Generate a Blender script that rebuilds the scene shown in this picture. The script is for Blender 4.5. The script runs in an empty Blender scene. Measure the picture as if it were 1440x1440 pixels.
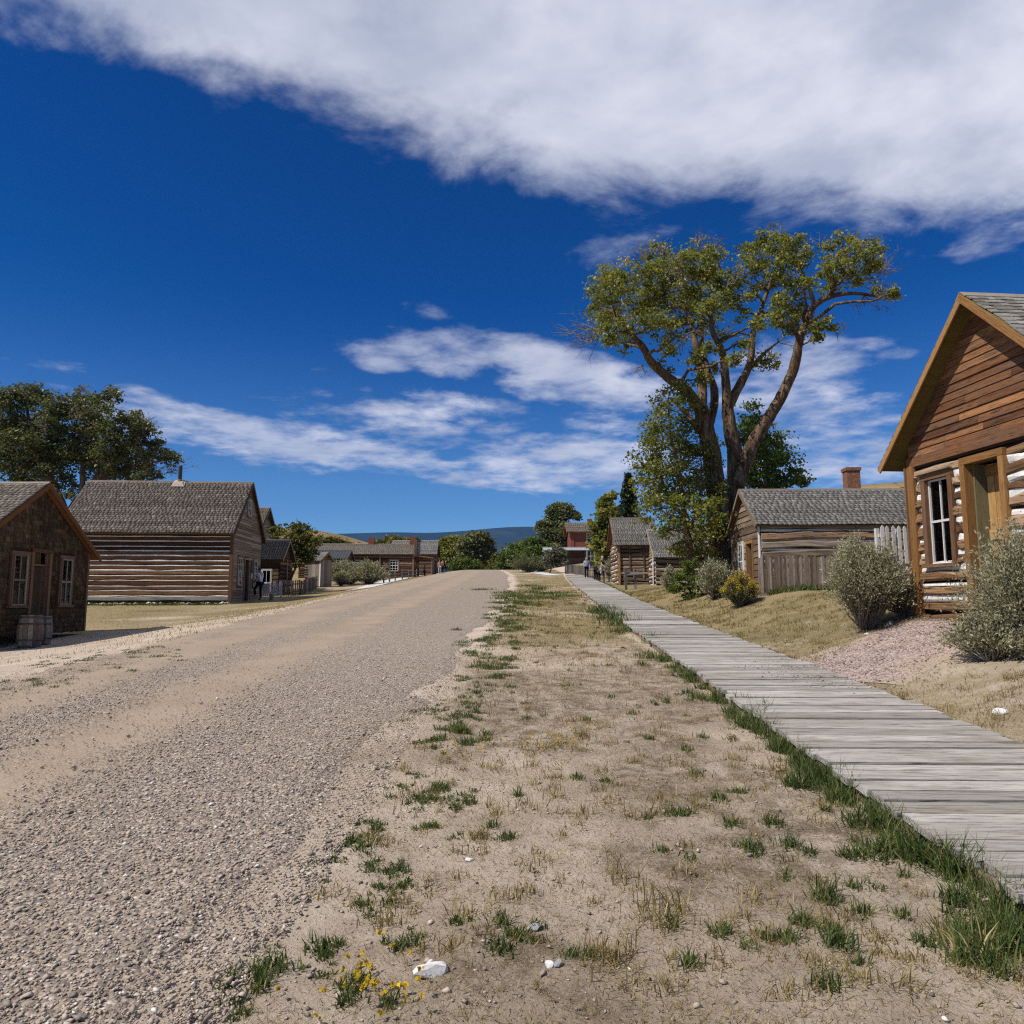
import bpy, bmesh, math, random
import numpy as np
from mathutils import Vector, Matrix, Euler

random.seed(7)
rng = np.random.default_rng(11)
SC = bpy.context.scene
COL = SC.collection

# ------------------------------------------------------------------ camera
FPX = 1050.0                                   # focal length in pixels of the 1440 px photograph
TH = math.atan(125 / FPX)                      # upward pitch
EYE = 1.65
cam_d = bpy.data.cameras.new('camera')
cam_d.sensor_width = 36
cam_d.lens = 36 * FPX / 1440
cam_d.clip_start = 0.05
cam_d.clip_end = 30000
cam = bpy.data.objects.new('camera', cam_d)
COL.objects.link(cam)
cam.location = (0, 0, EYE)
cam.rotation_euler = (math.pi / 2 + TH, 0, 0)
SC.camera = cam

# ------------------------------------------------------------------ sun
SUN_EL = math.radians(50)
SUN_H = Vector((-0.87, -0.49))
sv = Vector((SUN_H.x * math.cos(SUN_EL), SUN_H.y * math.cos(SUN_EL), math.sin(SUN_EL)))
sun_d = bpy.data.lights.new('sun', 'SUN')
sun_d.energy = 4.6
sun_d.angle = math.radians(0.5)
sun_d.color = (1.0, 0.94, 0.84)
sun = bpy.data.objects.new('sun', sun_d)
COL.objects.link(sun)
sun.rotation_euler = sv.to_track_quat('Z', 'Y').to_euler()

# ------------------------------------------------------------------ render look
SC.view_settings.view_transform = 'Standard'
SC.view_settings.look = 'None'
SC.view_settings.exposure = 0.2
SC.view_settings.gamma = 1.0
SC.view_settings.use_curve_mapping = False
SC.cycles.use_denoising = False
SC.cycles.filter_width = 1.2
SC.cycles.max_bounces = 5
SC.cycles.diffuse_bounces = 3
SC.cycles.glossy_bounces = 2
SC.cycles.transparent_max_bounces = 12


def ray(px, py):
    a = (px - 720) / FPX
    b = (720 - py) / FPX
    return a, math.cos(TH) - math.sin(TH) * b, math.sin(TH) + math.cos(TH) * b


def P(px, py, d):
    """world point seen at a photograph position, at a known distance d down the street"""
    a, y, z = ray(px, py)
    return Vector((a * d / y, d, EYE + z * d / y))


# ------------------------------------------------------------------ world: sky and clouds
class NG:
    """tiny helper to write node maths"""
    def __init__(self, tree):
        self.t = tree

    def n(self, typ, **kw):
        nd = self.t.nodes.new(typ)
        for k, v in kw.items():
            setattr(nd, k, v)
        return nd

    def sock(self, s, v):
        if hasattr(v, 'links') or isinstance(v, bpy.types.NodeSocket):
            self.t.links.new(v, s)
        else:
            s.default_value = v

    def m(self, op, a, b=0.0, c=0.0, clamp=False):
        nd = self.n('ShaderNodeMath', operation=op, use_clamp=clamp)
        self.sock(nd.inputs[0], a)
        self.sock(nd.inputs[1], b)
        self.sock(nd.inputs[2], c)
        return nd.outputs[0]

    def mul(self, *v):
        r = v[0]
        for q in v[1:]:
            r = self.m('MULTIPLY', r, q)
        return r

    def add(self, *v):
        r = v[0]
        for q in v[1:]:
            r = self.m('ADD', r, q)
        return r

    def sstep(self, x, lo, hi, a=0.0, b=1.0):
        nd = self.n('ShaderNodeMapRange', interpolation_type='SMOOTHSTEP')
        self.sock(nd.inputs[0], x)
        nd.inputs[1].default_value = lo
        nd.inputs[2].default_value = hi
        nd.inputs[3].default_value = a
        nd.inputs[4].default_value = b
        return nd.outputs[0]

    def lin(self, x, lo, hi, a=0.0, b=1.0):
        nd = self.n('ShaderNodeMapRange')
        self.sock(nd.inputs[0], x)
        nd.inputs[1].default_value = lo
        nd.inputs[2].default_value = hi
        nd.inputs[3].default_value = a
        nd.inputs[4].default_value = b
        return nd.outputs[0]

    def noise(self, vec, scale, detail=4.0, rough=0.5, dist=0.0, dims='3D'):
        nd = self.n('ShaderNodeTexNoise', noise_dimensions=dims)
        if vec is not None:
            self.t.links.new(vec, nd.inputs['Vector'])
        nd.inputs['Scale'].default_value = scale
        nd.inputs['Detail'].default_value = detail
        nd.inputs['Roughness'].default_value = rough
        nd.inputs['Distortion'].default_value = dist
        return nd.outputs['Fac']

    def mix(self, fac, a, b, blend='MIX'):
        nd = self.n('ShaderNodeMix', data_type='RGBA', blend_type=blend)
        self.sock(nd.inputs[0], fac)
        for s, v in ((nd.inputs[6], a), (nd.inputs[7], b)):
            if isinstance(v, tuple) and len(v) == 3:
                v = v + (1,)
            self.sock(s, v)
        return nd.outputs[2]

    def ramp(self, fac, stops):
        nd = self.n('ShaderNodeValToRGB')
        self.sock(nd.inputs[0], fac)
        e = nd.color_ramp.elements
        while len(e) < len(stops):
            e.new(0.5)
        for el, (p, c) in zip(e, stops):
            el.position = p
            el.color = (*c, 1) if len(c) == 3 else c
        return nd.outputs[0]

    def comb(self, x, y, z):
        nd = self.n('ShaderNodeCombineXYZ')
        for s, v in zip(nd.inputs, (x, y, z)):
            self.sock(s, v)
        return nd.outputs[0]


world = bpy.data.worlds.new('World')
SC.world = world
world.use_nodes = True
wt = world.node_tree
wt.nodes.clear()
w = NG(wt)
out = w.n('ShaderNodeOutputWorld')
sky = w.n('ShaderNodeTexSky', sky_type='NISHITA')
sky.sun_disc = False
sky.sun_elevation = SUN_EL
sky.sun_rotation = math.atan2(SUN_H.x, SUN_H.y)
sky.altitude = 1800
sky.air_density = 1.0
sky.dust_density = 0.3
sky.ozone_density = 2.5
# a polarising filter deepens the blue of the whole sky
hs = w.n('ShaderNodeHueSaturation')
hs.inputs['Hue'].default_value = 0.503
hs.inputs['Saturation'].default_value = 1.80
hs.inputs['Value'].default_value = 0.74
wt.links.new(sky.outputs[0], hs.inputs['Color'])
gm = w.n('ShaderNodeGamma')
gm.inputs[1].default_value = 1.28
wt.links.new(hs.outputs[0], gm.inputs[0])
bg = w.n('ShaderNodeBackground')
bg.inputs[1].default_value = 0.070
# paler air towards the horizon, where the filter has little effect
_sz = w.n('ShaderNodeSeparateXYZ')
_tc = w.n('ShaderNodeTexCoord')
wt.links.new(_tc.outputs['Generated'], _sz.inputs[0])
pale = w.mix(1.0, sky.outputs[0], (0.78, 1.12, 1.34), 'MULTIPLY')
skyc = w.mix(w.sstep(_sz.outputs[2], 0.0, 0.40), pale, gm.outputs[0])
wt.links.new(skyc, bg.inputs[0])
BANK_OFF = (-8.2, -6.1)
# cloud sheet: density from noise on a flat layer overhead plus the places where the banks lie
tc = w.n('ShaderNodeTexCoord')
sp = w.n('ShaderNodeSeparateXYZ')
wt.links.new(tc.outputs['Generated'], sp.inputs[0])
X, Y, Z = sp.outputs
zz = w.m('MAXIMUM', w.m('ADD', Z, 0.09), 0.03)
U = w.m('DIVIDE', X, zz)
V = w.m('DIVIDE', Y, zz)
az = w.m('ARCTAN2', X, Y)
el = w.m('ARCSINE', Z)
pl = w.comb(U, V, 0.0)


def azel(px, py):
    v = Vector(ray(px, py)).normalized()
    return math.atan2(v.x, v.y), math.asin(v.z)


plb = w.comb(w.m('ADD', U, BANK_OFF[0]), w.m('ADD', V, BANK_OFF[1]), 0.0)
n1 = w.noise(plb, 1.15, 9, 0.56, 0.25)
n2 = w.noise(pl, 3.4, 8, 0.6, 0.2)
n3 = w.noise(plb, 0.55, 3, 0.5)
# the long bank across the top: everything above a slanting, ragged line
a0, e0 = azel(60, 62)
a1, e1 = azel(1300, 318)
k = (e1 - e0) / (a1 - a0)
bank = w.m('SUBTRACT', el, w.m('MULTIPLY_ADD', az, k, e0 - k * a0))
bank = w.m('ADD', bank, w.m('MULTIPLY_ADD', n3, 0.10, -0.05))
bank = w.m('ADD', bank, w.m('MULTIPLY_ADD', w.noise(plb, 2.3, 7, 0.6, 0.4), 0.30, -0.15))
bankm = w.sstep(bank, -0.09, 0.13)
bankm = w.m('MULTIPLY', bankm, w.sstep(Y, -0.4, 0.2))
ells = [  # px, py, half width, half height, tilt (px per px), weight
    (340, 612, 215, 30, 0.14, 1.0), (470, 628, 150, 26, 0.12, .9), (600, 590, 130, 40, 0.0, .75),
    (640, 500, 120, 30, 0.10, .95), (790, 525, 150, 40, 0.22, 1.0), (560, 500, 70, 22, 0, .8),
    (800, 650, 150, 40, 0.0, .95), (700, 672, 110, 20, 0.1, .8), (860, 610, 80, 40, 0, .7),
    (1110, 540, 110, 60, 0.0, .85), (1170, 590, 120, 40, 0, .7), (1170, 650, 150, 32, 0, .85),
    (1255, 502, 40, 12, 0, .5), (590, 438, 40, 13, .1, .5), (1358, 358, 26, 14, -.4, .5),
    (450, 522, 24, 7, 0, .5), (420, 575, 110, 28, 0, .45), (1200, 487, 60, 12, 0, .55),
    (60, 515, 80, 22, 0.1, .4), (950, 690, 120, 20, 0, .6)]
tot = None
for (px, py, hw, hh, tl, wt_) in ells:
    ca, ce = azel(px, py)
    ra = (azel(px + hw, py)[0] - azel(px - hw, py)[0]) / 2
    re_ = (azel(px, py - hh)[1] - azel(px, py + hh)[1]) / 2
    da = w.m('SUBTRACT', az, ca)
    de = w.m('SUBTRACT', el, ce)
    de = w.m('MULTIPLY_ADD', da, tl, de)
    q = w.m('ADD', w.m('POWER', w.m('ABSOLUTE', w.m('DIVIDE', da, ra)), 2.0),
            w.m('POWER', w.m('ABSOLUTE', w.m('DIVIDE', de, re_)), 2.0))
    g = w.m('MULTIPLY', w.sstep(q, 0.0, 2.6, 1.0, 0.0), wt_)
    tot = g if tot is None else w.m('MAXIMUM', tot, g)
low = w.add(w.mul(tot, 0.66), w.mul(w.m('SUBTRACT', n2, 0.5), 1.15), w.mul(w.m('SUBTRACT', w.noise(pl, 8.0, 6, 0.6), 0.5), 0.65))
lowa = w.m('MULTIPLY', w.sstep(low, 0.24, 0.80), 0.88)
lowa = w.m('MULTIPLY', lowa, w.sstep(tot, 0.0, 0.35))
top = w.add(w.mul(bankm, 1.0), w.mul(w.m('SUBTRACT', n1, 0.5), 0.8), w.mul(w.m('SUBTRACT', n2, 0.5), 0.9))
topa = w.m('MULTIPLY', w.sstep(top, 0.30, 0.98), 0.97)
alpha = w.m('MAXIMUM', lowa, topa, clamp=True)
dark = w.sstep(w.noise(plb, 1.9, 5, 0.55, 0.3), 0.36, 0.68)
ccol = w.mix(dark, (0.47, 0.51, 0.63), (0.80, 0.81, 0.88))
bgc = w.n('ShaderNodeBackground')
bgc.inputs[1].default_value = 0.92
wt.links.new(ccol, bgc.inputs[0])
mx = w.n('ShaderNodeMixShader')
wt.links.new(alpha, mx.inputs[0])
wt.links.new(bg.outputs[0], mx.inputs[1])
wt.links.new(bgc.outputs[0], mx.inputs[2])
wt.links.new(mx.outputs[0], out.inputs[0])
world.cycles.sampling_method = 'MANUAL'
world.cycles.sample_map_resolution = 512

# ------------------------------------------------------------------ materials
MATS = {}


def mat_base(name, rough=0.85, spec=0.2):
    m = bpy.data.materials.new(name)
    m.use_nodes = True
    t = m.node_tree
    t.nodes.clear()
    g = NG(t)
    o = g.n('ShaderNodeOutputMaterial')
    b = g.n('ShaderNodeBsdfPrincipled')
    b.inputs['Roughness'].default_value = rough
    b.inputs['Specular IOR Level'].default_value = spec
    t.links.new(b.outputs[0], o.inputs[0])
    MATS[name] = m
    return m, g, b, o


def bump(g, b, h, strength=0.4, dist=0.01):
    n = g.n('ShaderNodeBump')
    n.inputs['Strength'].default_value = strength
    n.inputs['Distance'].default_value = dist
    g.t.links.new(h, n.inputs['Height'])
    g.t.links.new(n.outputs[0], b.inputs['Normal'])


def wood(name, stops, grain=(1.2, 16, 16), bstr=0.5, rough=0.85, crack=0.5, attr=False, bdist=0.012, patch=None):
    """weathered wood, grain along the piece's own X axis; every piece has its own tone"""
    m, g, b, o = mat_base(name, rough, 0.15)
    tc = g.n('ShaderNodeTexCoord')
    oi = g.n('ShaderNodeObjectInfo')
    rnd = oi.outputs['Random']
    mp = g.n('ShaderNodeMapping')
    g.t.links.new(tc.outputs['Object'], mp.inputs[0])
    mp.inputs['Scale'].default_value = grain
    off = g.comb(g.mul(rnd, 61.0), g.mul(rnd, 37.0), g.mul(rnd, 91.0))
    g.t.links.new(off, mp.inputs['Location'])
    v = mp.outputs[0]
    a = g.noise(v, 1.0, 6, 0.62, 0.6)
    c = g.noise(v, 3.2, 4, 0.6, 0.2)
    if attr:
        at = g.n('ShaderNodeAttribute', attribute_name='rnd')
        tone = at.outputs['Fac']
    else:
        tone = rnd
    f = g.add(g.mul(a, 0.62), g.mul(tone, 0.52), -0.07)
    col = g.ramp(f, stops)
    if patch:
        big = g.n('ShaderNodeMapping')
        g.t.links.new(tc.outputs['Object'], big.inputs[0])
        g.t.links.new(off, big.inputs['Location'])
        big.inputs['Scale'].default_value = (0.8, 3, 3)
        pn = g.noise(big.outputs[0], 1.3, 5, 0.6, 0.4)
        col = g.mix(g.mul(g.sstep(pn, 0.45, 0.68), 0.8), col, patch)
    ck = g.sstep(c, 0.30, 0.44)
    col = g.mix(g.mul(g.m('SUBTRACT', 1.0, ck), crack), col, (0.018, 0.013, 0.01))
    g.t.links.new(col, b.inputs['Base Color'])
    bump(g, b, g.add(g.mul(a, 0.5), g.mul(ck, 0.8)), bstr, bdist)
    return m


def plain(name, col, rough=0.8, spec=0.2, var=0.25, scale=8.0, bstr=0.2, bdist=0.01, metal=0.0):
    m, g, b, o = mat_base(name, rough, spec)
    tc = g.n('ShaderNodeTexCoord')
    nz = g.noise(tc.outputs['Object'], scale, 6, 0.6)
    c2 = tuple(max(0, x * (1 - var)) for x in col)
    c3 = tuple(min(1, x * (1 + var)) for x in col)
    g.t.links.new(g.mix(g.lin(nz, 0.3, 0.7), c2, c3), b.inputs['Base Color'])
    b.inputs['Metallic'].default_value = metal
    bump(g, b, nz, bstr, bdist)
    return m


def leafmat(name, stops, trans=0.35, rough=0.5):
    m = bpy.data.materials.new(name)
    m.use_nodes = True
    t = m.node_tree
    t.nodes.clear()
    g = NG(t)
    o = g.n('ShaderNodeOutputMaterial')
    at = g.n('ShaderNodeAttribute', attribute_name='rnd')
    col = g.ramp(at.outputs['Fac'], stops)
    d = g.n('ShaderNodeBsdfPrincipled')
    d.inputs['Roughness'].default_value = rough
    d.inputs['Specular IOR Level'].default_value = 0.25
    tr = g.n('ShaderNodeBsdfTranslucent')
    t.links.new(col, d.inputs['Base Color'])
    t.links.new(g.mix(1.0, col, (1.1, 1.15, 0.55), 'MULTIPLY'), tr.inputs[0])
    mx = g.n('ShaderNodeMixShader')
    mx.inputs[0].default_value = trans
    t.links.new(d.outputs[0], mx.inputs[1])
    t.links.new(tr.outputs[0], mx.inputs[2])
    t.links.new(mx.outputs[0], o.inputs[0])
    MATS[name] = m
    return m


wood('log_orange', [(0.0, (0.020, 0.010, 0.006)), (0.35, (0.070, 0.030, 0.013)), (0.62, (0.155, 0.070, 0.027)), (0.85, (0.25, 0.14, 0.065)), (1, (0.34, 0.25, 0.16))], (0.9, 13, 13), 0.9, crack=0.8, bdist=0.02)
wood('log_brown', [(0.0, (0.030, 0.017, 0.010)), (0.32, (0.125, 0.066, 0.034)), (0.58, (0.26, 0.15, 0.078)), (0.82, (0.38, 0.27, 0.175)), (1, (0.50, 0.42, 0.33))], (0.7, 12, 12), 1.0, crack=0.9, bdist=0.03)
wood('log_grey', [(0.0, (0.035, 0.025, 0.018)), (0.35, (0.13, 0.09, 0.058)), (0.62, (0.26, 0.20, 0.145)), (0.85, (0.36, 0.31, 0.25)), (1, (0.45, 0.41, 0.36))], (0.7, 12, 12), 0.7, crack=0.7)
wood('log_dark', [(0.0, (0.02, 0.012, 0.008)), (0.4, (0.075, 0.04, 0.024)), (0.7, (0.16, 0.09, 0.055)), (1, (0.27, 0.19, 0.14))], (0.5, 8, 8), 0.5)
wood('board_red', [(0.0, (0.024, 0.011, 0.007)), (0.28, (0.092, 0.040, 0.020)), (0.55, (0.20, 0.092, 0.042)), (0.8, (0.34, 0.165, 0.070)), (1, (0.46, 0.29, 0.17))], (1.2, 26, 26), 0.9, crack=0.85, patch=(0.14, 0.085, 0.056), bdist=0.016)
wood('board_grey', [(0.0, (0.06, 0.046, 0.036)), (0.35, (0.17, 0.135, 0.105)), (0.65, (0.27, 0.225, 0.18)), (1, (0.38, 0.34, 0.29))], (1.5, 24, 24), 0.5, crack=0.6)
wood('board_tan', [(0.0, (0.05, 0.034, 0.022)), (0.35, (0.17, 0.125, 0.085)), (0.65, (0.29, 0.225, 0.16)), (1, (0.42, 0.36, 0.29))], (1.2, 18, 18), 0.5, crack=0.5)
wood('trim_orange', [(0.0, (0.09, 0.04, 0.015)), (0.4, (0.23, 0.115, 0.04)), (0.7, (0.34, 0.19, 0.075)), (1, (0.42, 0.29, 0.16))], (2.0, 30, 30), 0.5, crack=0.7)
wood('trim_brown', [(0.0, (0.045, 0.022, 0.012)), (0.4, (0.12, 0.062, 0.033)), (0.7, (0.20, 0.115, 0.065)), (1, (0.30, 0.21, 0.14))], (2.0, 30, 30), 0.5, crack=0.6)
wood('soffit_olive', [(0.0, (0.08, 0.058, 0.016)), (0.5, (0.135, 0.10, 0.030)), (1, (0.19, 0.145, 0.05))], (1.0, 14, 14), 0.3, crack=0.35)
wood('soffit_orange', [(0.0, (0.10, 0.042, 0.014)), (0.5, (0.19, 0.082, 0.028)), (1, (0.27, 0.13, 0.05))], (1.0, 14, 14), 0.3, crack=0.35)
wood('paint_white', [(0.0, (0.34, 0.31, 0.27)), (0.5, (0.55, 0.53, 0.50)), (1, (0.68, 0.67, 0.65))], (2.0, 30, 30), 0.3, crack=0.3)
wood('picket', [(0.0, (0.035, 0.024, 0.018)), (0.3, (0.10, 0.07, 0.05)), (0.6, (0.20, 0.155, 0.118)), (0.85, (0.34, 0.30, 0.26)), (1, (0.5, 0.47, 0.44))], (2.0, 26, 26), 0.5, crack=0.5)
wood('plank', [(0.0, (0.17, 0.152, 0.132)), (0.3, (0.30, 0.275, 0.245)), (0.6, (0.42, 0.392, 0.355)), (1, (0.55, 0.52, 0.48))], (1.1, 34, 34), 0.8, crack=0.75, bdist=0.009, patch=(0.25, 0.215, 0.175))
wood('stringer', [(0.0, (0.08, 0.055, 0.035)), (0.4, (0.20, 0.145, 0.095)), (1, (0.34, 0.27, 0.20))], (1.2, 26, 26), 0.5)
wood('post_grey', [(0.0, (0.05, 0.045, 0.04)), (0.5, (0.13, 0.118, 0.105)), (1, (0.24, 0.225, 0.205))], (2.0, 26, 26), 0.5)
wood('door_gold', [(0.0, (0.10, 0.045, 0.014)), (0.35, (0.25, 0.13, 0.04)), (0.65, (0.40, 0.235, 0.09)), (1, (0.50, 0.36, 0.19))], (2.2, 26, 26), 0.5, crack=0.6)
wood('door_dark', [(0.0, (0.03, 0.02, 0.014)), (0.5, (0.085, 0.056, 0.036)), (1, (0.15, 0.105, 0.07))], (2.0, 26, 26), 0.4)
wood('jamb_green', [(0.0, (0.10, 0.085, 0.045)), (0.5, (0.17, 0.15, 0.085)), (1, (0.25, 0.225, 0.14))], (2.0, 22, 22), 0.4)
SH_G = [(0.0, (0.070, 0.064, 0.056)), (0.35, (0.16, 0.148, 0.13)), (0.65, (0.255, 0.24, 0.215)), (1, (0.42, 0.40, 0.37))]
SH_B = [(0.0, (0.055, 0.042, 0.032)), (0.35, (0.13, 0.105, 0.084)), (0.65, (0.22, 0.19, 0.155)), (1, (0.40, 0.36, 0.31))]
SH_D = [(0.0, (0.020, 0.015, 0.011)), (0.35, (0.055, 0.037, 0.023)), (0.7, (0.13, 0.088, 0.052)), (1, (0.27, 0.205, 0.14))]
wood('shingle_grey', SH_G, (4, 4, 4), 0.15, crack=0.12, attr=True)
wood('shingle_brown', SH_B, (4, 4, 4), 0.15, crack=0.12, attr=True)
wood('shingle_wall', SH_D, (4, 4, 4), 0.15, crack=0.12, attr=True)
wood('shingle_black', [(0.0, (0.010, 0.010, 0.011)), (0.5, (0.025, 0.025, 0.028)), (1, (0.06, 0.06, 0.065))], (4, 4, 4), 0.15, crack=0.12, attr=True)
wood('shingle_piece', SH_G, (10, 30, 10), 0.6, crack=0.5)
plain('chink', (0.66, 0.645, 0.61), 0.9, 0.1, 0.22, 9, 0.6, 0.02)
plain('inner', (0.05, 0.038, 0.028), 0.95, 0.05)
plain('chimney_stone', (0.20, 0.10, 0.06), 0.9, 0.1, 0.5, 7, 0.6, 0.03)
plain('iron', (0.06, 0.062, 0.066), 0.6, 0.4, 0.3, 9)
plain('rust', (0.20, 0.075, 0.03), 0.8, 0.2, 0.4, 14)
plain('tin_roof', (0.40, 0.42, 0.44), 0.45, 0.5, 0.15, 3, 0.1, 0.01, 0.4)
plain('tar_roof', (0.055, 0.060, 0.068), 0.85, 0.2, 0.2, 2)
plain('rock_white', (0.66, 0.64, 0.61), 0.8, 0.2, 0.15, 22, 0.6, 0.01)
plain('rock_grey', (0.27, 0.27, 0.275), 0.85, 0.2, 0.25, 22, 0.6, 0.01)
plain('rock_tan', (0.40, 0.34, 0.28), 0.85, 0.2, 0.25, 12, 0.6, 0.02)
plain('blind', (0.62, 0.58, 0.48), 0.9, 0.1, 0.1, 4)
plain('stone_trim', (0.42, 0.32, 0.24), 0.85, 0.1, 0.15)
plain('sign_white', (0.66, 0.66, 0.63), 0.7, 0.2, 0.1)
plain('concrete_pale', (0.56, 0.545, 0.52), 0.9, 0.1, 0.12, 3)
plain('skin', (0.42, 0.24, 0.16), 0.6, 0.3, 0.06)
plain('hair_dark', (0.025, 0.018, 0.013), 0.6, 0.3, 0.3, 40)
plain('hair_grey', (0.36, 0.34, 0.32), 0.6, 0.3, 0.2, 40)
plain('hair_blond', (0.38, 0.24, 0.10), 0.6, 0.3, 0.2, 40)
plain('cloth_white', (0.66, 0.67, 0.74), 0.9, 0.1, 0.06, 6)
plain('cloth_black', (0.012, 0.012, 0.016), 0.9, 0.1, 0.3, 6)
plain('cloth_green', (0.030, 0.060, 0.042), 0.9, 0.1, 0.2, 6)
plain('cloth_khaki', (0.52, 0.47, 0.40), 0.9, 0.1, 0.1, 6)
plain('cloth_denim', (0.045, 0.085, 0.17), 0.9, 0.1, 0.2, 6)
plain('cloth_lightblue', (0.20, 0.30, 0.48), 0.9, 0.1, 0.2, 6)
plain('cloth_yellow', (0.55, 0.44, 0.20), 0.9, 0.1, 0.2, 6)
plain('cloth_pink', (0.55, 0.30, 0.28), 0.9, 0.1, 0.2, 6)
plain('bag_tan', (0.30, 0.17, 0.075), 0.8, 0.2, 0.2, 8)
plain('shoe', (0.25, 0.24, 0.23), 0.8, 0.2, 0.2, 8)
plain('fur_black', (0.010, 0.010, 0.011), 0.7, 0.2, 0.3, 30)


def glass_mat():
    m = bpy.data.materials.new('window_glass')
    m.use_nodes = True
    t = m.node_tree
    t.nodes.clear()
    g = NG(t)
    o = g.n('ShaderNodeOutputMaterial')
    fr = g.n('ShaderNodeFresnel')
    fr.inputs[0].default_value = 1.35
    tr = g.n('ShaderNodeBsdfTransparent')
    tr.inputs[0].default_value = (0.75, 0.78, 0.76, 1)
    gl = g.n('ShaderNodeBsdfGlossy')
    gl.inputs['Roughness'].default_value = 0.03
    mx = g.n('ShaderNodeMixShader')
    t.links.new(fr.outputs[0], mx.inputs[0])
    t.links.new(tr.outputs[0], mx.inputs[1])
    t.links.new(gl.outputs[0], mx.inputs[2])
    t.links.new(mx.outputs[0], o.inputs[0])
    MATS['glass'] = m


glass_mat()


def brick_mat():
    m, g, b, o = mat_base('brick_red', 0.9, 0.1)
    tc = g.n('ShaderNodeTexCoord')
    sx = g.n('ShaderNodeSeparateXYZ')
    g.t.links.new(tc.outputs['Object'], sx.inputs[0])
    v = g.comb(g.m('ADD', sx.outputs[0], sx.outputs[1]), sx.outputs[2], 0.0)
    br = g.n('ShaderNodeTexBrick')
    g.t.links.new(v, br.inputs['Vector'])
    br.inputs['Scale'].default_value = 1.0
    br.inputs['Brick Width'].default_value = 0.42
    br.inputs['Row Height'].default_value = 0.15
    br.inputs['Mortar Size'].default_value = 0.012
    br.inputs['Color1'].default_value = (0.23, 0.062, 0.036, 1)
    br.inputs['Color2'].default_value = (0.15, 0.040, 0.026, 1)
    br.inputs['Mortar'].default_value = (0.24, 0.14, 0.105, 1)
    nz = g.noise(tc.outputs['Object'], 0.8, 5, 0.6)
    c = g.mix(g.lin(nz, 0.3, 0.7, 0.0, 0.35), br.outputs['Color'], (0.26, 0.09, 0.06))
    g.t.links.new(c, b.inputs['Base Color'])


brick_mat()
BARK = [(0.0, (0.020, 0.013, 0.009)), (0.4, (0.095, 0.060, 0.038)), (0.7, (0.21, 0.145, 0.095)), (1, (0.36, 0.29, 0.22))]


def bark_mat(name, stops, scale):
    m, g, b, o = mat_base(name, 0.95, 0.1)
    tc = g.n('ShaderNodeTexCoord')
    mp = g.n('ShaderNodeMapping')
    g.t.links.new(tc.outputs['Object'], mp.inputs[0])
    mp.inputs['Scale'].default_value = (1, 1, 0.22)
    a = g.noise(mp.outputs[0], scale, 6, 0.65, 0.8)
    g.t.links.new(g.ramp(g.lin(a, 0.25, 0.75), stops), b.inputs['Base Color'])
    bump(g, b, a, 1.0, 0.12)


bark_mat('bark', BARK, 6.0)
bark_mat('bark_pale', [(0.0, (0.08, 0.065, 0.05)), (0.5, (0.20, 0.17, 0.14)), (1, (0.36, 0.33, 0.29))], 6.0)
leafmat('leaf_cottonwood', [(0.0, (0.070, 0.082, 0.016)), (0.4, (0.165, 0.178, 0.036)), (0.75, (0.27, 0.265, 0.062)), (0.95, (0.38, 0.315, 0.09)), (1, (0.50, 0.38, 0.12))], 0.4, 0.42)
leafmat('leaf_dark', [(0.0, (0.055, 0.064, 0.022)), (0.5, (0.128, 0.138, 0.050)), (0.85, (0.215, 0.215, 0.088)), (1, (0.31, 0.28, 0.14))], 0.3, 0.45)
leafmat('leaf_green', [(0.0, (0.045, 0.075, 0.014)), (0.5, (0.10, 0.145, 0.028)), (1, (0.175, 0.21, 0.05))])
leafmat('leaf_bright', [(0.0, (0.06, 0.09, 0.012)), (0.5, (0.105, 0.145, 0.018)), (1, (0.17, 0.19, 0.03))])
leafmat('leaf_yellow', [(0.0, (0.16, 0.12, 0.015)), (0.5, (0.32, 0.24, 0.02)), (1, (0.48, 0.36, 0.03))])
leafmat('leaf_autumn', [(0.0, (0.055, 0.065, 0.014)), (0.5, (0.14, 0.135, 0.028)), (0.8, (0.23, 0.18, 0.04)), (1, (0.32, 0.22, 0.05))])
leafmat('leaf_conifer', [(0.0, (0.010, 0.018, 0.006)), (0.6, (0.028, 0.042, 0.012)), (1, (0.06, 0.075, 0.02))], 0.15)
leafmat('leaf_silver', [(0.0, (0.085, 0.085, 0.055)), (0.5, (0.155, 0.155, 0.105)), (1, (0.25, 0.245, 0.18))], 0.25)
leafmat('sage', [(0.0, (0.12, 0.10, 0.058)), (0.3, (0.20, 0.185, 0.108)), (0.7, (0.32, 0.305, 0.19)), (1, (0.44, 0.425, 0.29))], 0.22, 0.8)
leafmat('rabbit_leaf', [(0.0, (0.06, 0.065, 0.03)), (0.5, (0.12, 0.13, 0.055)), (1, (0.20, 0.20, 0.10))], 0.25, 0.8)
leafmat('flower_yellow', [(0.0, (0.30, 0.18, 0.010)), (0.5, (0.46, 0.30, 0.016)), (1, (0.62, 0.44, 0.03))], 0.2, 0.8)
leafmat('grass_green', [(0.0, (0.034, 0.056, 0.016)), (0.45, (0.085, 0.12, 0.032)), (0.7, (0.15, 0.17, 0.055)), (0.88, (0.30, 0.25, 0.11)), (1, (0.42, 0.34, 0.17))], 0.3)
leafmat('grass_dry', [(0.0, (0.10, 0.075, 0.030)), (0.4, (0.22, 0.165, 0.062)), (0.8, (0.34, 0.26, 0.11)), (1, (0.44, 0.36, 0.18))], 0.25)
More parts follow.
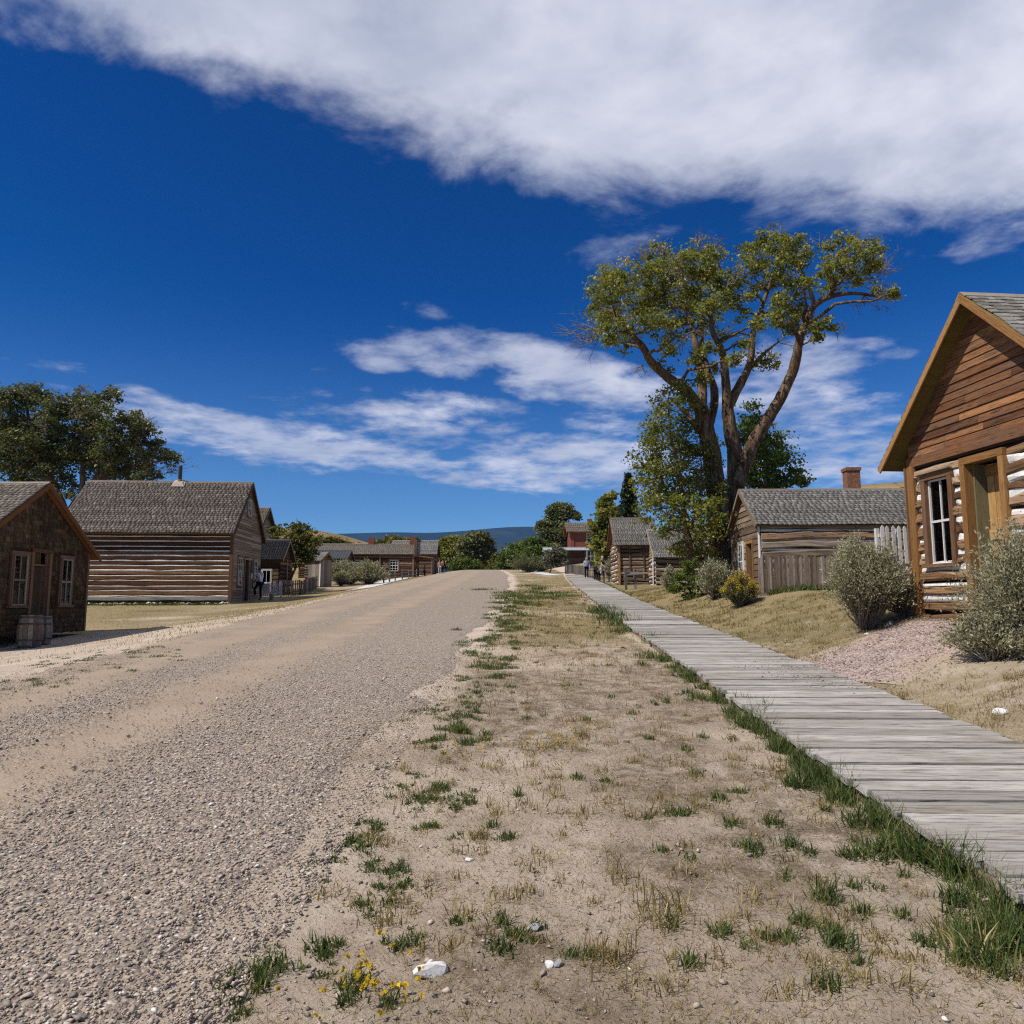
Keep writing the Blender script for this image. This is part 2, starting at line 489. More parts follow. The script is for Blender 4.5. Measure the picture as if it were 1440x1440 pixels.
leafmat('stone_bits', [(0.0, (0.12, 0.105, 0.095)), (0.22, (0.23, 0.195, 0.165)), (0.5, (0.37, 0.30, 0.235)), (0.75, (0.46, 0.375, 0.295)), (0.94, (0.55, 0.475, 0.395)), (1, (0.70, 0.66, 0.60))], 0.0, 0.75)
leafmat('stone_pink', [(0.0, (0.15, 0.11, 0.095)), (0.4, (0.28, 0.205, 0.175)), (0.8, (0.39, 0.295, 0.255)), (1, (0.56, 0.50, 0.46))], 0.0, 0.8)

# ------------------------------------------------------------------ object helpers


def tag(o, label=None, cat=None, group=None, kind=None):
    if label:
        o['label'] = label
    if cat:
        o['category'] = cat
    if group:
        o['group'] = group
    if kind:
        o['kind'] = kind
    return o


def empty(name, loc=(0, 0, 0), rot=(0, 0, 0), label=None, cat=None, group=None):
    o = bpy.data.objects.new(name, None)
    COL.objects.link(o)
    o.location = loc
    o.rotation_euler = rot
    o.empty_display_size = 0.2
    return tag(o, label, cat, group)


def link_mesh(name, me, mat=None, parent=None, M=None):
    o = bpy.data.objects.new(name, me)
    COL.objects.link(o)
    if mat and not me.materials:
        me.materials.append(MATS[mat])
    if parent is not None:
        o.parent = parent
    if M is not None:
        o.matrix_basis = M
        LOCAL[o.name] = M.copy()
    return o


LOCAL = {}


def reparent(o, part):
    """make o a sub-part of a part of the same thing"""
    o.parent = part
    o.matrix_basis = LOCAL[part.name].inverted() @ LOCAL[o.name]
    return o


def np_mesh(name, V, F, mat, parent=None, rnd=None, smooth=False, M=None):
    """fast mesh from arrays; F is a list of (n, k) index arrays"""
    V = np.asarray(V, dtype=np.float32)
    me = bpy.data.meshes.new(name)
    if not isinstance(F, list):
        F = [F]
    F = [np.asarray(f, dtype=np.int32) for f in F if len(f)]
    me.vertices.add(len(V))
    me.vertices.foreach_set('co', V.ravel())
    loops = np.concatenate([f.ravel() for f in F])
    cnt = np.concatenate([np.full(len(f), f.shape[1], dtype=np.int32) for f in F])
    st = np.concatenate([[0], np.cumsum(cnt)[:-1]]).astype(np.int32)
    me.loops.add(len(loops))
    me.loops.foreach_set('vertex_index', loops)
    me.polygons.add(len(cnt))
    me.polygons.foreach_set('loop_start', st)
    me.polygons.foreach_set('loop_total', cnt)
    if smooth:
        me.polygons.foreach_set('use_smooth', np.ones(len(cnt), dtype=bool))
    me.update(calc_edges=True)
    if rnd is not None:
        rnd = np.asarray(rnd, dtype=np.float32)
        dom = 'FACE' if len(rnd) == len(cnt) else 'POINT'
        at = me.attributes.new('rnd', 'FLOAT', dom)
        at.data.foreach_set('value', rnd)
    return link_mesh(name, me, mat, parent, M)


class MB:
    """collects simple solids into one mesh"""
    def __init__(self):
        self.v = []
        self.f = []

    def box(self, x0, x1, y0, y1, z0, z1):
        b = len(self.v)
        self.v += [(x, y, z) for z in (z0, z1) for x, y in ((x0, y0), (x1, y0), (x1, y1), (x0, y1))]
        self.f += [tuple(b + i for i in q) for q in ((3, 2, 1, 0), (4, 5, 6, 7), (0, 1, 5, 4), (1, 2, 6, 5), (2, 3, 7, 6), (3, 0, 4, 7))]
        return self

    def hexa(self, pts):
        b = len(self.v)
        self.v += [tuple(p) for p in pts]
        self.f += [tuple(b + i for i in q) for q in ((3, 2, 1, 0), (4, 5, 6, 7), (0, 1, 5, 4), (1, 2, 6, 5), (2, 3, 7, 6), (3, 0, 4, 7))]
        return self

    def poly_prism(self, pts, off):
        b = len(self.v)
        n = len(pts)
        off = Vector(off)
        self.v += [tuple(p) for p in pts] + [tuple(Vector(p) + off) for p in pts]
        self.f.append(tuple(b + i for i in range(n))[::-1])
        self.f.append(tuple(b + n + i for i in range(n)))
        for i in range(n):
            j = (i + 1) % n
            self.f.append((b + i, b + j, b + n + j, b + n + i))
        return self

    def tube(self, pts, rad, n=8, cap=True, jit=0.0):
        pts = [Vector(p) for p in pts]
        b0 = len(self.v)
        prev = None
        for i, p in enumerate(pts):
            t = (pts[min(i + 1, len(pts) - 1)] - pts[max(i - 1, 0)])
            t = t.normalized() if t.length > 1e-6 else Vector((0, 0, 1))
            if prev is None:
                a = t.orthogonal().normalized()
            else:
                a = prev - t * prev.dot(t)
                a = a.normalized() if a.length > 1e-5 else t.orthogonal().normalized()
            prev = a
            bb = t.cross(a)
            r = rad[i] if hasattr(rad, '__len__') else rad
            for k in range(n):
                ang = 2 * math.pi * k / n
                rr = r * (1 + jit * (random.random() - 0.5))
                self.v.append(tuple(p + a * (math.cos(ang) * rr) + bb * (math.sin(ang) * rr)))
        for i in range(len(pts) - 1):
            for k in range(n):
                k2 = (k + 1) % n
                self.f.append((b0 + i * n + k, b0 + i * n + k2, b0 + (i + 1) * n + k2, b0 + (i + 1) * n + k))
        if cap:
            self.f.append(tuple(b0 + k for k in range(n))[::-1])
            e = b0 + (len(pts) - 1) * n
            self.f.append(tuple(e + k for k in range(n)))
        return self

    def lathe(self, prof, n=20, c=(0, 0, 0)):
        b0 = len(self.v)
        for r, z in prof:
            for k in range(n):
                a = 2 * math.pi * k / n
                self.v.append((c[0] + r * math.cos(a), c[1] + r * math.sin(a), c[2] + z))
        for i in range(len(prof) - 1):
            for k in range(n):
                k2 = (k + 1) % n
                self.f.append((b0 + i * n + k, b0 + i * n + k2, b0 + (i + 1) * n + k2, b0 + (i + 1) * n + k))
        self.f.append(tuple(b0 + k for k in range(n))[::-1])
        e = b0 + (len(prof) - 1) * n
        self.f.append(tuple(e + k for k in range(n)))
        return self

    def build(self, name, mat, parent=None, smooth=False, M=None):
        me = bpy.data.meshes.new(name)
        me.from_pydata(self.v, [], self.f)
        if smooth:
            for p in me.polygons:
                p.use_smooth = True
        me.update()
        return link_mesh(name, me, mat, parent, M)


def frame(p0, p1, up=(0, 0, 1)):
    """matrix with X along p0>p1, Z near up, origin at the middle"""
    p0, p1, up = Vector(p0), Vector(p1), Vector(up)
    x = (p1 - p0).normalized()
    z = up - x * up.dot(x)
    if z.length < 1e-4:
        z = x.orthogonal()
    z.normalize()
    y = z.cross(x)
    M = Matrix.Identity(4)
    for i in range(3):
        M[i][0], M[i][1], M[i][2] = x[i], y[i], z[i]
    mid = (p0 + p1) / 2
    M[0][3], M[1][3], M[2][3] = mid
    return M, (p1 - p0).length


def beam(parent, name, p0, p1, wy, hz, mat, up=(0, 0, 1), jit=0.0, top=None):
    """a board: X along, wy across (local Y), hz thick (local Z)"""
    M, L = frame(p0, p1, up)
    x, y, z = L / 2, wy / 2, hz / 2
    j = lambda: (random.random() - 0.5) * jit
    pts = []
    for sz in (-1, 1):
        xa, xb = (-x, x) if (top is None or sz < 0) else (top[0], top[1])
        for xx, sy in ((xa, -1), (xb, -1), (xb, 1), (xa, 1)):
            pts.append((xx + j(), sy * y + j() * 0.5, sz * z + j()))
    return MB().hexa(pts).build(name, mat, parent, M=M)


def log(parent, name, p0, p1, wy, hz, mat, up=(0, 0, 1), rough=0.08, nseg=None, sq=0.6):
    """a rough hewn log, eight-sided, uneven along its length"""
    M, L = frame(p0, p1, up)
    nseg = nseg or max(2, min(14, int(L / 0.45)))
    V = []
    F = []
    n = 8
    ph = random.random() * 10
    for i in range(nseg + 1):
        xx = -L / 2 + L * i / nseg
        dz = math.sin(ph + i * 0.9) * rough * hz * 0.35 + (random.random() - 0.5) * rough * hz
        dy = (random.random() - 0.5) * rough * wy * 0.6
        sc = 1 + (random.random() - 0.5) * rough * 1.2
        for k in range(n):
            a = 2 * math.pi * (k + 0.5) / n
            c, s = math.cos(a), math.sin(a)
            cy = math.copysign(abs(c) ** sq, c)
            cz = math.copysign(abs(s) ** sq, s)
            r = 1 + (random.random() - 0.5) * rough * 1.4
            V.append((xx, dy + cy * wy / 2 * sc * r, dz + cz * hz / 2 * sc * r))
    for i in range(nseg):
        for k in range(n):
            k2 = (k + 1) % n
            F.append((i * n + k, i * n + k2, (i + 1) * n + k2, (i + 1) * n + k))
    F.append(tuple(range(n))[::-1])
    F.append(tuple(nseg * n + k for k in range(n)))
    me = bpy.data.meshes.new(name)
    me.from_pydata(V, [], F)
    me.update()
    return link_mesh(name, me, mat, parent, M)


# ------------------------------------------------------------------ terrain
def sm(x, a, b):
    t = np.clip((np.asarray(x, dtype=float) - a) / (b - a), 0, 1)
    return t * t * (3 - 2 * t)


SLOPE = 0.0567
_ys = np.arange(-60, 9000, 1.0)
_sl = np.where(_ys < 260, SLOPE * (1 - sm(_ys, 98, 135)) - 0.02 * sm(_ys, 110, 150), 0.0)
_sl = np.where((_ys > 260), -0.004 * (1 - sm(_ys, 400, 900)), _sl)
_hz = np.concatenate([[0], np.cumsum(_sl)[:-1]])
_hz -= np.interp(0, _ys, _hz)


def vnoise(x, y, seed=0):
    x = np.asarray(x, dtype=float)
    y = np.asarray(y, dtype=float)
    xi = np.floor(x).astype(np.int64)
    yi = np.floor(y).astype(np.int64)
    fx, fy = x - xi, y - yi
    fx = fx * fx * (3 - 2 * fx)
    fy = fy * fy * (3 - 2 * fy)

    def h(a, b):
        n = (a * 374761393 + b * 668265263 + seed * 1274126177) & 0xFFFFFFFF
        n = ((n ^ (n >> 13)) * 1274126177) & 0xFFFFFFFF
        n = n ^ (n >> 16)
        return (n & 0xFFFF) / 65535.0
    return (h(xi, yi) * (1 - fx) + h(xi + 1, yi) * fx) * (1 - fy) + (h(xi, yi + 1) * (1 - fx) + h(xi + 1, yi + 1) * fx) * fy


def fbm(x, y, seed=0, o=4):
    s, a, t = 0, 0.5, 0
    for i in range(o):
        s = s + a * vnoise(np.asarray(x) * 2 ** i, np.asarray(y) * 2 ** i, seed + i)
        t += a
        a *= 0.5
    return s / t


def walk_left(y):
    return 2.22 + 0.022 * y + 0.00025 * y * y


def walk_right(y):
    return walk_left(y) + 1.82 - 0.20 * sm(y, 8, 22) + 0.2 * sm(y, 26, 44)


_ry = np.array([-40, 3, 5, 7.6, 12, 23, 35, 50, 70, 90, 105, 118, 140])
_rr = np.array([-1.1, -1.05, -0.99, -0.95, -0.8, -0.45, -0.15, 0.05, -0.1, -0.8, -1.7, -2.6, -4])
_rl = np.array([-6.4, -6.7, -6.8, -6.9, -7.1, -7.6, -8.0, -8.3, -8.6, -9.0, -9.6, -10.4, -12])


def road_r(y):
    return np.interp(y, _ry, _rr)


def road_l(y):
    return np.interp(y, _ry, _rl)


def G(x, y):
    x = np.asarray(x, dtype=float)
    y = np.asarray(y, dtype=float)
    z = np.interp(y, _ys, _hz)
    xl = walk_left(np.clip(y, 0, 80))
    z = z - 0.66 * sm(-x, 6.2, 13.0) * sm(y, -5, 10)
    z = z + 0.76 * sm(x, xl + 1.7, xl + 5.3) * (1 - 0.92 * sm(y, 27, 44))
    z = z + 1.3 * sm(x, 2.5, 11) * sm(y, 72, 112)
    near = np.exp(-((y - 8) / 30) ** 2)
    verge = sm(x, road_r(y) - 0.1, road_r(y) + 0.5) * (1 - sm(x, xl - 0.3, xl))
    z = z + verge * near * (0.085 * (fbm(x * 1.6, y * 1.6, 3) - 0.5) + 0.055 * (fbm(x * 5, y * 5, 9, 3) - 0.5))
    z = z + (0.05 * (fbm(x * 0.35, y * 0.35, 21, 3) - 0.5)) * np.clip(near + 0.3, 0, 1)
    yard = sm(x, xl + 1.9, xl + 2.4) * near
    z = z + yard * 0.05 * (fbm(x * 3, y * 3, 5) - 0.5)
    return z


def g1(x, y):
    return float(G(x, y))


def axis(fine, far, n_fine, n_far, grow):
    a = np.linspace(fine[0], fine[1], n_fine)
    t = np.linspace(0, 1, n_far + 1)[1:]
    hi = fine[1] + (far[1] - fine[1]) * t ** grow
    lo = fine[0] - (fine[0] - far[0]) * t ** grow
    return np.concatenate([lo[::-1], a, hi])


gx = axis((-9, 8), (-6500, 6500), 200, 45, 4.5)
_gy1 = np.arange(2.0, 14, 0.07)
_gy2 = 14 * (140 / 14) ** np.linspace(0, 1, 190)[1:]
_gy3 = 140 * (9000 / 140) ** np.linspace(0, 1, 60)[1:]
gy = np.concatenate([np.array([-300, -80, -30, -12, -5, -2, 0, 1]), _gy1, _gy2, _gy3])
GX, GY = np.meshgrid(gx, gy)
GZ = G(GX, GY)
# the road bed is let into the ground a little
inroad = sm(GX, road_l(GY) + 0.25, road_l(GY) + 0.7) * (1 - sm(GX, road_r(GY) - 0.7, road_r(GY) - 0.25)) * (GY < 138)
GZ = GZ - 0.05 * inroad
nX, nY = len(gx), len(gy)
idx = np.arange(nX * nY).reshape(nY, nX)
quads = np.stack([idx[:-1, :-1], idx[:-1, 1:], idx[1:, 1:], idx[1:, :-1]], -1).reshape(-1, 4)


def ground_mat():
    m, g, b, o = mat_base('ground_soil', 0.95, 0.05)
    tc = g.n('ShaderNodeTexCoord')
    v = tc.outputs['Object']
    at = g.n('ShaderNodeAttribute', attribute_name='grassy')
    gr = at.outputs['Fac']
    at2 = g.n('ShaderNodeAttribute', attribute_name='litter')
    nb = g.noise(v, 0.7, 6, 0.6, 0.3)
    nm = g.noise(v, 5, 6, 0.65, 0.2)
    nf = g.noise(v, 38, 6, 0.75)
    soil = g.ramp(g.add(g.mul(nb, 0.5), g.mul(nm, 0.35), g.mul(nf, 0.25), -0.05),
                  [(0.25, (0.21, 0.158, 0.112)), (0.46, (0.46, 0.37, 0.282)), (0.68, (0.66, 0.56, 0.45))])
    lit = g.mul(at2.outputs['Fac'], g.sstep(g.add(g.mul(nm, 0.6), g.mul(nf, 0.4)), 0.38, 0.60))
    soil = g.mix(g.mul(lit, 0.85), soil, (0.125, 0.090, 0.056))
    dry = g.ramp(g.add(g.mul(nm, 0.5), g.mul(nf, 0.5)),
                 [(0.28, (0.12, 0.09, 0.040)), (0.48, (0.255, 0.197, 0.102)), (0.7, (0.40, 0.32, 0.18))])
    grn = g.ramp(nm, [(0.35, (0.07, 0.07, 0.026)), (0.7, (0.18, 0.16, 0.07))])
    ng = g.noise(v, 0.22, 5, 0.6, 0.5)
    dry = g.mix(g.mul(g.sstep(ng, 0.47, 0.68), 0.55), dry, grn)
    f = g.sstep(g.add(gr, g.mul(g.m('SUBTRACT', nm, 0.5), 0.9)), 0.32, 0.68)
    col = g.mix(f, soil, dry)
    # pale pebbles pressed into the soil
    vo = g.n('ShaderNodeTexVoronoi')
    g.t.links.new(v, vo.inputs['Vector'])
    vo.inputs['Scale'].default_value = 42
    peb = g.m('SUBTRACT', 1.0, g.sstep(vo.outputs['Distance'], 0.12, 0.26))
    sel = g.n('ShaderNodeSeparateXYZ')
    g.t.links.new(vo.outputs['Color'], sel.inputs[0])
    peb = g.mul(peb, g.sstep(sel.outputs[0], 0.62, 0.66), g.m('SUBTRACT', 1.0, f))
    pc = g.ramp(sel.outputs[1], [(0, (0.20, 0.18, 0.165)), (0.5, (0.40, 0.35, 0.30)), (1, (0.62, 0.60, 0.57))])
    col = g.mix(g.mul(peb, 0.8), col, pc)
    g.t.links.new(col, b.inputs['Base Color'])
    bump(g, b, g.add(g.mul(nm, 0.8), g.mul(nf, 0.5), g.mul(peb, 0.4)), 1.0, 0.05)


ground_mat()
ground = np_mesh('ground', np.stack([GX, GY, GZ], -1).reshape(-1, 3), quads, 'ground_soil', smooth=True)
tag(ground, 'dusty tan ground with dry grass sloping up to the crest', 'ground', kind='structure')
rr, rl = road_r(GY), road_l(GY)
XL = walk_left(np.clip(GY, 0, 80))
XR = XL + 1.8
grassy = np.zeros_like(GX)
left = sm(-GX, -rl - 0.5, -rl + 1.4)
grassy += left * (0.36 + 0.50 * sm(GY, 18, 30)) * (0.25 + 1.1 * fbm(GX * 0.45, GY * 0.45, 40))
verge = sm(GX, rr - 0.1, rr + 0.6) * (1 - sm(GX, XL - 0.2, XL))
grassy += verge * (0.10 + 0.62 * sm(GY, 9, 17)) * (0.35 + 0.9 * fbm(GX * 0.6, GY * 0.5, 44))
yard = sm(GX, XR - 0.1, XR + 0.1)
grassy += yard * (0.62 + 0.3 * sm(GY, 12, 19)) * (0.5 + 0.8 * fbm(GX * 0.5, GY * 0.5, 47))
grassy = np.where(GY > 120, 0.9, grassy)
litter = np.clip(verge + yard * 0.7, 0, 1) * sm(fbm(GX * 0.7, GY * 0.7, 61), 0.36, 0.58) * (1 - sm(GY, 14, 24))
for nm_, arr in (('grassy', grassy), ('litter', litter)):
    a_ = ground.data.attributes.new(nm_, 'FLOAT', 'POINT')
    a_.data.foreach_set('value', np.clip(arr, 0, 1).astype(np.float32).ravel())


# ------------------------------------------------------------------ road
def road_mat():
    m, g, b, o = mat_base('road_gravel', 0.95, 0.08)
    tc = g.n('ShaderNodeTexCoord')
    v = tc.outputs['Object']
    at = g.n('ShaderNodeAttribute', attribute_name='track')
    tr = at.outputs['Fac']
    nb = g.noise(v, 0.9, 5, 0.6, 0.4)
    nf = g.noise(v, 60, 5, 0.7)
    vo = g.n('ShaderNodeTexVoronoi')
    g.t.links.new(v, vo.inputs['Vector'])
    vo.inputs['Scale'].default_value = 44
    sel = g.n('ShaderNodeSeparateXYZ')
    g.t.links.new(vo.outputs['Color'], sel.inputs[0])
    st = g.ramp(sel.outputs[0], [(0, (0.14, 0.128, 0.122)), (0.3, (0.25, 0.218, 0.19)), (0.6, (0.37, 0.30, 0.235)), (0.88, (0.46, 0.38, 0.305)), (1, (0.60, 0.55, 0.49))])
    fine = g.ramp(g.add(g.mul(nf, 0.7), g.mul(nb, 0.4), -0.05), [(0.3, (0.235, 0.178, 0.125)), (0.7, (0.42, 0.332, 0.242))])
    edge = g.sstep(vo.outputs['Distance'], 0.30, 0.62)
    st = g.mix(g.mul(edge, 0.5), st, (0.20, 0.155, 0.115))
    f = g.sstep(g.add(tr, g.mul(g.m('SUBTRACT', nb, 0.5), 0.9), g.mul(g.m('SUBTRACT', sel.outputs[1], 0.5), 0.5)), 0.25, 0.75)
    col = g.mix(g.mul(f, 0.8), st, fine)
    g.t.links.new(col, b.inputs['Base Color'])
    h = g.m('SUBTRACT', 1.0, g.m('MULTIPLY', vo.outputs['Distance'], g.lin(f, 0, 1, 1.0, 0.3)))
    bump(g, b, g.add(h, g.mul(nf, 0.25)), 0.8, 0.018)


road_mat()
ty = np.concatenate([np.arange(-3, 12, 0.1), 12 * (137 / 12) ** np.linspace(0, 1, 160)])
tn = 60
RV, track = [], []
tt = np.linspace(0, 1, tn)
for yv in ty:
    wob_l = 0.9 * (fbm(yv * 0.30, 3.3, 70) - 0.5) + 0.5 * (fbm(yv * 1.4, 8.3, 71) - 0.5)
    wob_r = 0.9 * (fbm(yv * 0.35, 5.1, 72) - 0.5) + 0.55 * (fbm(yv * 1.6, 2.2, 73) - 0.5)
    x0, x1 = road_l(yv) + wob_l, road_r(yv) + wob_r
    xs = x0 + (x1 - x0) * tt
    e = np.minimum(tt, 1 - tt) * (x1 - x0)
    z = G(xs, np.full(tn, yv)) + 0.016 - 0.035 * (1 - sm(e, 0.0, 0.35))
    c = (xs - (road_l(yv) + road_r(yv)) / 2)
    # two worn pairs of wheel tracks
    tk = np.exp(-((c + 1.75) / 0.55) ** 2) + np.exp(-((c - 0.15) / 0.6) ** 2) * 0.95 + np.exp(-((c + 3.0) / 0.6) ** 2) * 0.7
    z = z - 0.012 * np.clip(tk, 0, 1)
    RV.append(np.stack([xs, np.full(tn, yv), z], -1))
    track.append(np.clip(tk * 0.75 + 0.22 + 0.22 * sm(yv, 25, 60) , 0, 1))
RV = np.array(RV)
idx = np.arange(RV.shape[0] * tn).reshape(RV.shape[0], tn)
rq = np.stack([idx[:-1, :-1], idx[:-1, 1:], idx[1:, 1:], idx[1:, :-1]], -1).reshape(-1, 4)
road = np_mesh('road', RV.reshape(-1, 3), rq, 'road_gravel', smooth=True)
tag(road, 'wide gravel road with worn tan wheel tracks climbing to the crest', 'road', kind='structure')
a_ = road.data.attributes.new('track', 'FLOAT', 'POINT')
a_.data.foreach_set('value', np.array(track, dtype=np.float32).ravel())


def sheet(name, centre, hw, mat, label, lift, kind='structure', cat='path', seed=5):
    """irregular path laid over the ground along a polyline"""
    pts = np.array(centre, dtype=float)
    s = np.concatenate([[0], np.cumsum(np.hypot(*np.diff(pts[:, :2], axis=0).T))])
    n = max(8, int(s[-1] / 0.25))
    q = np.linspace(0, s[-1], n)
    cx, cy = np.interp(q, s, pts[:, 0]), np.interp(q, s, pts[:, 1])
    wv = np.interp(q, s, np.full(len(pts), hw) if np.isscalar(hw) else hw)
    dx, dy = np.gradient(cx), np.gradient(cy)
    l = np.hypot(dx, dy)
    nx, ny = -dy / l, dx / l
    k = np.linspace(-1, 1, 9)
    wob = 1 + 0.35 * (fbm(q * 0.9, q * 0 + seed, seed) - 0.5) * (0 if mat == 'concrete_pale' else 1)
    Xs = cx[:, None] + nx[:, None] * k * (wv * wob)[:, None]
    Ys = cy[:, None] + ny[:, None] * k * (wv * wob)[:, None]
    Zs = G(Xs, Ys) + lift - (0 if mat == 'concrete_pale' else 0.03) * (np.abs(k) > 0.9)
    idx = np.arange(n * 9).reshape(n, 9)
    qd = np.stack([idx[:-1, :-1], idx[:-1, 1:], idx[1:, 1:], idx[1:, :-1]], -1).reshape(-1, 4)
    o = np_mesh(name, np.stack([Xs, Ys, Zs], -1).reshape(-1, 3), qd, mat, smooth=True)
    at_ = o.data.attributes.new('edge', 'FLOAT', 'POINT')
    at_.data.foreach_set('value', np.tile(np.abs(k), n).astype(np.float32))
    return tag(o, label, cat, kind=kind)


def pinkmat():
    m, g, b, o = mat_base('pink_gravel', 0.95, 0.05)
    tc = g.n('ShaderNodeTexCoord')
    v = tc.outputs['Object']
    vo = g.n('ShaderNodeTexVoronoi')
    g.t.links.new(v, vo.inputs['Vector'])
    vo.inputs['Scale'].default_value = 38
    sel = g.n('ShaderNodeSeparateXYZ')
    g.t.links.new(vo.outputs['Color'], sel.inputs[0])
    nb = g.noise(v, 1.5, 4, 0.6)
    c = g.ramp(sel.outputs[0], [(0, (0.20, 0.145, 0.13)), (0.5, (0.34, 0.25, 0.225)), (1, (0.50, 0.42, 0.385))])
    ed = g.n('ShaderNodeAttribute', attribute_name='edge')
    c = g.mix(g.sstep(g.add(ed.outputs['Fac'], g.mul(g.m('SUBTRACT', nb, 0.5), 1.6)), 0.25, 0.95), c, (0.36, 0.285, 0.205))
    g.t.links.new(c, b.inputs['Base Color'])
    bump(g, b, g.m('SUBTRACT', 1.0, vo.outputs['Distance']), 0.7, 0.015)


pinkmat()
sheet('path', [(4.25, 10.6), (5.0, 11.0), (5.8, 11.5), (6.5, 11.9), (6.9, 12.0)], [1.3, 1.5, 1.5, 1.2, 0.8], 'pink_gravel',
      'pinkish crushed gravel path from the boardwalk to the log house', 0.012)


def gp(px, py, hh=0.0):
    """ground point under a photograph position"""
    a, y, z = ray(px, py)
    t = np.geomspace(1.5, 260, 1500)
    below = EYE + z * t <= G(a * t, y * t) + hh
    t = t[np.argmax(below)] if below.any() else 260
    return a * t, y * t


sheet('pavement', [gp(505, 829), gp(535, 821), gp(560, 814.5), gp(585, 808), gp(603, 803.5), gp(614, 801.8)], [0.9, 1.05, 1.1, 1.1, 1.0, 0.9], 'concrete_pale', 'pale narrow footpath curving past the long log building', 0.03, cat='footpath')
sheet('pavement', [gp(783, 809.5), gp(765, 807.3), gp(750, 804.6), gp(736, 801.8), gp(728, 800.6)], 0.8, 'concrete_pale', 'pale narrow footpath on the right verge near the road crest', 0.03, cat='footpath')

# ------------------------------------------------------------------ hills and mountains


def ridge(name, pts, depth, mat, label, seed, res=140, rows=16, rough=0.06, base=-40):
    """terrain rising to a skyline given as world points along x; falls away to both sides"""
    pts = np.array(sorted(pts))
    xs = np.linspace(pts[0, 0], pts[-1, 0], res)
    yc = np.interp(xs, pts[:, 0], pts[:, 1])
    zc = np.interp(xs, pts[:, 0], pts[:, 2])
    for _ in range(3):
        zc[1:-1] = (zc[:-2] + 2 * zc[1:-1] + zc[2:]) / 4
    k = np.linspace(-1, 1, rows * 2 + 1)
    V = []
    for kk in k:
        fall = (1 - abs(kk)) ** 1.1 if kk < 0 else (1 - abs(kk)) ** 1.3
        y = yc + kk * depth
        n = fbm(xs / depth * 5, y / depth * 5, seed, 5) - 0.5
        z = base + (zc - base) * fall * (1 + rough * 6 * n * abs(kk) * (1 - abs(kk)))
        V.append(np.stack([xs, y, z], -1))
    V = np.array(V)
    idx = np.arange(V.shape[0] * res).reshape(V.shape[0], res)
    q = np.stack([idx[:-1, :-1], idx[:-1, 1:], idx[1:, 1:], idx[1:, :-1]], -1).reshape(-1, 4)
    o = np_mesh(name, V.reshape(-1, 3), q, mat, smooth=True)
    return tag(o, label, 'hill' if 'hill' in name else 'mountain', kind='structure')


def hillmat(name, stops, sc, spots, spotcol, bd):
    m, g, b, o = mat_base(name, 0.95, 0.05)
    tc = g.n('ShaderNodeTexCoord')
    v = tc.outputs['Object']
    n = g.noise(v, sc, 7, 0.62, 0.3)
    c = g.ramp(n, stops)
    s = g.noise(v, spots, 5, 0.6)
    c = g.mix(g.sstep(s, 0.56, 0.66), c, spotcol)
    g.t.links.new(c, b.inputs['Base Color'])
    bump(g, b, g.add(n, g.mul(s, 0.4)), 0.6, bd)


hillmat('hill_dry', [(0.3, (0.19, 0.135, 0.065)), (0.6, (0.30, 0.22, 0.11)), (0.8, (0.36, 0.28, 0.16))], 0.06, 0.35, (0.075, 0.070, 0.035), 1.0)
hillmat('mountain_forest', [(0.3, (0.012, 0.022, 0.022)), (0.6, (0.024, 0.038, 0.034)), (0.8, (0.05, 0.06, 0.05))], 0.004, 0.0022, (0.03, 0.042, 0.03), 40)


def mpts(pp, d):
    return [tuple(P(px, py, d)) for px, py in pp]


MD = 5200
ridge('mountain', mpts([(-900, 740), (-300, 735), (200, 742), (420, 752), (500, 750), (560, 748), (600, 750), (650, 747), (700, 742), (735, 740), (765, 741), (860, 748), (1100, 742), (1500, 735), (2100, 742), (2700, 748)], MD),
      2000, 'mountain_forest', 'long forested mountain ridge, blue with distance', 5, 260, 14)
ridge('hill', mpts([(-500, 720), (-200, 718), (100, 722), (300, 732), (400, 743), (440, 745), (480, 752), (520, 764), (560, 778), (610, 795)], 330),
      150, 'hill_dry', 'bare brown sagebrush hill behind the left cabins', 8, 160, 16, base=0)
ridge('hill', mpts([(1000, 740), (1120, 705), (1200, 683), (1260, 678), (1330, 672), (1500, 655), (1800, 640), (2300, 640)], 170),
      80, 'hill_dry', 'bare tan hill rising behind the right cabins', 12, 120, 16, base=0)

# ------------------------------------------------------------------ building kit


def segs(u0, u1, z0, z1, ops):
    """parts of [u0,u1] not cut by an opening at this height"""
    out = [(u0, u1)]
    for (a, b, c, d) in ops:
        if min(z1, d) - max(z0, c) <= 0.35 * (z1 - z0):
            continue
        nxt = []
        for (p, q) in out:
            if b <= p or a >= q:
                nxt.append((p, q))
            else:
                if a - p > 0.03:
                    nxt.append((p, a))
                if q - b > 0.03:
                    nxt.append((b, q))
        out = nxt
    return out


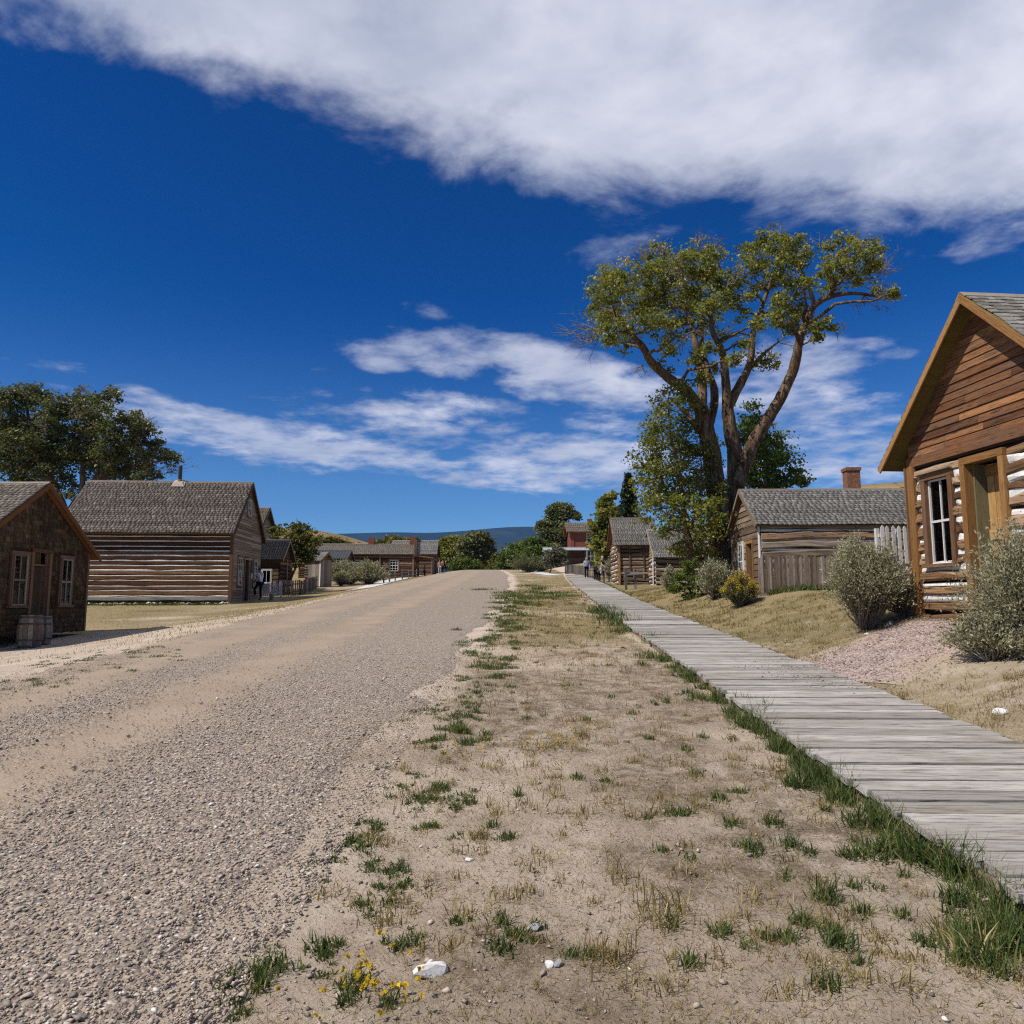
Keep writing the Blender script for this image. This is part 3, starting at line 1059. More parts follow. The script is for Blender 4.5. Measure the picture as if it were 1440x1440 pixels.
class Wall:
    """a wall plane: O + u*U + z*Z, facing N (all in the building's own frame)"""
    def __init__(self, root, O, U, N):
        self.r, self.O, self.U, self.N = root, Vector(O), Vector(U).normalized(), Vector(N).normalized()

    def p(self, u, z, n=0.0):
        return self.O + self.U * u + Vector((0, 0, z)) + self.N * n

    def bd(self, name, u0, u1, z0, z1, n0, n1, mat, parent=None, jit=0.0):
        """a board on the wall, its grain along the longer side"""
        par = parent or self.r
        un, zn, nn = (u0 + u1) / 2, (z0 + z1) / 2, (n0 + n1) / 2
        if (u1 - u0) >= (z1 - z0):
            return beam(par, name, self.p(u0, zn, nn), self.p(u1, zn, nn), abs(n1 - n0), z1 - z0, mat, (0, 0, 1), jit)
        return beam(par, name, self.p(un, z0, nn), self.p(un, z1, nn), abs(n1 - n0), u1 - u0, mat, self.U, jit)

    def core(self, L, H, ops, th=0.10, mat='inner', back=0.0):
        zs = sorted({0.0, H} | {c for o in ops for c in o[2:] if 0 < c < H})
        mb = MB()
        for a, b in zip(zs[:-1], zs[1:]):
            for (p, q) in segs(0, L, a, b, ops):
                pts = []
                for n in (-th - back, -back):
                    pts += [self.p(p, a, n), self.p(q, a, n), self.p(q, b, n), self.p(p, b, n)]
                mb.hexa(pts)
        return mb.build('inner_wall', mat, self.r)

    def logs(self, L, H, n, ops, mat, chink='chink', proud=0.11, gap=0.24, rough=0.10, ends=0.0, start=0.0, mats=None, sq=0.6, gapvar=0.0, cn=0.012, chr_=0.35, cv=0.14, ck=1.5):
        cuts = [start + (H - start) * (i + (random.uniform(-cv, cv) if 0 < i < n else 0)) / n for i in range(n + 1)]
        for i in range(n):
            z0 = cuts[i]
            h = cuts[i + 1] - z0
            mm = mats[i % len(mats)] if mats else mat
            gg = gap * (1 + gapvar * (random.random() - 0.5))
            for (a, b) in segs(0, L, z0, z0 + h, ops):
                ea = ends * random.uniform(0.5, 1) if a == 0 else 0
                eb = ends * random.uniform(0.5, 1) if b == L else 0
                zc = z0 + h * 0.5 + random.uniform(-1, 1) * 0.02 * h
                log(self.r, 'log', self.p(a - ea, zc, proud / 2 - 0.05), self.p(b + eb, zc, proud / 2 - 0.05), proud + 0.10, h * (1 - gg), mm, rough=rough, sq=sq)
                if chink and i < n - 1 or (chink and a > 0):
                    zt = z0 + h
                    gh = h * gg * ck
                    if i < n - 1:
                        log(self.r, 'chinking', self.p(a, zt, cn), self.p(b, zt, cn), 0.085, gh, chink, rough=chr_, sq=0.8)

    def clap(self, L, H, expo, ops, mat, start=0.0, thick=0.022, split=2.6, gable=None, name='board', jit=0.006):
        """lapped horizontal boards; gable=(half width, slope) clips them to the roof"""
        n = int(math.ceil((H - start) / expo))
        for i in range(n):
            z0, z1 = start + i * expo, min(H, start + (i + 1) * expo)
            for (a, b) in segs(0, L, z0, z1, ops):
                cuts = [a]
                while b - cuts[-1] > split * 1.4:
                    cuts.append(cuts[-1] + random.uniform(0.6, 1.0) * split)
                cuts.append(b)
                for c0, c1 in zip(cuts[:-1], cuts[1:]):
                    if c1 - c0 < 0.05:
                        continue
                    zz = (z0 + z1) / 2
                    top = None
                    beam(self.r, name, self.p(c0 + 0.003, zz, thick / 2 + random.uniform(0, 0.006)), self.p(c1 - 0.003, zz, thick / 2 + random.uniform(0, 0.006)),
                         thick, (z1 - z0) * 1.0 - 0.006, mat, (Vector((0, 0, 1)) - self.N * 0.12), jit)

    def gable_boards(self, W, z0, slope, expo, mat, thick=0.024, split=1.3, jit=0.006, inset=0.0, zcut=None):
        half = W / 2
        hr = half * slope
        n = int(hr / expo)
        for i in range(n + 1):
            a, b = i * expo, min(hr - 0.02, (i + 1) * expo)
            if b - a < 0.03:
                continue
            ua, ub = a / slope + inset, W - a / slope - inset
            ta, tb = b / slope + inset, W - b / slope - inset
            if tb - ta < 0.02:
                continue
            cuts = [0.0]
            L = ub - ua
            while L - cuts[-1] > split * 1.4:
                cuts.append(cuts[-1] + random.uniform(0.55, 1.05) * split)
            cuts.append(L)
            for c0, c1 in zip(cuts[:-1], cuts[1:]):
                p0, p1 = ua + c0, ua + c1
                mid = (p0 + p1) / 2
                t0 = max(p0, ta) - mid + 0.002
                t1 = min(p1, tb) - mid - 0.002
                if t1 - t0 < 0.01:
                    continue
                zz = z0 + (a + b) / 2
                nn = thick / 2 + random.uniform(0, 0.010)
                o = beam(self.r, 'board', self.p(p0 + 0.002, zz, nn), self.p(p1 - 0.002, zz, nn), thick, (b - a) - 0.008, mat, (Vector((0, 0, 1)) - self.N * 0.14), jit, top=(t0, t1))

    def window(self, u0, u1, z0, z1, cas='trim_brown', sash='paint_white', cw=0.10, grid=(2, 2), proud=0.13, label=None, blind=False, sill=True, depth=0.03, mull=None):
        fr = self.bd('window', u0 - cw, u1 + cw, z1, z1 + cw, 0, proud, cas)
        if label:
            fr['label'] = label

        def ch(name, *a):
            # children of the window's head piece keep their own place
            o = self.bd(name, *a)
            return reparent(o, fr)
        ch('casing', u0 - cw, u0, z0, z1 - 0.003, 0, proud - 0.004, cas)
        ch('casing', u1, u1 + cw, z0, z1 - 0.003, 0, proud - 0.004, cas)
        if sill:
            ch('sill', u0 - cw - 0.03, u1 + cw + 0.03, z0 - 0.06, z0 - 0.002, -0.02, proud + 0.05, cas)
        s = 0.045 if mull is None else mull
        mid = (z0 + z1) / 2
        nx, nz = grid
        ch('sash', u0 + 0.002, u0 + s, z0, z1 - 0.004, depth, depth + 0.045, sash)
        ch('sash', u1 - s, u1 - 0.002, z0, z1 - 0.004, depth, depth + 0.045, sash)
        ch('sash', u0 + s, u1 - s, z1 - s, z1 - 0.004, depth, depth + 0.043, sash)
        ch('sash', u0 + s, u1 - s, z0, z0 + s, depth, depth + 0.043, sash)
        for i in range(1, nx):
            uu = u0 + (u1 - u0) * i / nx
            ch('muntin', uu - s * 0.33, uu + s * 0.33, z0 + s, z1 - s, depth + 0.004, depth + 0.038, sash)
        for i in range(1, nz):
            zz = z0 + (z1 - z0) * i / nz
            t = s * (0.6 if (nz == 2 or i * 2 == nz) else 0.33)
            ch('muntin', u0 + s, u1 - s, zz - t, zz + t, depth + 0.001, depth + 0.041, sash)
        for i in range(nx):
            for j in range(nz):
                a, b = u0 + (u1 - u0) * i / nx, u0 + (u1 - u0) * (i + 1) / nx
                c, d = z0 + (z1 - z0) * j / nz, z0 + (z1 - z0) * (j + 1) / nz
                ch('pane', a + 0.01, b - 0.01, c + 0.01, d - 0.01, depth + 0.012, depth + 0.016, 'glass')
        if blind:
            ch('blind', u0 + 0.01, u1 - 0.01, z0 + (z1 - z0) * 0.02, z1 - 0.02, depth - 0.05, depth - 0.045, 'blind')
        return fr

    def door(self, u0, u1, z0, z1, cas='trim_orange', leaf='door_gold', cw=0.11, proud=0.13, recess=0.12, planks=4, jamb='trim_brown', panels=False, transom=0.0):
        fr = self.bd('door', u0 - cw, u1 + cw, z1, z1 + cw, 0, proud, cas)

        def ch(name, *a):
            o = self.bd(name, *a)
            return reparent(o, fr)
        ch('casing', u0 - cw, u0, z0, z1 - 0.003, 0, proud - 0.004, cas)
        ch('casing', u1, u1 + cw, z0, z1 - 0.003, 0, proud - 0.004, cas)
        ch('jamb', u0, u0 + 0.03, z0, z1, -recess, 0.0, jamb)
        ch('jamb', u1 - 0.03, u1, z0, z1, -recess, 0.0, jamb)
        ch('threshold', u0, u1, z0, z0 + 0.04, -recess, proud, jamb)
        zt = z1 - transom
        w_ = (u1 - u0 - 0.07) / planks
        for i in range(planks):
            a = u0 + 0.035 + i * w_
            ch('plank', a + 0.003, a + w_ - 0.003, z0 + 0.045, zt - 0.01, -recess, -recess + 0.035 + random.uniform(0, 0.012), leaf)
        if panels:
            for z in (z0 + 0.06, (z0 + zt) / 2 - 0.08, zt - 0.20):
                ch('rail', u0 + 0.04, u1 - 0.04, z, z + 0.16, -recess + 0.05, -recess + 0.065, leaf)
        if transom:
            ch('rail', u0 + 0.03, u1 - 0.03, zt, zt + 0.05, -recess, -recess + 0.08, cas)
            ch('pane', u0 + 0.03, u1 - 0.03, zt + 0.05, z1 - 0.01, -recess + 0.03, -recess + 0.034, 'glass')
        k = MB().lathe([(0.0, 0), (0.028, 0.005), (0.032, 0.03), (0.02, 0.05), (0.0, 0.055)], 10)
        M, _ = frame(self.p(u1 - 0.13, z0 + (zt - z0) * 0.45, -recess + 0.05), self.p(u1 - 0.13, z0 + (zt - z0) * 0.45, -recess + 0.08))
        o = k.build('handle', 'iron', self.r, M=M @ Matrix.Rotation(math.pi / 2, 4, 'Y'))
        reparent(o, fr)
        return fr


def shingle_arrays(O, A, B, N, L, S, wr=(0.09, 0.19), expo=0.14, thick=0.026, lift=0.010, sag=0.0, curve=None, tone=None, urange=None):
    """rows of split shingles over a plane; A along the ridge, B down the slope, N outwards"""
    rows = int(S / expo) + 1
    U0, U1, S0, S1, TH_, RN = [], [], [], [], [], []
    for r in range(rows):
        s1 = S - r * expo
        s0 = max(0.0, s1 - expo * 1.9)
        if s1 < 0.03:
            continue
        u = -random.uniform(0, 0.1)
        rowt = random.gauss(0, 0.13)
        while u < L:
            ww = random.uniform(*wr)
            a, b = max(0, u), min(L, u + ww)
            if b - a > 0.02 and (urange is None or urange[0] <= (a + b) / 2 < urange[1]):
                U0.append(a + 0.0015)
                U1.append(b - 0.0015)
                S0.append(s0)
                S1.append(s1 + random.uniform(-0.008, 0.010))
                TH_.append(thick * random.uniform(0.9, 1.12))
                RN.append(min(1, max(0, random.gauss(0.45, 0.10) + rowt + (random.choice((-.3, .3, .4)) if random.random() < 0.12 else 0))))
            u += ww
    U0, U1, S0, S1, TH_, RN = map(np.array, (U0, U1, S0, S1, TH_, RN))
    n = len(U0)
    lf = lift * rng.uniform(0.95, 1.06, n)
    tw = rng.normal(0, 0.12, n) * lift
    O, A, B, N = (np.array(v, dtype=float) for v in (O, A, B, N))

    def pt(u, s, h):
        z = h + sag * (np.sin(u * 1.7 + s * 0.8) * 0.5 + 0.5) * (s / S)
        return O + u[:, None] * A + s[:, None] * B + z[:, None] * N
    z0 = np.full(n, 0.004)
    V = np.stack([pt(U0, S0, z0), pt(U1, S0, z0), pt(U1, S1, lf + tw), pt(U0, S1, lf - tw),
                  pt(U0, S0, z0 + 0.004), pt(U1, S0, z0 + 0.004), pt(U1, S1, lf + tw + TH_), pt(U0, S1, lf - tw + TH_)], 1)
    base = (np.arange(n) * 8)[:, None]
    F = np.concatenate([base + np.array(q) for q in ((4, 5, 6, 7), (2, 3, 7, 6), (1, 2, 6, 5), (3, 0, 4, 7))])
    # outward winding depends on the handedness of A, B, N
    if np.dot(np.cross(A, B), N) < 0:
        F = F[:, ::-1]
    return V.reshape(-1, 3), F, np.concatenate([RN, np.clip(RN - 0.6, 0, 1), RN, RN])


class House:
    """gabled building. u runs along the ridge from the street gable, v away from the camera, z up"""
    def __init__(self, name, label, cat, loc, yaw, sx, L, W, H, slope, group=None, lean=(0, 0)):
        self.root = empty(name, loc, (lean[0], lean[1], yaw), label, cat, group)
        self.sx, self.L, self.W, self.H, self.slope = sx, L, W, H, slope
        r = self.root
        self.side = Wall(r, (0, 0, 0), (sx, 0, 0), (0, -1, 0))
        self.gab = Wall(r, (0, W, 0), (0, -1, 0), (-sx, 0, 0))      # u from the far corner towards the camera
        self.back = Wall(r, (sx * L, 0, 0), (0, 1, 0), (sx, 0, 0))
        self.far = Wall(r, (0, W, 0), (sx, 0, 0), (0, 1, 0))

    def shell(self, ops_side=(), ops_gab=(), mat='inner', th=0.1, backmat='log_dark', floor=True):
        H, W, L, sx = self.H, self.W, self.L, self.sx
        self.side.core(L, H, list(ops_side), th, mat)
        self.gab.core(W, H, [o for o in ops_gab if o[2] < H], th, mat)
        hr = W / 2 * self.slope
        ga = [o for o in ops_gab if o[2] >= H]
        for x0, n in ((0.0, 1), (L, -1)):
            pts = [(sx * x0, 0, H), (sx * x0, W, H), (sx * x0, W / 2, H + hr)]
            MB().poly_prism(pts, (sx * n * th, 0, 0)).build('gable_wall', mat, self.root)
        for nm, w_, l_ in (('back_wall', self.back, W), ('rear_wall', self.far, L)):
            for i in range(int(H / 0.3) + 1):
                a, b = i * 0.3, min(H, i * 0.3 + 0.3)
                if b - a > 0.05:
                    w_.bd('log' if 'log' in backmat else 'board', 0.0, l_, a + 0.01, b, -th - 0.02 + (0.02 if nm == 'back_wall' else 0.018), 0.0, backmat)
        if floor:
            MB().box(min(0.12 * sx, sx * (L - 0.12)), max(0.12 * sx, sx * (L - 0.12)), 0.12, W - 0.12, 0.02, 0.06).build('floor', 'board_grey', self.root)

    def roof(self, oe=0.35, orake=0.3, mat='shingle_grey', deck='trim_brown', th=0.05, expo=0.14, wr=(0.09, 0.19), sag=0.0, fascia='trim_brown', fh=0.14, single=None, ridge_mat='board_grey', oback=0.2, far_detail=True, metal=False, lift=0.010):
        L, W, H, s, sx = self.L, self.W, self.H, self.slope, self.sx
        run = W / 2 + oe
        q = math.hypot(1, s)
        zr = H + W / 2 * s + 0.05
        ze = zr - run * s
        root = None
        x0, x1 = -orake, L + oback
        for side in (-1, 1):
            v0, ve = W / 2, W / 2 + side * run
            nrm = Vector((0, side * s / q, 1 / q))
            pts = [Vector((sx * x0, v0, zr)), Vector((sx * x1, v0, zr)), Vector((sx * x1, ve, ze)), Vector((sx * x0, ve, ze))]
            if (sx < 0) != (side > 0):
                pts = [pts[1], pts[0], pts[3], pts[2]]
            low = [p - nrm * th for p in pts]
            m = MB().hexa(low + pts)
            o = m.build('roof', deck, self.root)
            O = Vector((sx * x0, v0, zr)) + nrm * 0.002
            A = Vector((sx, 0, 0))
            B = Vector((0, side * 1 / q, -s / q))
            S = run * q
            if metal:
                mm = MB()
                nrib = int((x1 - x0) / 0.3)
                for i in range(nrib + 1):
                    xx = x0 + (x1 - x0) * i / nrib
                    a = Vector((sx * xx, v0, zr)) + nrm * 0.012
                    b = Vector((sx * xx, ve, ze)) + nrm * 0.012
                    mm.tube([a, b], 0.018, 5)
                mm.build('rib', deck, o)
            elif side < 0 or far_detail:
                if single and side < 0:
                    self.single(o, O, A, B, nrm, x1 - x0, S, single, expo)
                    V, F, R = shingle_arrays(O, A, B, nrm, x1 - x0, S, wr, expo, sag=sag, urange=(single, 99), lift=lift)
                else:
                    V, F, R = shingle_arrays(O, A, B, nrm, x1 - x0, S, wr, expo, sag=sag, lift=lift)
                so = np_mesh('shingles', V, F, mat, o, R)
                so['kind'] = 'stuff'
            # barge board along the slope
            for xx, f in ((x0, fascia),):
                a = Vector((sx * (xx - 0.012), v0, zr - 0.005)) - nrm * (fh / 2)
                b = Vector((sx * (xx - 0.012), ve, ze - 0.005)) - nrm * (fh / 2)
                if f:
                    beam(self.root, 'barge_board', a, b, 0.024, fh, f, nrm, 0.004)
            bo = beam(self.root, 'ridge_board', (sx * (x0 - 0.01), v0 + side * 0.055, zr + 0.03 - 0.055 * s), (sx * (x1), v0 + side * 0.055, zr + 0.03 - 0.055 * s), 0.14 + 0.003 * side, 0.02, ridge_mat, nrm, 0.005)
        self.zr, self.ze = zr, ze

    def single(self, roof, O, A, B, N, L, S, umax, expo):
        """shingles near enough to tell apart: each one its own piece, from a few shared shapes"""
        shapes = []
        for w_ in (0.10, 0.13, 0.155, 0.18):
            l_ = expo * 1.9
            th = 0.016
            mb = MB().hexa([(-w_ / 2, 0, 0.002), (w_ / 2, 0, 0.002), (w_ / 2, l_, 0.002), (-w_ / 2, l_, 0.004), (-w_ / 2, 0, 0.006), (w_ / 2, 0, 0.006), (w_ / 2, l_, th), (-w_ / 2, l_, th + 0.003)])
            me = bpy.data.meshes.new('shingle')
            me.from_pydata(mb.v, [], mb.f)
            me.materials.append(MATS['shingle_piece'])
            shapes.append((w_, me))
        rows = int(S / expo) + 1
        for r in range(rows):
            s1 = S - r * expo
            if s1 < 0.06:
                continue
            u = random.uniform(0, 0.06)
            while u < umax:
                w_, me = random.choice(shapes)
                p = O + A * (u + w_ / 2) + B * max(0.0, s1 - expo * 1.9 + random.uniform(-0.012, 0.018)) + N * 0.003
                M = Matrix.Identity(4)
                tilt = random.uniform(0.02, 0.06)
                Bt = (B + N * tilt).normalized()
                Nt = (N - B * tilt).normalized()
                At = Bt.cross(Nt)
                for i in range(3):
                    M[i][0], M[i][1], M[i][2], M[i][3] = At[i], Bt[i], Nt[i], p[i]
                link_mesh('shingle', me, None, roof, M)
                u += w_ + 0.006


# ------------------------------------------------------------------ log house on the right, gable to the street
yawR = math.radians(5.1)
hr_loc = P(1284, 862, 13)
H = House('log_house', 'tall gabled log house with red-brown board gable beside the grey-green sagebrush', 'house',
          (hr_loc.x + 0.57, 13.0 - 3.98, hr_loc.z), yawR, 1, 6.0, 4.0, 2.92, 0.955)
wopen = (0.40, 0.98, 0.82, 2.24)
dopen = (1.40, 2.12, 0.12, 2.34)
H.shell([], [wopen, dopen, (2.9, 3.5, 0.9, 2.2)])
H.gab.logs(4.0, 2.50, 10, [(wopen[0] - .11, wopen[1] + .11, wopen[2] - .05, wopen[3] + .1), (dopen[0] - .12, dopen[1] + .12, 0, dopen[3] + .1), (2.79, 3.61, .85, 2.3)],
           'log_brown', gap=0.34, rough=0.26, proud=0.13, gapvar=0.7, cn=0.05)
H.side.logs(6.0, 2.85, 11, [], 'log_brown', gap=0.34, rough=0.22, proud=0.13)
H.gab.bd('corner_board', -0.05, 0.13, -0.02, 2.55, 0.10, 0.155, 'trim_orange')
beam(H.root, 'corner_board', (-0.14, 4.06, 0), (-0.14, 4.06, 2.55), 0.10, 0.03, 'trim_brown', (0, 1, 0))
H.gab.bd('frieze_board', -0.06, 4.06, 2.53, 2.69, 0.11, 0.145, 'board_red')
gw = Wall(H.root, (-0.105, 4.0, 0), (0, -1, 0), (-1, 0, 0))
MB().poly_prism([(-0.10, 0, 2.5), (-0.10, 0, 2.92), (-0.10, 2, 2.92 + 2 * .955), (-0.10, 4, 2.92), (-0.10, 4, 2.5)], (0.1, 0, 0)).build('gable_wall', 'inner', H.root)
gw.clap(4.0, 2.92, 0.115, [], 'board_red', start=2.69, split=1.3)
gw.gable_boards(4.0, 2.92, 0.955, 0.128, 'board_red', thick=0.03, split=1.9, jit=0.012)
H.roof(0.42, 0.44, 'shingle_grey', 'soffit_olive', 0.04, 0.135, fascia='trim_orange', fh=0.10, single=1.65, lift=0.02)
H.gab.window(*wopen, cas='trim_brown', grid=(2, 2), cw=0.10, proud=0.15, mull=0.032)
beam(H.root, 'head_board', H.gab.p(0.22, 2.355, 0.17), H.gab.p(1.1, 2.365, 0.17), 0.07, 0.025, 'board_tan')
H.gab.door(*dopen, proud=0.15, recess=0.24, jamb='jamb_green', panels=True)
H.gab.window(2.9, 3.5, 0.9, 2.2, grid=(2, 2), cw=0.10, proud=0.15)
log(H.root, 'sill_log', H.gab.p(-0.1, -0.14, 0.06), H.gab.p(4.1, -0.14, 0.06), 0.3, 0.3, 'log_brown', rough=0.2)
log(H.root, 'sill_log', H.side.p(0.12, -0.14, 0.06), H.side.p(6.0, -0.14, 0.06), 0.3, 0.3, 'log_brown', rough=0.2)

# ------------------------------------------------------------------ long cabin beyond it
yawC = math.radians(-1.6)
H2 = House('log_cabin', 'low long log cabin with grey shingle roof behind the picket fence', 'cabin', (8.35, 25.0, 1.80), yawC, 1, 10.0, 3.5, 2.46, 0.76)
d2, w2 = (2.0, 2.62, 0.1, 1.85), (0.95, 1.5, 0.65, 1.9)
H2.shell([], [d2, w2])
H2.side.logs(10.0, 2.46, 8, [], 'log_grey', gap=0.22, rough=0.24, proud=0.14, gapvar=1.0, mats=['log_grey', 'log_brown', 'log_grey', 'board_grey', 'log_grey'])
H2.gab.clap(3.5, 2.46, 0.22, [(1.9, 2.72, 0, 1.96), (.85, 1.6, .6, 2.0)], 'log_grey', thick=0.03, split=4)
H2.gab.gable_boards(3.5, 2.46, 0.76, 0.2, 'log_grey', thick=0.03, split=2.2, inset=0.03)
H2.gab.bd('corner_board', 3.38, 3.54, 0, 2.42, 0.03, 0.06, 'paint_white')
H2.gab.bd('corner_board', -0.04, 0.1, 0, 2.42, 0.03, 0.06, 'board_tan')
H2.gab.door(*d2, leaf='door_dark', cas='trim_orange', proud=0.07)
H2.gab.window(*w2, cas='paint_white', proud=0.07, grid=(2, 2))
H2.roof(0.2, 0.2, 'shingle_grey', 'trim_brown', 0.05, 0.15, (0.11, 0.24), sag=0.02, fascia='board_tan', fh=0.10, lift=0.014)

# roof and chimney of the house behind it
bz = g1(15, 42)
H2b = House('log_house', 'grey-roofed house with a dark red brick chimney rising behind the long cabin', 'house', (16.0, 42.0, bz - 0.2), math.radians(-3), 1, 7.0, 5.0, 4.0, 0.72)
H2b.shell()
H2b.side.logs(7.0, 4.0, 12, [], 'log_grey', gap=0.25)
H2b.gab.clap(5.0, 4.0, 0.2, [], 'board_grey')
H2b.gab.gable_boards(5.0, 4.0, 0.72, 0.2, 'board_grey')
H2b.roof(0.3, 0.25, 'shingle_grey', 'trim_brown', expo=0.16)
zt = P(1190, 664, 45).z - H2b.root.location.z
xc = P(1193, 670, 44).x - 16.0
ch = MB().box(xc - 0.38, xc + 0.38, 1.7, 2.4, H2b.H + 0.6, zt).box(xc - 0.44, xc + 0.44, 1.64, 2.46, zt - 0.16, zt + 0.03).build('chimney', 'chimney_stone', H2b.root)

# ------------------------------------------------------------------ farther cabin with the deep eave, and the shed against it
c3 = P(868, 822, 46)
H3 = House('log_cabin', 'small log cabin with deep front eave beside the interpretive post', 'cabin', (c3.x + .12, 46.0, c3.z - 0.05), math.radians(-1), 1, 2.35, 3.6, 2.75, 0.86)
H3.shell()
H3.side.logs(2.35, 2.75, 11, [], 'log_grey', gap=0.22, rough=0.25, ends=0.12, chink=None, gapvar=.8)
H3.gab.logs(3.6, 2.75, 11, [], 'log_brown', gap=0.36, rough=0.25, ends=0.12)
H3.gab.gable_boards(3.6, 2.75, 0.86, 0.2, 'board_tan')
for u in (0.02, 2.3):
    log(H3.root, 'post', H3.side.p(u, -0.1, 0.16), H3.side.p(u, 2.7, 0.16), 0.14, 0.14, 'trim_orange', up=(1, 0, 0), rough=0.1)
for u in (0.62, 1.48):
    H3.side.bd('batten', u, u + 0.07, 1.0, 2.4, 0.14, 0.17, 'trim_brown')
for u in (0.25, 0.85, 1.45):
    H3.side.bd('batten', u, u + 0.08, 0.45, 1.05, 0.14, 0.17, 'board_tan')
H3.side.bd('sill', 0.0, 2.35, 0.70, 0.80, 0.14, 0.19, 'board_tan')
H3.roof(0.42, 0.3, 'shingle_grey', 'trim_brown', expo=0.15, fascia='trim_brown', oback=0.15)
c4 = P(926, 822, 43.6)
H4 = House('log_shed', 'low log shed with chinked corner half hidden behind the cottonwood leaves', 'shed', (c4.x - 0.1, 43.8, c4.z - 0.25), math.radians(-1), 1, 5.5, 4.0, 2.0, 0.80)
H4.shell()
H4.side.logs(5.5, 2.0, 8, [], 'log_grey', gap=0.20, rough=0.2, chink=None)
H4.gab.logs(4.0, 2.0, 8, [], 'log_brown', gap=0.4, rough=0.25)
H4.gab.gable_boards(4.0, 2.0, 0.80, 0.2, 'board_tan')
H4.gab.bd('corner_board', 3.86, 4.04, 0, 2.0, 0.13, 0.17, 'paint_white')
H4.roof(0.3, 0.16, 'shingle_grey', 'trim_brown', expo=0.15, fascia='board_tan', fh=0.1)

# ------------------------------------------------------------------ brick house far up the right side
b0 = P(803, 795, 125)
H5 = House('brick_house', 'two-storey red brick house far up the street behind the trees', 'house', (b0.x, 125.0, b0.z - 0.6), 0.0, 1, 12.0, 8.0, P(803, 746, 125).z - b0.z + 0.6, 0.42)
hh = H5.H
bo = [(2.75, 3.95, 1.0, 3.3), (2.75, 3.95, 4.3, hh - 0.45), (7.0, 8.2, 1.0, 3.3), (7.0, 8.2, 4.3, hh - 0.45)]
H5.shell(bo, [], 'brick_red', 0.3, 'brick_red')
H5.side.bd('corner_pier', -0.02, 0.55, 0, hh, 0.0, 0.12, 'brick_red')
H5.gab.bd('corner_pier', 7.4, 8.0, 0, hh - 0.01, 0.0, 0.12, 'brick_red')
for o_ in bo:
    fr = H5.side.window(o_[0], o_[1], o_[2], o_[3], cas='stone_trim', sash='paint_white', grid=(2, 2), cw=0.16, proud=0.06, depth=-0.15, mull=0.10)
    n = 9
    arch = MB()
    for i in range(n):
        t0, t1 = math.pi * i / n, math.pi * (i + 1) / n
        c = (o_[0] + o_[1]) / 2
        r0, r1 = 0.60, 0.80
        f = lambda r, t: H5.side.p(c + r * math.cos(t), o_[3] + 0.13 + 0.55 * r * math.sin(t), 0.0)
        arch.hexa([f(r0, t0), f(r1, t0), f(r1, t1), f(r0, t1)] + [p + Vector((0, -0.08, 0)) for p in (f(r0, t0), f(r1, t0), f(r1, t1), f(r0, t1))])
    arch.build('arch', 'stone_trim', H5.root)
H5.side.bd('frieze_board', -0.1, 12, hh - 0.42, hh, 0.02, 0.10, 'trim_orange')
H5.roof(0.7, 0.7, 'shingle_brown', 'trim_orange', 0.12, 0.3, (0.25, 0.4), fascia='trim_orange', fh=0.3)
H5.gab.bd('balcony', 3.0, 8.0, 3.1, 3.3, 0.0, 2.0, 'trim_brown')
for i in range(5):
    H5.gab.bd('baluster', 3.2 + i * 1.1, 3.3 + i * 1.1, 3.3, 4.3, 1.88, 1.96, 'trim_orange')
H5.gab.bd('rail', 3.0, 8.0, 4.3, 4.4, 1.86, 1.98, 'trim_orange')
MB().box(3.2, 4.0, 3.4, 4.2, hh + 1.2, hh + 2.35).build('chimney', 'brick_red', H5.root)

s0 = P(775, 797, 100)
S1 = House('open_shed', 'low open-fronted shed with pale tin roof in front of the brick house', 'shed', (P(767, 790, 100).x, 100.0, g1(8, 100) - 0.1), 0.0, 1, 5.6, 2.6, 2.15, 0.28)
S1.far.clap(5.6, 2.1, 0.25, [], 'log_dark')
MB().box(0, 5.6, 2.5, 2.6, 0, 2.15).box(0, 5.6, 0.9, 1.0, 0, 1.1).build('back_wall', 'log_dark', S1.root)
for u in (0.1, 2.3, 5.4):
    log(S1.root, 'post', (u, 0.1, 0), (u, 0.1, 2.2), 0.16, 0.16, 'post_grey', (1, 0, 0))
for u in (0.1, 5.4):
    log(S1.root, 'post', (u, 2.4, 0), (u, 2.4, 2.2), 0.16, 0.16, 'post_grey', (1, 0, 0))
S1.roof(0.35, 0.3, 'shingle_grey', 'tin_roof', 0.05, fascia=None, metal=True, ridge_mat='tin_roof')

# ------------------------------------------------------------------ shingled house at the left edge
s_loc = P(117, 886, 23)
HS = House('shingle_house', 'dark shingle-sided gabled house at the left edge with two barrels by its door', 'house', (s_loc.x + 0.0, 18.0, s_loc.z - 0.02), 0.0, -1, 5.5, 5.0, 2.40, 0.68)
wS = [(2.92, 3.50, 0.78, 2.12), (0.88, 1.40, 0.78, 2.12)]
dS = (1.98, 2.66, 0.05, 2.22)
HS.shell([], wS + [dS])
SW = []


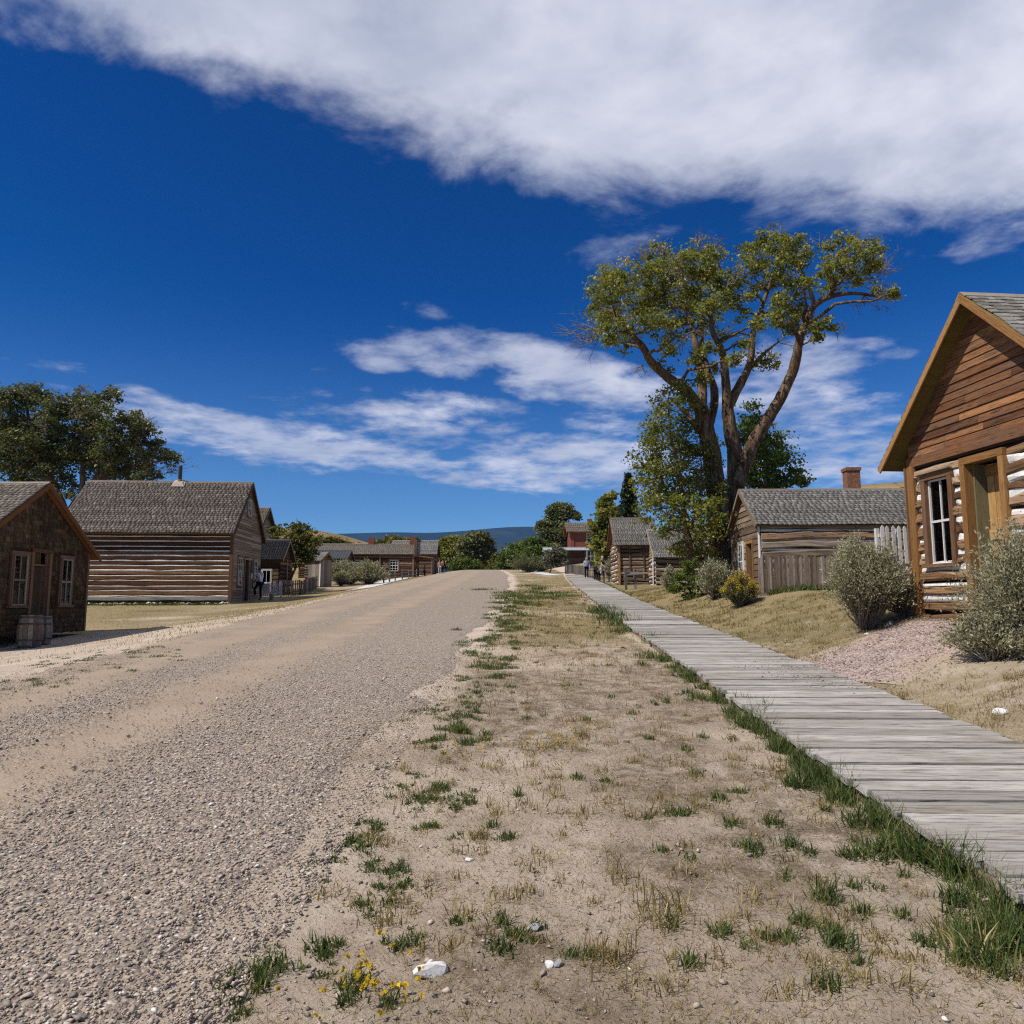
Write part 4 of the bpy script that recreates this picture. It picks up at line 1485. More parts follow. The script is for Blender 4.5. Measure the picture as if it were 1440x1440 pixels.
def wall_shingles(wall, L, H, ops, expo, mat, root, gable=None, z0=0.0, seed=1):
    Vs, Fs, Rs = [], [], []
    nrow = int((H - z0) / expo) + 1
    N = wall.N
    cnt = 0
    for r in range(nrow):
        za, zb = z0 + r * expo, min(H, z0 + (r + 1) * expo)
        if zb - za < 0.02:
            continue
        a, b = 0, L
        if gable and za >= gable[0]:
            k = (zb - gable[0]) / gable[1]
            a, b = k, L - k
        for (p, q) in segs(a, b, za, zb, ops):
            u = p
            while u < q - 0.01:
                ww = random.uniform(0.09, 0.2)
                e = min(q, u + ww)
                zl = za + random.uniform(-0.02, 0.012)
                t = random.uniform(0.016, 0.034)
                pts = [wall.p(u + .004, zl, 0.004), wall.p(e - .004, zl, 0.004), wall.p(e - .004, zb + 0.02, 0.002), wall.p(u + .004, zb + .02, 0.002),
                       wall.p(u + .004, zl, t), wall.p(e - .004, zl, t + random.uniform(-.006, .006)), wall.p(e - .004, zb + .02, 0.006), wall.p(u + .004, zb + .02, 0.006)]
                Vs += [tuple(x) for x in pts]
                c = cnt * 8
                ff = [(4, 5, 6, 7), (0, 1, 5, 4), (1, 2, 6, 5), (3, 0, 4, 7)]
                rv = min(1, max(0, random.gauss(0.34, 0.22))) if za > 0.6 else min(1, max(0, random.gauss(0.62, 0.2)))
                for f in ff:
                    Fs.append([c + i for i in f])
                    Rs.append(rv)
                cnt += 1
                u = e
    o = np_mesh('shingles', np.array(Vs), np.array(Fs), mat, root, Rs)
    o['kind'] = 'stuff'
    return o


opS = [(a - .1, b + .1, c - .06, d + .1) for a, b, c, d in wS] + [(dS[0] - .1, dS[1] + .1, 0, dS[3] + .1)]
wall_shingles(HS.gab, 5.0, 2.40 + 2.5 * 0.68 - 0.05, opS, 0.135, 'shingle_wall', HS.root, (2.40, 0.68))
wall_shingles(HS.side, 5.5, 2.4, [], 0.135, 'shingle_wall', HS.root)
HS.roof(0.36, 0.22, 'shingle_brown', 'soffit_orange', 0.05, 0.14, fascia='soffit_orange', fh=0.12, lift=0.014)
for o_ in wS:
    HS.gab.window(*o_, cas='trim_brown', sash='board_grey', grid=(2, 2), blind=True, cw=0.09, proud=0.07)
HS.gab.door(*dS, cas='trim_brown', leaf='door_dark', proud=0.07, recess=0.1, transom=0.36)
HS.gab.bd('corner_board', -0.03, 0.06, 0, 2.4, 0.0, 0.05, 'trim_brown')

# ------------------------------------------------------------------ big log house on the left
l_loc = P(323, 849, 38)
HL = House('log_house', 'large log house with white chinking stripes and a stovepipe on the left', 'house', (l_loc.x, 38.0, l_loc.z), math.radians(4.0), -1, 8.4, 5.4, 3.92, 0.985)
dL, wL1, wL2 = (2.45, 3.15, 0.1, 2.35), (3.75, 4.4, 0.95, 2.4), (0.75, 1.45, 0.95, 2.4)
HL.shell([], [dL, wL1, wL2, (2.45, 3.05, 4.6, 5.6)])
HL.side.logs(8.4, 3.92, 15, [], 'log_orange', gap=0.25, rough=0.16, proud=0.10, start=0.12, mats=['board_grey'] + ['log_orange'] * 15, sq=0.5, gapvar=0.5, cn=0.05, chr_=0.22, ck=1.1)
HL.gab.clap(5.4, 3.92, 0.14, [(a - .1, b + .1, c - .06, d + .1) for a, b, c, d in (dL, wL1, wL2)], 'board_tan', thick=0.03, split=3)
HL.gab.gable_boards(5.4, 3.92, 0.985, 0.14, 'board_tan', thick=0.03, split=3)
HL.gab.bd('corner_board', 5.26, 5.44, 0, 3.9, 0.03, 0.07, 'trim_brown')
beam(HL.root, 'corner_board', HL.side.p(0.0, 0, 0.10), HL.side.p(0.0, 3.6, 0.10), 0.04, 0.16, 'trim_brown', (1, 0, 0))
HL.gab.door(*dL, leaf='door_dark', cas='board_tan', proud=0.08)
HL.gab.window(*wL1, cas='board_tan', grid=(2, 4), proud=0.08)
HL.gab.window(*wL2, cas='board_tan', grid=(2, 4), proud=0.08)
HL.gab.window(2.45, 3.05, 4.75, 5.65, cas='board_tan', grid=(2, 2), proud=0.09, depth=0.045)
HL.gab.bd('notice_board', 1.62, 2.0, 1.75, 2.35, 0.05, 0.08, 'trim_brown')
HL.gab.bd('notice', 1.66, 1.92, 1.38, 1.66, 0.05, 0.062, 'sign_white')
MB().box(0.0, 0.6, 2.1, 3.1, -0.25, 0.12).build('doorstep', 'board_grey', HL.root)
HL.roof(0.46, 0.2, 'shingle_brown', 'trim_brown', 0.05, 0.175, (0.12, 0.26), sag=0.03, fascia='trim_brown', fh=0.14, lift=0.018)
# stovepipe
pz = P(254, 655, 40.3)
px_ = (Matrix.Rotation(-math.radians(4.0), 4, 'Z') @ (Vector((pz.x, 40.3, 0)) - Vector((HL.root.location.x, 38, 0))))
zp = pz.z - l_loc.z
MB().lathe([(0.10, zp - 2.0), (0.10, zp - 0.02), (0.11, zp)], 14, (px_.x, px_.y, 0)).build('stovepipe', 'iron', HL.root, True)
MB().lathe([(0.112, zp - 1.6), (0.112, zp - 0.75)], 14, (px_.x, px_.y, 0)).build('pipe_collar', 'rust', HL.root, True)
zb = HL.zr - abs(px_.y - 2.7) * HL.slope
MB().hexa([(px_.x - .35, px_.y - .32, zb - .20), (px_.x + .35, px_.y - .32, zb - .20), (px_.x + .3, px_.y + .1, zb + .18), (px_.x - .3, px_.y + .1, zb + .18),
           (px_.x - .2, px_.y - .2, zb + .05), (px_.x + .2, px_.y - .2, zb + .05), (px_.x + .2, px_.y + .1, zb + .22), (px_.x - .2, px_.y + .1, zb + .22)]).build('flashing', 'rock_tan', HL.root)
# foundation stones
for i in range(26):
    u = 0.1 + i * 0.32 + random.uniform(-0.08, 0.08)
    r_ = random.uniform(0.10, 0.19)
    bm = bmesh.new()
    bmesh.ops.create_icosphere(bm, subdivisions=1, radius=1)
    for v in bm.verts:
        v.co *= random.uniform(0.75, 1.2)
        v.co.x *= r_ * 1.3
        v.co.y *= r_
        v.co.z *= r_ * 0.7
    me = bpy.data.meshes.new('foundation_stone')
    bm.to_mesh(me)
    bm.free()
    link_mesh('foundation_stone', me, random.choice(['rock_tan', 'rock_white', 'rock_grey']), HL.root, Matrix.Translation(HL.side.p(u, -0.03, 0.06)))

# gabled house just behind the big log house
HB = House('board_house', 'weathered board house peeping out behind the big log house gable', 'house', (-17.2, 49.5, 1.9), math.radians(3), -1, 6.0, 5.6, 4.0, 0.80)
HB.shell()
HB.gab.clap(5.6, 4.0, 0.18, [], 'board_tan', split=3)
HB.gab.gable_boards(5.6, 4.0, 0.80, 0.18, 'board_tan', split=3)
HB.side.clap(6.0, 4.0, 0.2, [], 'board_grey', split=3)
HB.roof(0.4, 0.3, 'shingle_brown', 'trim_brown', expo=0.17, fascia='board_tan')
# low cabin with dark roof beside it
kz = g1(-15, 47)
HK = House('small_cabin', 'small dark cabin with black shingle roof and pale bargeboard behind the white pickets', 'cabin', (P(392, 800, 46.5).x, 46.5, kz), math.radians(1), -1, 3.0, 2.6, 2.35, 0.88)
wK = (0.45, 1.0, 0.75, 1.55)
HK.shell([wK], [])
HK.side.clap(3.0, 2.35, 0.25, [(wK[0] - .1, wK[1] + .1, wK[2] - .06, wK[3] + .1)], 'log_dark', thick=0.03)
HK.gab.logs(2.6, 2.35, 9, [], 'log_orange', gap=0.2, chink=None)
HK.gab.gable_boards(2.6, 2.35, 0.88, 0.2, 'log_orange')
HK.gab.bd('batten', 1.1, 1.24, 0.0, 2.3, 0.10, 0.14, 'board_tan')
HK.side.window(*wK, cas='paint_white', grid=(2, 1), cw=0.07, proud=0.06)
HK.roof(0.25, 0.3, 'shingle_black', 'tar_roof', expo=0.16, fascia='board_tan', fh=0.12, ridge_mat='tar_roof')

# outhouse
oz = g1(-16, 61)
HO = House('outhouse', 'narrow grey board outhouse beside the apple tree', 'outhouse', (P(451, 800, 60).x, 60.0, oz), math.radians(-28), -1, 1.3, 1.3, 2.15, 0.85)
HO.shell()
for wl in (HO.side, HO.gab):
    for i in range(7):
        wl.bd('board', i * 0.186, i * 0.186 + 0.18, 0, 2.15, 0.0, 0.025, 'board_grey')
HO.gab.gable_boards(1.3, 2.15, 0.85, 0.2, 'log_orange')
HO.side.bd('corner_board', -0.02, 0.09, 0, 2.15, 0.026, 0.05, 'paint_white')
HO.roof(0.2, 0.2, 'shingle_grey', 'trim_brown', expo=0.16, fascia='board_tan')

# ------------------------------------------------------------------ long log building with false front
mz = g1(-12, 88) - 0.1
x5 = P(583, 790, 88).x
HM = House('log_hall', 'long low log building with false front and porch beyond the sagebrush', 'building', (x5, 88.0, mz), math.radians(2), -1, 13.5, 6.0, 2.95, 0.42)
wM = [(1.9, 2.9, 0.85, 2.15), (6.3, 7.3, 0.85, 2.15)]
HM.shell(wM, [])
HM.side.logs(13.5, 2.95, 11, [(a - .14, b + .14, c - .06, d + .14) for a, b, c, d in wM], 'log_dark', gap=0.22, chink=None, rough=0.14, mats=['log_orange', 'log_dark', 'log_brown', 'log_dark'])
for u in (0.05, 3.95, 9.4):
    HM.side.bd('post', u, u + 0.2, 0, 2.95, 0.12, 0.22, 'trim_brown')
for o_ in wM:
    HM.side.window(*o_, cas='trim_brown', grid=(3, 4), cw=0.14, proud=0.16, depth=0.06, mull=0.07)
HM.roof(0.45, -0.05, 'shingle_brown', 'trim_brown', 0.06, 0.2, (0.14, 0.28), fascia=None, lift=0.02)
fr0 = Wall(HM.root, (0.0, 6.4, 0), (0, -1, 0), (1, 0, 0))
for i in range(24):
    fr0.bd('board', i * 0.2833, i * 0.2833 + 0.275, 2.6, 4.75, 0.02, 0.10, 'board_grey')
fr0.bd('cornice', -0.1, 6.9, 4.75, 4.95, -0.1, 0.22, 'trim_brown')
fr0.bd('corner_board', 6.75, 6.95, 2.6, 4.75, -0.05, 0.12, 'trim_brown')
fr0.window(2.7, 4.1, 3.0, 4.45, cas='trim_brown', grid=(2, 2), cw=0.14, proud=0.14, depth=0.11, blind=False)
fr0.bd('shutter', 2.72, 4.08, 3.02, 4.43, 0.105, 0.112, 'sign_white')
for o_ in ((0.5, 2.95),):
    HM.gab.clap(6.0, 2.6, 0.2, [], 'log_brown', split=3)
MB().hexa([(0.1, -0.3, 2.62), (2.2, -0.3, 2.35), (2.2, 6.3, 2.35), (0.1, 6.3, 2.62), (0.1, -0.3, 2.72), (2.2, -0.3, 2.45), (2.2, 6.3, 2.45), (0.1, 6.3, 2.72)]).build('porch_roof', 'trim_brown', HM.root)
for v in (-0.1, 2.0, 4.1, 6.1):
    log(HM.root, 'porch_post', (2.05, v, -0.2), (2.05, v, 2.38), 0.14, 0.14, 'board_tan', (1, 0, 0), rough=0.05)
MB().box(0.1, 2.3, -0.3, 6.3, -0.25, 0.05).build('porch_floor', 'board_grey', HM.root)
for u in (1.5, 6.0, 9.8):
    pass
MB().box(-5.9, -5.2, 2.7, 3.3, HM.H + 1.0, HM.H + 2.05).build('chimney', 'brick_red', HM.root)
MB().box(-0.9, -0.35, 2.7, 3.3, HM.H + 1.0, HM.H + 2.15).build('chimney', 'brick_red', HM.root)
# annex with smooth dark roof
x6 = P(486, 800, 78).x
HN = House('log_annex', 'small log shed with smooth slate-coloured roof behind the sagebrush', 'shed', (x6, 78.0, g1(-17, 78) - 0.1), math.radians(2), -1, 4.2, 4.0, 2.45, 0.42)
HN.shell()
HN.side.logs(4.2, 2.45, 9, [], 'log_dark', gap=0.25, rough=0.14)
HN.gab.clap(4.0, 2.45, 0.2, [], 'log_dark')
HN.gab.gable_boards(4.0, 2.45, 0.42, 0.2, 'log_dark')
HN.roof(0.3, 0.25, 'shingle_grey', 'tar_roof', 0.06, fascia='trim_brown', metal=True, ridge_mat='tar_roof')
# next house along
x7 = P(614, 790, 104).x
HQ = House('board_house', 'grey-roofed board house just past the false front', 'house', (x7, 102.0, g1(-11, 102)), math.radians(2), -1, 6.0, 6.0, 2.9, 0.62)
HQ.shell()
HQ.side.clap(6.0, 2.9, 0.25, [], 'log_dark', split=4)
HQ.gab.clap(6.0, 2.9, 0.25, [], 'log_dark', split=4)
HQ.gab.gable_boards(6.0, 2.9, 0.62, 0.25, 'log_dark')
HQ.roof(0.4, 0.3, 'shingle_grey', 'trim_brown', expo=0.22, wr=(0.16, 0.3))

# ------------------------------------------------------------------ boardwalk
bw = empty('boardwalk', (walk_left(4) + 0.9, 4, g1(3, 4)), (0, 0, 0), 'grey weathered plank boardwalk running up the right side', 'boardwalk')
bwi = Matrix.Translation(-Vector(bw.location))
y = 2.0
BWH = 0.11
nb = 0
while y < 70:
    wd = random.choice([0.14, 0.185, 0.235, 0.22, 0.26, 0.19]) if y < 26 else 0.29
    yc = y + wd / 2
    xl, xr = walk_left(yc), walk_right(yc)
    dxl = (walk_left(yc + .5) - walk_left(yc - .5))
    nrm = Vector((1, -dxl, 0)).normalized()
    j = random.gauss(0, 0.012) + (random.choice([0, 0, 0, 0.03, -0.03]))
    j2 = random.uniform(-0.05, 0.06)
    zp = np.interp(yc, _ys, _hz) + BWH + random.uniform(-0.008, 0.008)
    mid = Vector(((xl + xr) / 2, yc, zp))
    hw = (xr - xl) / 2
    p0 = mid - nrm * (hw + j) + Vector((0, random.uniform(-.008, .008), random.uniform(-0.006, 0.006)))
    p1 = mid + nrm * (hw + j2) + Vector((0, random.uniform(-.008, .008), random.uniform(-0.006, 0.006)))
    o = beam(bw, 'plank', p0 - bw.location, p1 - bw.location, wd - random.uniform(0.008, 0.022), 0.042, 'plank', Vector((0, -0.0567 + random.uniform(-.02, .02), 1)), 0.008)
    y += wd
    nb += 1
for off in (0.06, None):
    ys_ = np.arange(2.0, 70, 2.4)
    for a, b in zip(ys_[:-1], ys_[1:]):
        xa = walk_left(a) + 0.05 if off else walk_right(a) - 0.06
        xb = walk_left(b) + 0.05 if off else walk_right(b) - 0.06
        za, zb_ = np.interp(a, _ys, _hz) + BWH - 0.085, np.interp(b, _ys, _hz) + BWH - 0.085
        beam(bw, 'stringer', Vector((xa, a, za)) - bw.location, Vector((xb, b - 0.01, zb_)) - bw.location, 0.05, 0.12, 'stringer', (0, 0, 1), 0.006)

# ------------------------------------------------------------------ fences


def pick_fence(name, label, p0, p1, h, n, wd, mat, pointed=True, rails=(0.25, 0.75), var=0.06, group=None, gapf=0.9, missing=0.0, lean=0.03, basez=None):
    p0, p1 = Vector(p0), Vector(p1)
    root = empty(name, p0, (0, 0, 0), label, 'fence', group)
    d = p1 - p0
    U = d.normalized()
    N = Vector((U.y, -U.x, 0)).normalized()
    for i in range(n):
        if random.random() < missing:
            continue
        c = d * ((i + 0.5) / n)
        hh = h * (1 + random.uniform(-var, var))
        M = Matrix.Identity(4)
        w_ = wd * random.uniform(0.85, 1.1) / 2
        up = (Vector((0, 0, 1)) + U * random.uniform(-lean, lean) + N * random.uniform(-lean, lean)).normalized()
        a = c + N * 0.02
        mb = MB()
        t = 0.011
        prof = [(-w_, 0), (w_, 0), (w_, hh - (w_ * 1.3 if pointed else 0)), (0, hh) if pointed else (0, hh + random.uniform(-.01, .01)), (-w_, hh - (w_ * 1.3 if pointed else 0))]
        # local X up the picket so that the grain follows it
        mb.poly_prism([(z, u, -t) for u, z in prof], (0, 0, 2 * t))
        X_, Z_ = up, N
        Y_ = Z_.cross(X_)
        for k in range(3):
            M[k][0], M[k][1], M[k][2], M[k][3] = X_[k], Y_[k], Z_[k], a[k]
        mb.build('picket', mat, root, M=M)
    for r in rails:
        beam(root, 'rail', Vector((0, 0, h * r)) - N * 0.02, d + Vector((0, 0, h * r)) - N * 0.02, 0.05, 0.08, mat, (0, 0, 1))
    for t_ in (0.0, 0.5, 1.0):
        beam(root, 'post', d * t_ - N * 0.08 + Vector((0, 0, -0.1)), d * t_ - N * 0.08 + Vector((0, 0, h * 0.95)), 0.09, 0.09, mat, U)
    return root


f0, f1 = P(1071, 836, 21.0), P(1165, 838, 20.7)
f1 = f0 + (f1 - f0) * 2.0
pf = pick_fence('picket_fence', 'tall close-boarded picket fence of grey-brown slats before the long cabin', f0 - Vector((0, 0, 0.0)), f1, 1.08, 62, 0.058, 'picket', pointed=False, rails=(0.12, 0.78), var=0.035, lean=0.012)
beam(pf, 'base_board', Vector((0, 0, -0.07)), f1 - f0 + Vector((0, 0, -0.07)), 0.10, 0.16, 'board_grey')
beam(pf, 'base_board', Vector((0, -0.03, 0.03)), f1 - f0 + Vector((0, -0.03, 0.03)), 0.05, 0.03, 'board_grey')
wp0 = P(1238, 792, 19.2)
pick_fence('picket_fence', 'few pale pointed pickets between the big sagebrush and the log house', wp0, wp0 + Vector((1.1, 0.1, 0)), 0.95, 7, 0.09, 'paint_white')
q0, q1 = P(366, 839, 44.6), P(396, 838, 45.2)
pick_fence('picket_fence', 'short white picket fence beside the big log house', q0, q1, 0.84, 11, 0.075, 'paint_white')
a0_, a1_ = P(397, 838, 45.3), P(418, 837, 46.6)
pick_fence('picket_fence', 'grey board fence under the apple tree', a0_, P(425, 837, 47.5), 0.95, 9, 0.13, 'picket', pointed=False, lean=0.05)
g_a = P(425, 837, 47.6)
g_b = Vector((P(446, 826, 58).x, 58, g1(P(446, 826, 58).x, 58)))
pick_fence('picket_fence', 'grey board fence running back toward the outhouse', g_a, g_b, 0.95, 44, 0.14, 'picket', pointed=False, lean=0.03)
e0_ = Vector((P(795, 803, 78).x, 78, g1(5.6, 78)))
e1_ = Vector((P(802, 803, 78).x, 78, g1(6.2, 78)))
pick_fence('picket_fence', 'short grey fence panel at the end of the boardwalk', e0_, e1_ + Vector((0.25, 0, 0)), 0.95, 7, 0.12, 'post_grey', pointed=False)
pick_fence('picket_fence', 'grey fence running back from the boardwalk end behind the walkers', e1_ + Vector((0.3, -0.1, 0)), Vector((P(828, 805, 62).x, 62, g1(6.6, 62))), 0.95, 42, 0.13, 'post_grey', pointed=False)


def rail_fence(name, label, pts, h=0.9):
    root = empty(name, pts[0], (0, 0, 0), label, 'fence')
    o0 = Vector(pts[0])
    for p in pts:
        log(root, 'post', Vector(p) - o0 + Vector((0, 0, -.1)), Vector(p) - o0 + Vector((0, 0, h)), 0.13, 0.13, 'post_grey', (1, 0, 0), nseg=3)
    for a, b in zip(pts[:-1], pts[1:]):
        for z in (0.35, 0.75):
            log(root, 'rail', Vector(a) - o0 + Vector((0, 0, z * h)), Vector(b) - o0 + Vector((0, 0, z * h * random.uniform(.9, 1.05))), 0.09, 0.09, 'post_grey', nseg=4)


rp = []
for d, px in ((66, 540), (69, 548), (72, 556), (76, 566), (80, 575), (85, 586)):
    x_ = P(px, 800, d).x
    rp.append(Vector((x_, d, g1(x_, d))))
rail_fence('rail_fence', 'weathered pole rail fence along the pale footpath', rp)
rp = []
for px in (842, 849, 856, 862):
    x_ = P(px, 810, 52).x
    rp.append(Vector((x_, 52, g1(x_, 52))))
rail_fence('rail_fence', 'low pole fence behind the man in green', rp, 0.8)

# ------------------------------------------------------------------ foliage kit


def leaf_quads(C, N, size, asp=0.6, rn=None):
    """one folded-free diamond leaf per centre; N = leaf normals"""
    n = len(C)
    N = N / (np.linalg.norm(N, axis=1, keepdims=True) + 1e-9)
    R = rng.normal(size=(n, 3))
    A = np.cross(N, R)
    A /= (np.linalg.norm(A, axis=1, keepdims=True) + 1e-9)
    B = np.cross(N, A)
    s = (size * rng.uniform(0.65, 1.35, n))[:, None]
    bend = N * s * 0.18
    V = np.stack([C - A * s * 0.5 - bend, C + B * s * asp * 0.5, C + A * s * 0.5 - bend, C - B * s * asp * 0.5], 1).reshape(-1, 3)
    F = np.arange(n * 4).reshape(n, 4)
    if rn is None:
        rn = np.clip(rng.normal(0.5, 0.22, n), 0, 1)
    return V, F, rn


LEAFK = 1.0


def blob_leaves(blobs, dens, size, sub=0.33, surf=0.75, tone=0.0, up=0.6):
    """leaf clumps spread through crown lobes; lobes = (x, y, z, r, weight)"""
    Cs, Ns, Rs = [], [], []
    for (x, y, z, r, wgt) in blobs:
        nc = max(5, int(30 * wgt * max(0.55, r / 0.9) ** 2 * (LEAFK if r < 3 else 0.6 * LEAFK)))
        nl = max(6, int(dens))
        d = rng.normal(size=(nc, 3))
        d /= np.linalg.norm(d, axis=1, keepdims=True)
        rad = r * (1 - (1 - surf) * 0 - rng.random(nc) ** 1.6 * 0.75)
        cc = np.array([x, y, z]) + d * rad[:, None] * np.array([1.05, 1.05, 0.85])
        cs = sub * r ** 0.5 * rng.uniform(0.6, 1.25, nc)
        t = np.clip(rng.normal(0.45, 0.16, nc) + 0.10 * d[:, 2], 0, 1)
        for c, q, dd, tt_ in zip(cc, cs, d, t):
            pts = rng.normal(size=(nl, 3)) * q * np.array([1.0, 1.0, 0.62]) * 0.6
            Cs.append(c + pts)
            Ns.append(rng.normal(size=(nl, 3)) + np.array([0, 0, up]) + dd * 0.55)
            Rs.append(np.clip(tt_ + rng.normal(0, 0.13, nl) + tone, 0, 1))
    C = np.concatenate(Cs)
    return leaf_quads(C, np.concatenate(Ns), size, 0.7, np.concatenate(Rs))


def smooth_path(pts, rad, n=5):
    """Catmull-Rom through the given joints"""
    pts = [Vector(p) for p in pts]
    out, ro = [], []
    for i in range(len(pts) - 1):
        p0 = pts[max(0, i - 1)]
        p1, p2 = pts[i], pts[i + 1]
        p3 = pts[min(len(pts) - 1, i + 2)]
        for k in range(n):
            t = k / n
            out.append(0.5 * ((2 * p1) + (p2 - p0) * t + (2 * p0 - 5 * p1 + 4 * p2 - p3) * t * t + (3 * p1 - p0 - 3 * p2 + p3) * t ** 3))
            ro.append(rad[i] + (rad[i + 1] - rad[i]) * t)
    out.append(pts[-1])
    ro.append(rad[-1])
    return out, ro


def crooked(a, b, n=5, k=0.16):
    a, b = Vector(a), Vector(b)
    L = (b - a).length
    pts = [a]
    for i in range(1, n):
        t = i / n
        pts.append(a.lerp(b, t) + Vector((random.gauss(0, 1), random.gauss(0, 1), random.gauss(0, 0.8))) * L * k * 0.5 * math.sin(math.pi * t))
    pts.append(b)
    return pts


def build_tree(name, label, base, limbs, blobs, leaf, dens, size, bark='bark', twigs=0, group=None, cat='tree', tone=0.0, sub=0.33, bare=(), twig_mat='bark_pale', nside=9, inner=3):
    """base: world point; limbs: [(points, radii)]; blobs: world lobes; bare: dead twig fans (point, dir, length)"""
    base = Vector(base)
    root = empty(name, base, (0, 0, 0), label, cat, group)
    nodes = []
    first = True
    for pts, rad in limbs:
        p, r = smooth_path(pts, rad, 5)
        jit = 0.16
        MB().tube([q - base for q in p], r, nside, True, jit).build('trunk' if first else 'limb', bark, root, True)
        nodes += [(q, rr_) for q, rr_ in zip(p, r)]
        first = False
    br = MB()
    nodes_ = nodes if len(nodes) < 4 else nodes[3:]
    for (x, y, z, r, wgt) in blobs:
        c = Vector((x, y, z))
        # a branch from the nearest limb point below, then twigs through the lobe
        best = min(nodes_, key=lambda q: (q[0] - c).length + max(0, q[0].z - c.z) * 1.5)
        a, ra = best
        if (a - c).length > 0.3:
            path = crooked(a, c, 5, 0.12)
            r0 = min(ra * 0.6, 0.02 + 0.020 * (a - c).length + 0.025 * r)
            br.tube([q - base for q in path], np.linspace(r0, r0 * 0.35, len(path)), 5, False)
        for _ in range(inner):
            dd = Vector((random.gauss(0, 1), random.gauss(0, 1), random.gauss(0.25, 0.8))).normalized() * r * random.uniform(0.7, 1.15)
            path = crooked(c, c + dd, 3, 0.25)
            br.tube([q - base for q in path], np.linspace(0.022, 0.006, len(path)), 4, False)
    if br.v:
        o = br.build('branches', bark, root, True)
        o['kind'] = 'stuff'
    if bare or twigs:
        tw = MB()
        for (p, d, L, k) in bare:
            p = Vector(p)
            d = Vector(d).normalized()
            for _ in range(k):
                dd = (d + Vector((random.gauss(0, .45), random.gauss(0, .45), random.gauss(0.1, .4)))).normalized()
                e = p + dd * L * random.uniform(0.5, 1.1)
                path = crooked(p, e, 4, 0.25)
                tw.tube([q - base for q in path], np.linspace(0.022, 0.006, len(path)), 4, False)
                for _ in range(4):
                    s_ = path[random.randint(1, 3)]
                    e2 = s_ + (dd + Vector((random.gauss(0, .7), random.gauss(0, .7), random.gauss(0.1, .6)))).normalized() * L * random.uniform(0.2, 0.45)
                    tw.tube([q - base for q in crooked(s_, e2, 2, 0.3)], [0.012, 0.008, 0.004], 3, False)
        for _ in range(twigs):
            x, y, z, r, wgt = random.choice(blobs)
            d = Vector((random.gauss(0, 1), random.gauss(0, 1), random.gauss(0.4, 0.7))).normalized()
            p = Vector((x, y, z)) + d * r * 0.55
            for _ in range(3):
                dd = (d + Vector((random.gauss(0, .5), random.gauss(0, .5), random.gauss(0, .5)))).normalized()
                path = crooked(p, p + dd * r * random.uniform(0.45, 0.85), 3, 0.3)
                tw.tube([q - base for q in path], np.linspace(0.016, 0.005, len(path)), 3, False)
        o = tw.build('twigs', twig_mat, root, True)
        o['kind'] = 'stuff'
    V, F, R = blob_leaves(blobs, dens, size, sub, tone=tone)
    o = np_mesh('crown', V - np.array(base), F, leaf, root, R)
    return root


def pxblobs(lst, d, dj, zoom=None):
    """lobes given at photograph positions, spread in depth around distance d"""
    out = []
    for b in lst:
        px, py, r = b[:3]
        wgt = b[3] if len(b) > 3 else 1.0
        if zoom:
            px, py, r = zoom[0] + px * zoom[2], zoom[1] + py * zoom[2], r * zoom[2]
        dd = d + (b[4] if len(b) > 4 else random.uniform(-dj, dj))
        p = P(px, py, dd)
        out.append((p.x, p.y, p.z, r * 1.12 * dd / FPX, wgt))
    return out


def pxlimb(lst, d, zoom=None):
    pts, rad = [], []
    for q in lst:
        px, py, w_ = q[:3]
        dz = q[3] if len(q) > 3 else 0
        if zoom:
            px, py, w_ = zoom[0] + px * zoom[2], zoom[1] + py * zoom[2], w_ * zoom[2]
        p = P(px, py, d + dz)
        pts.append(p)
        rad.append(w_ * 0.5 * d / FPX)
    return pts, rad


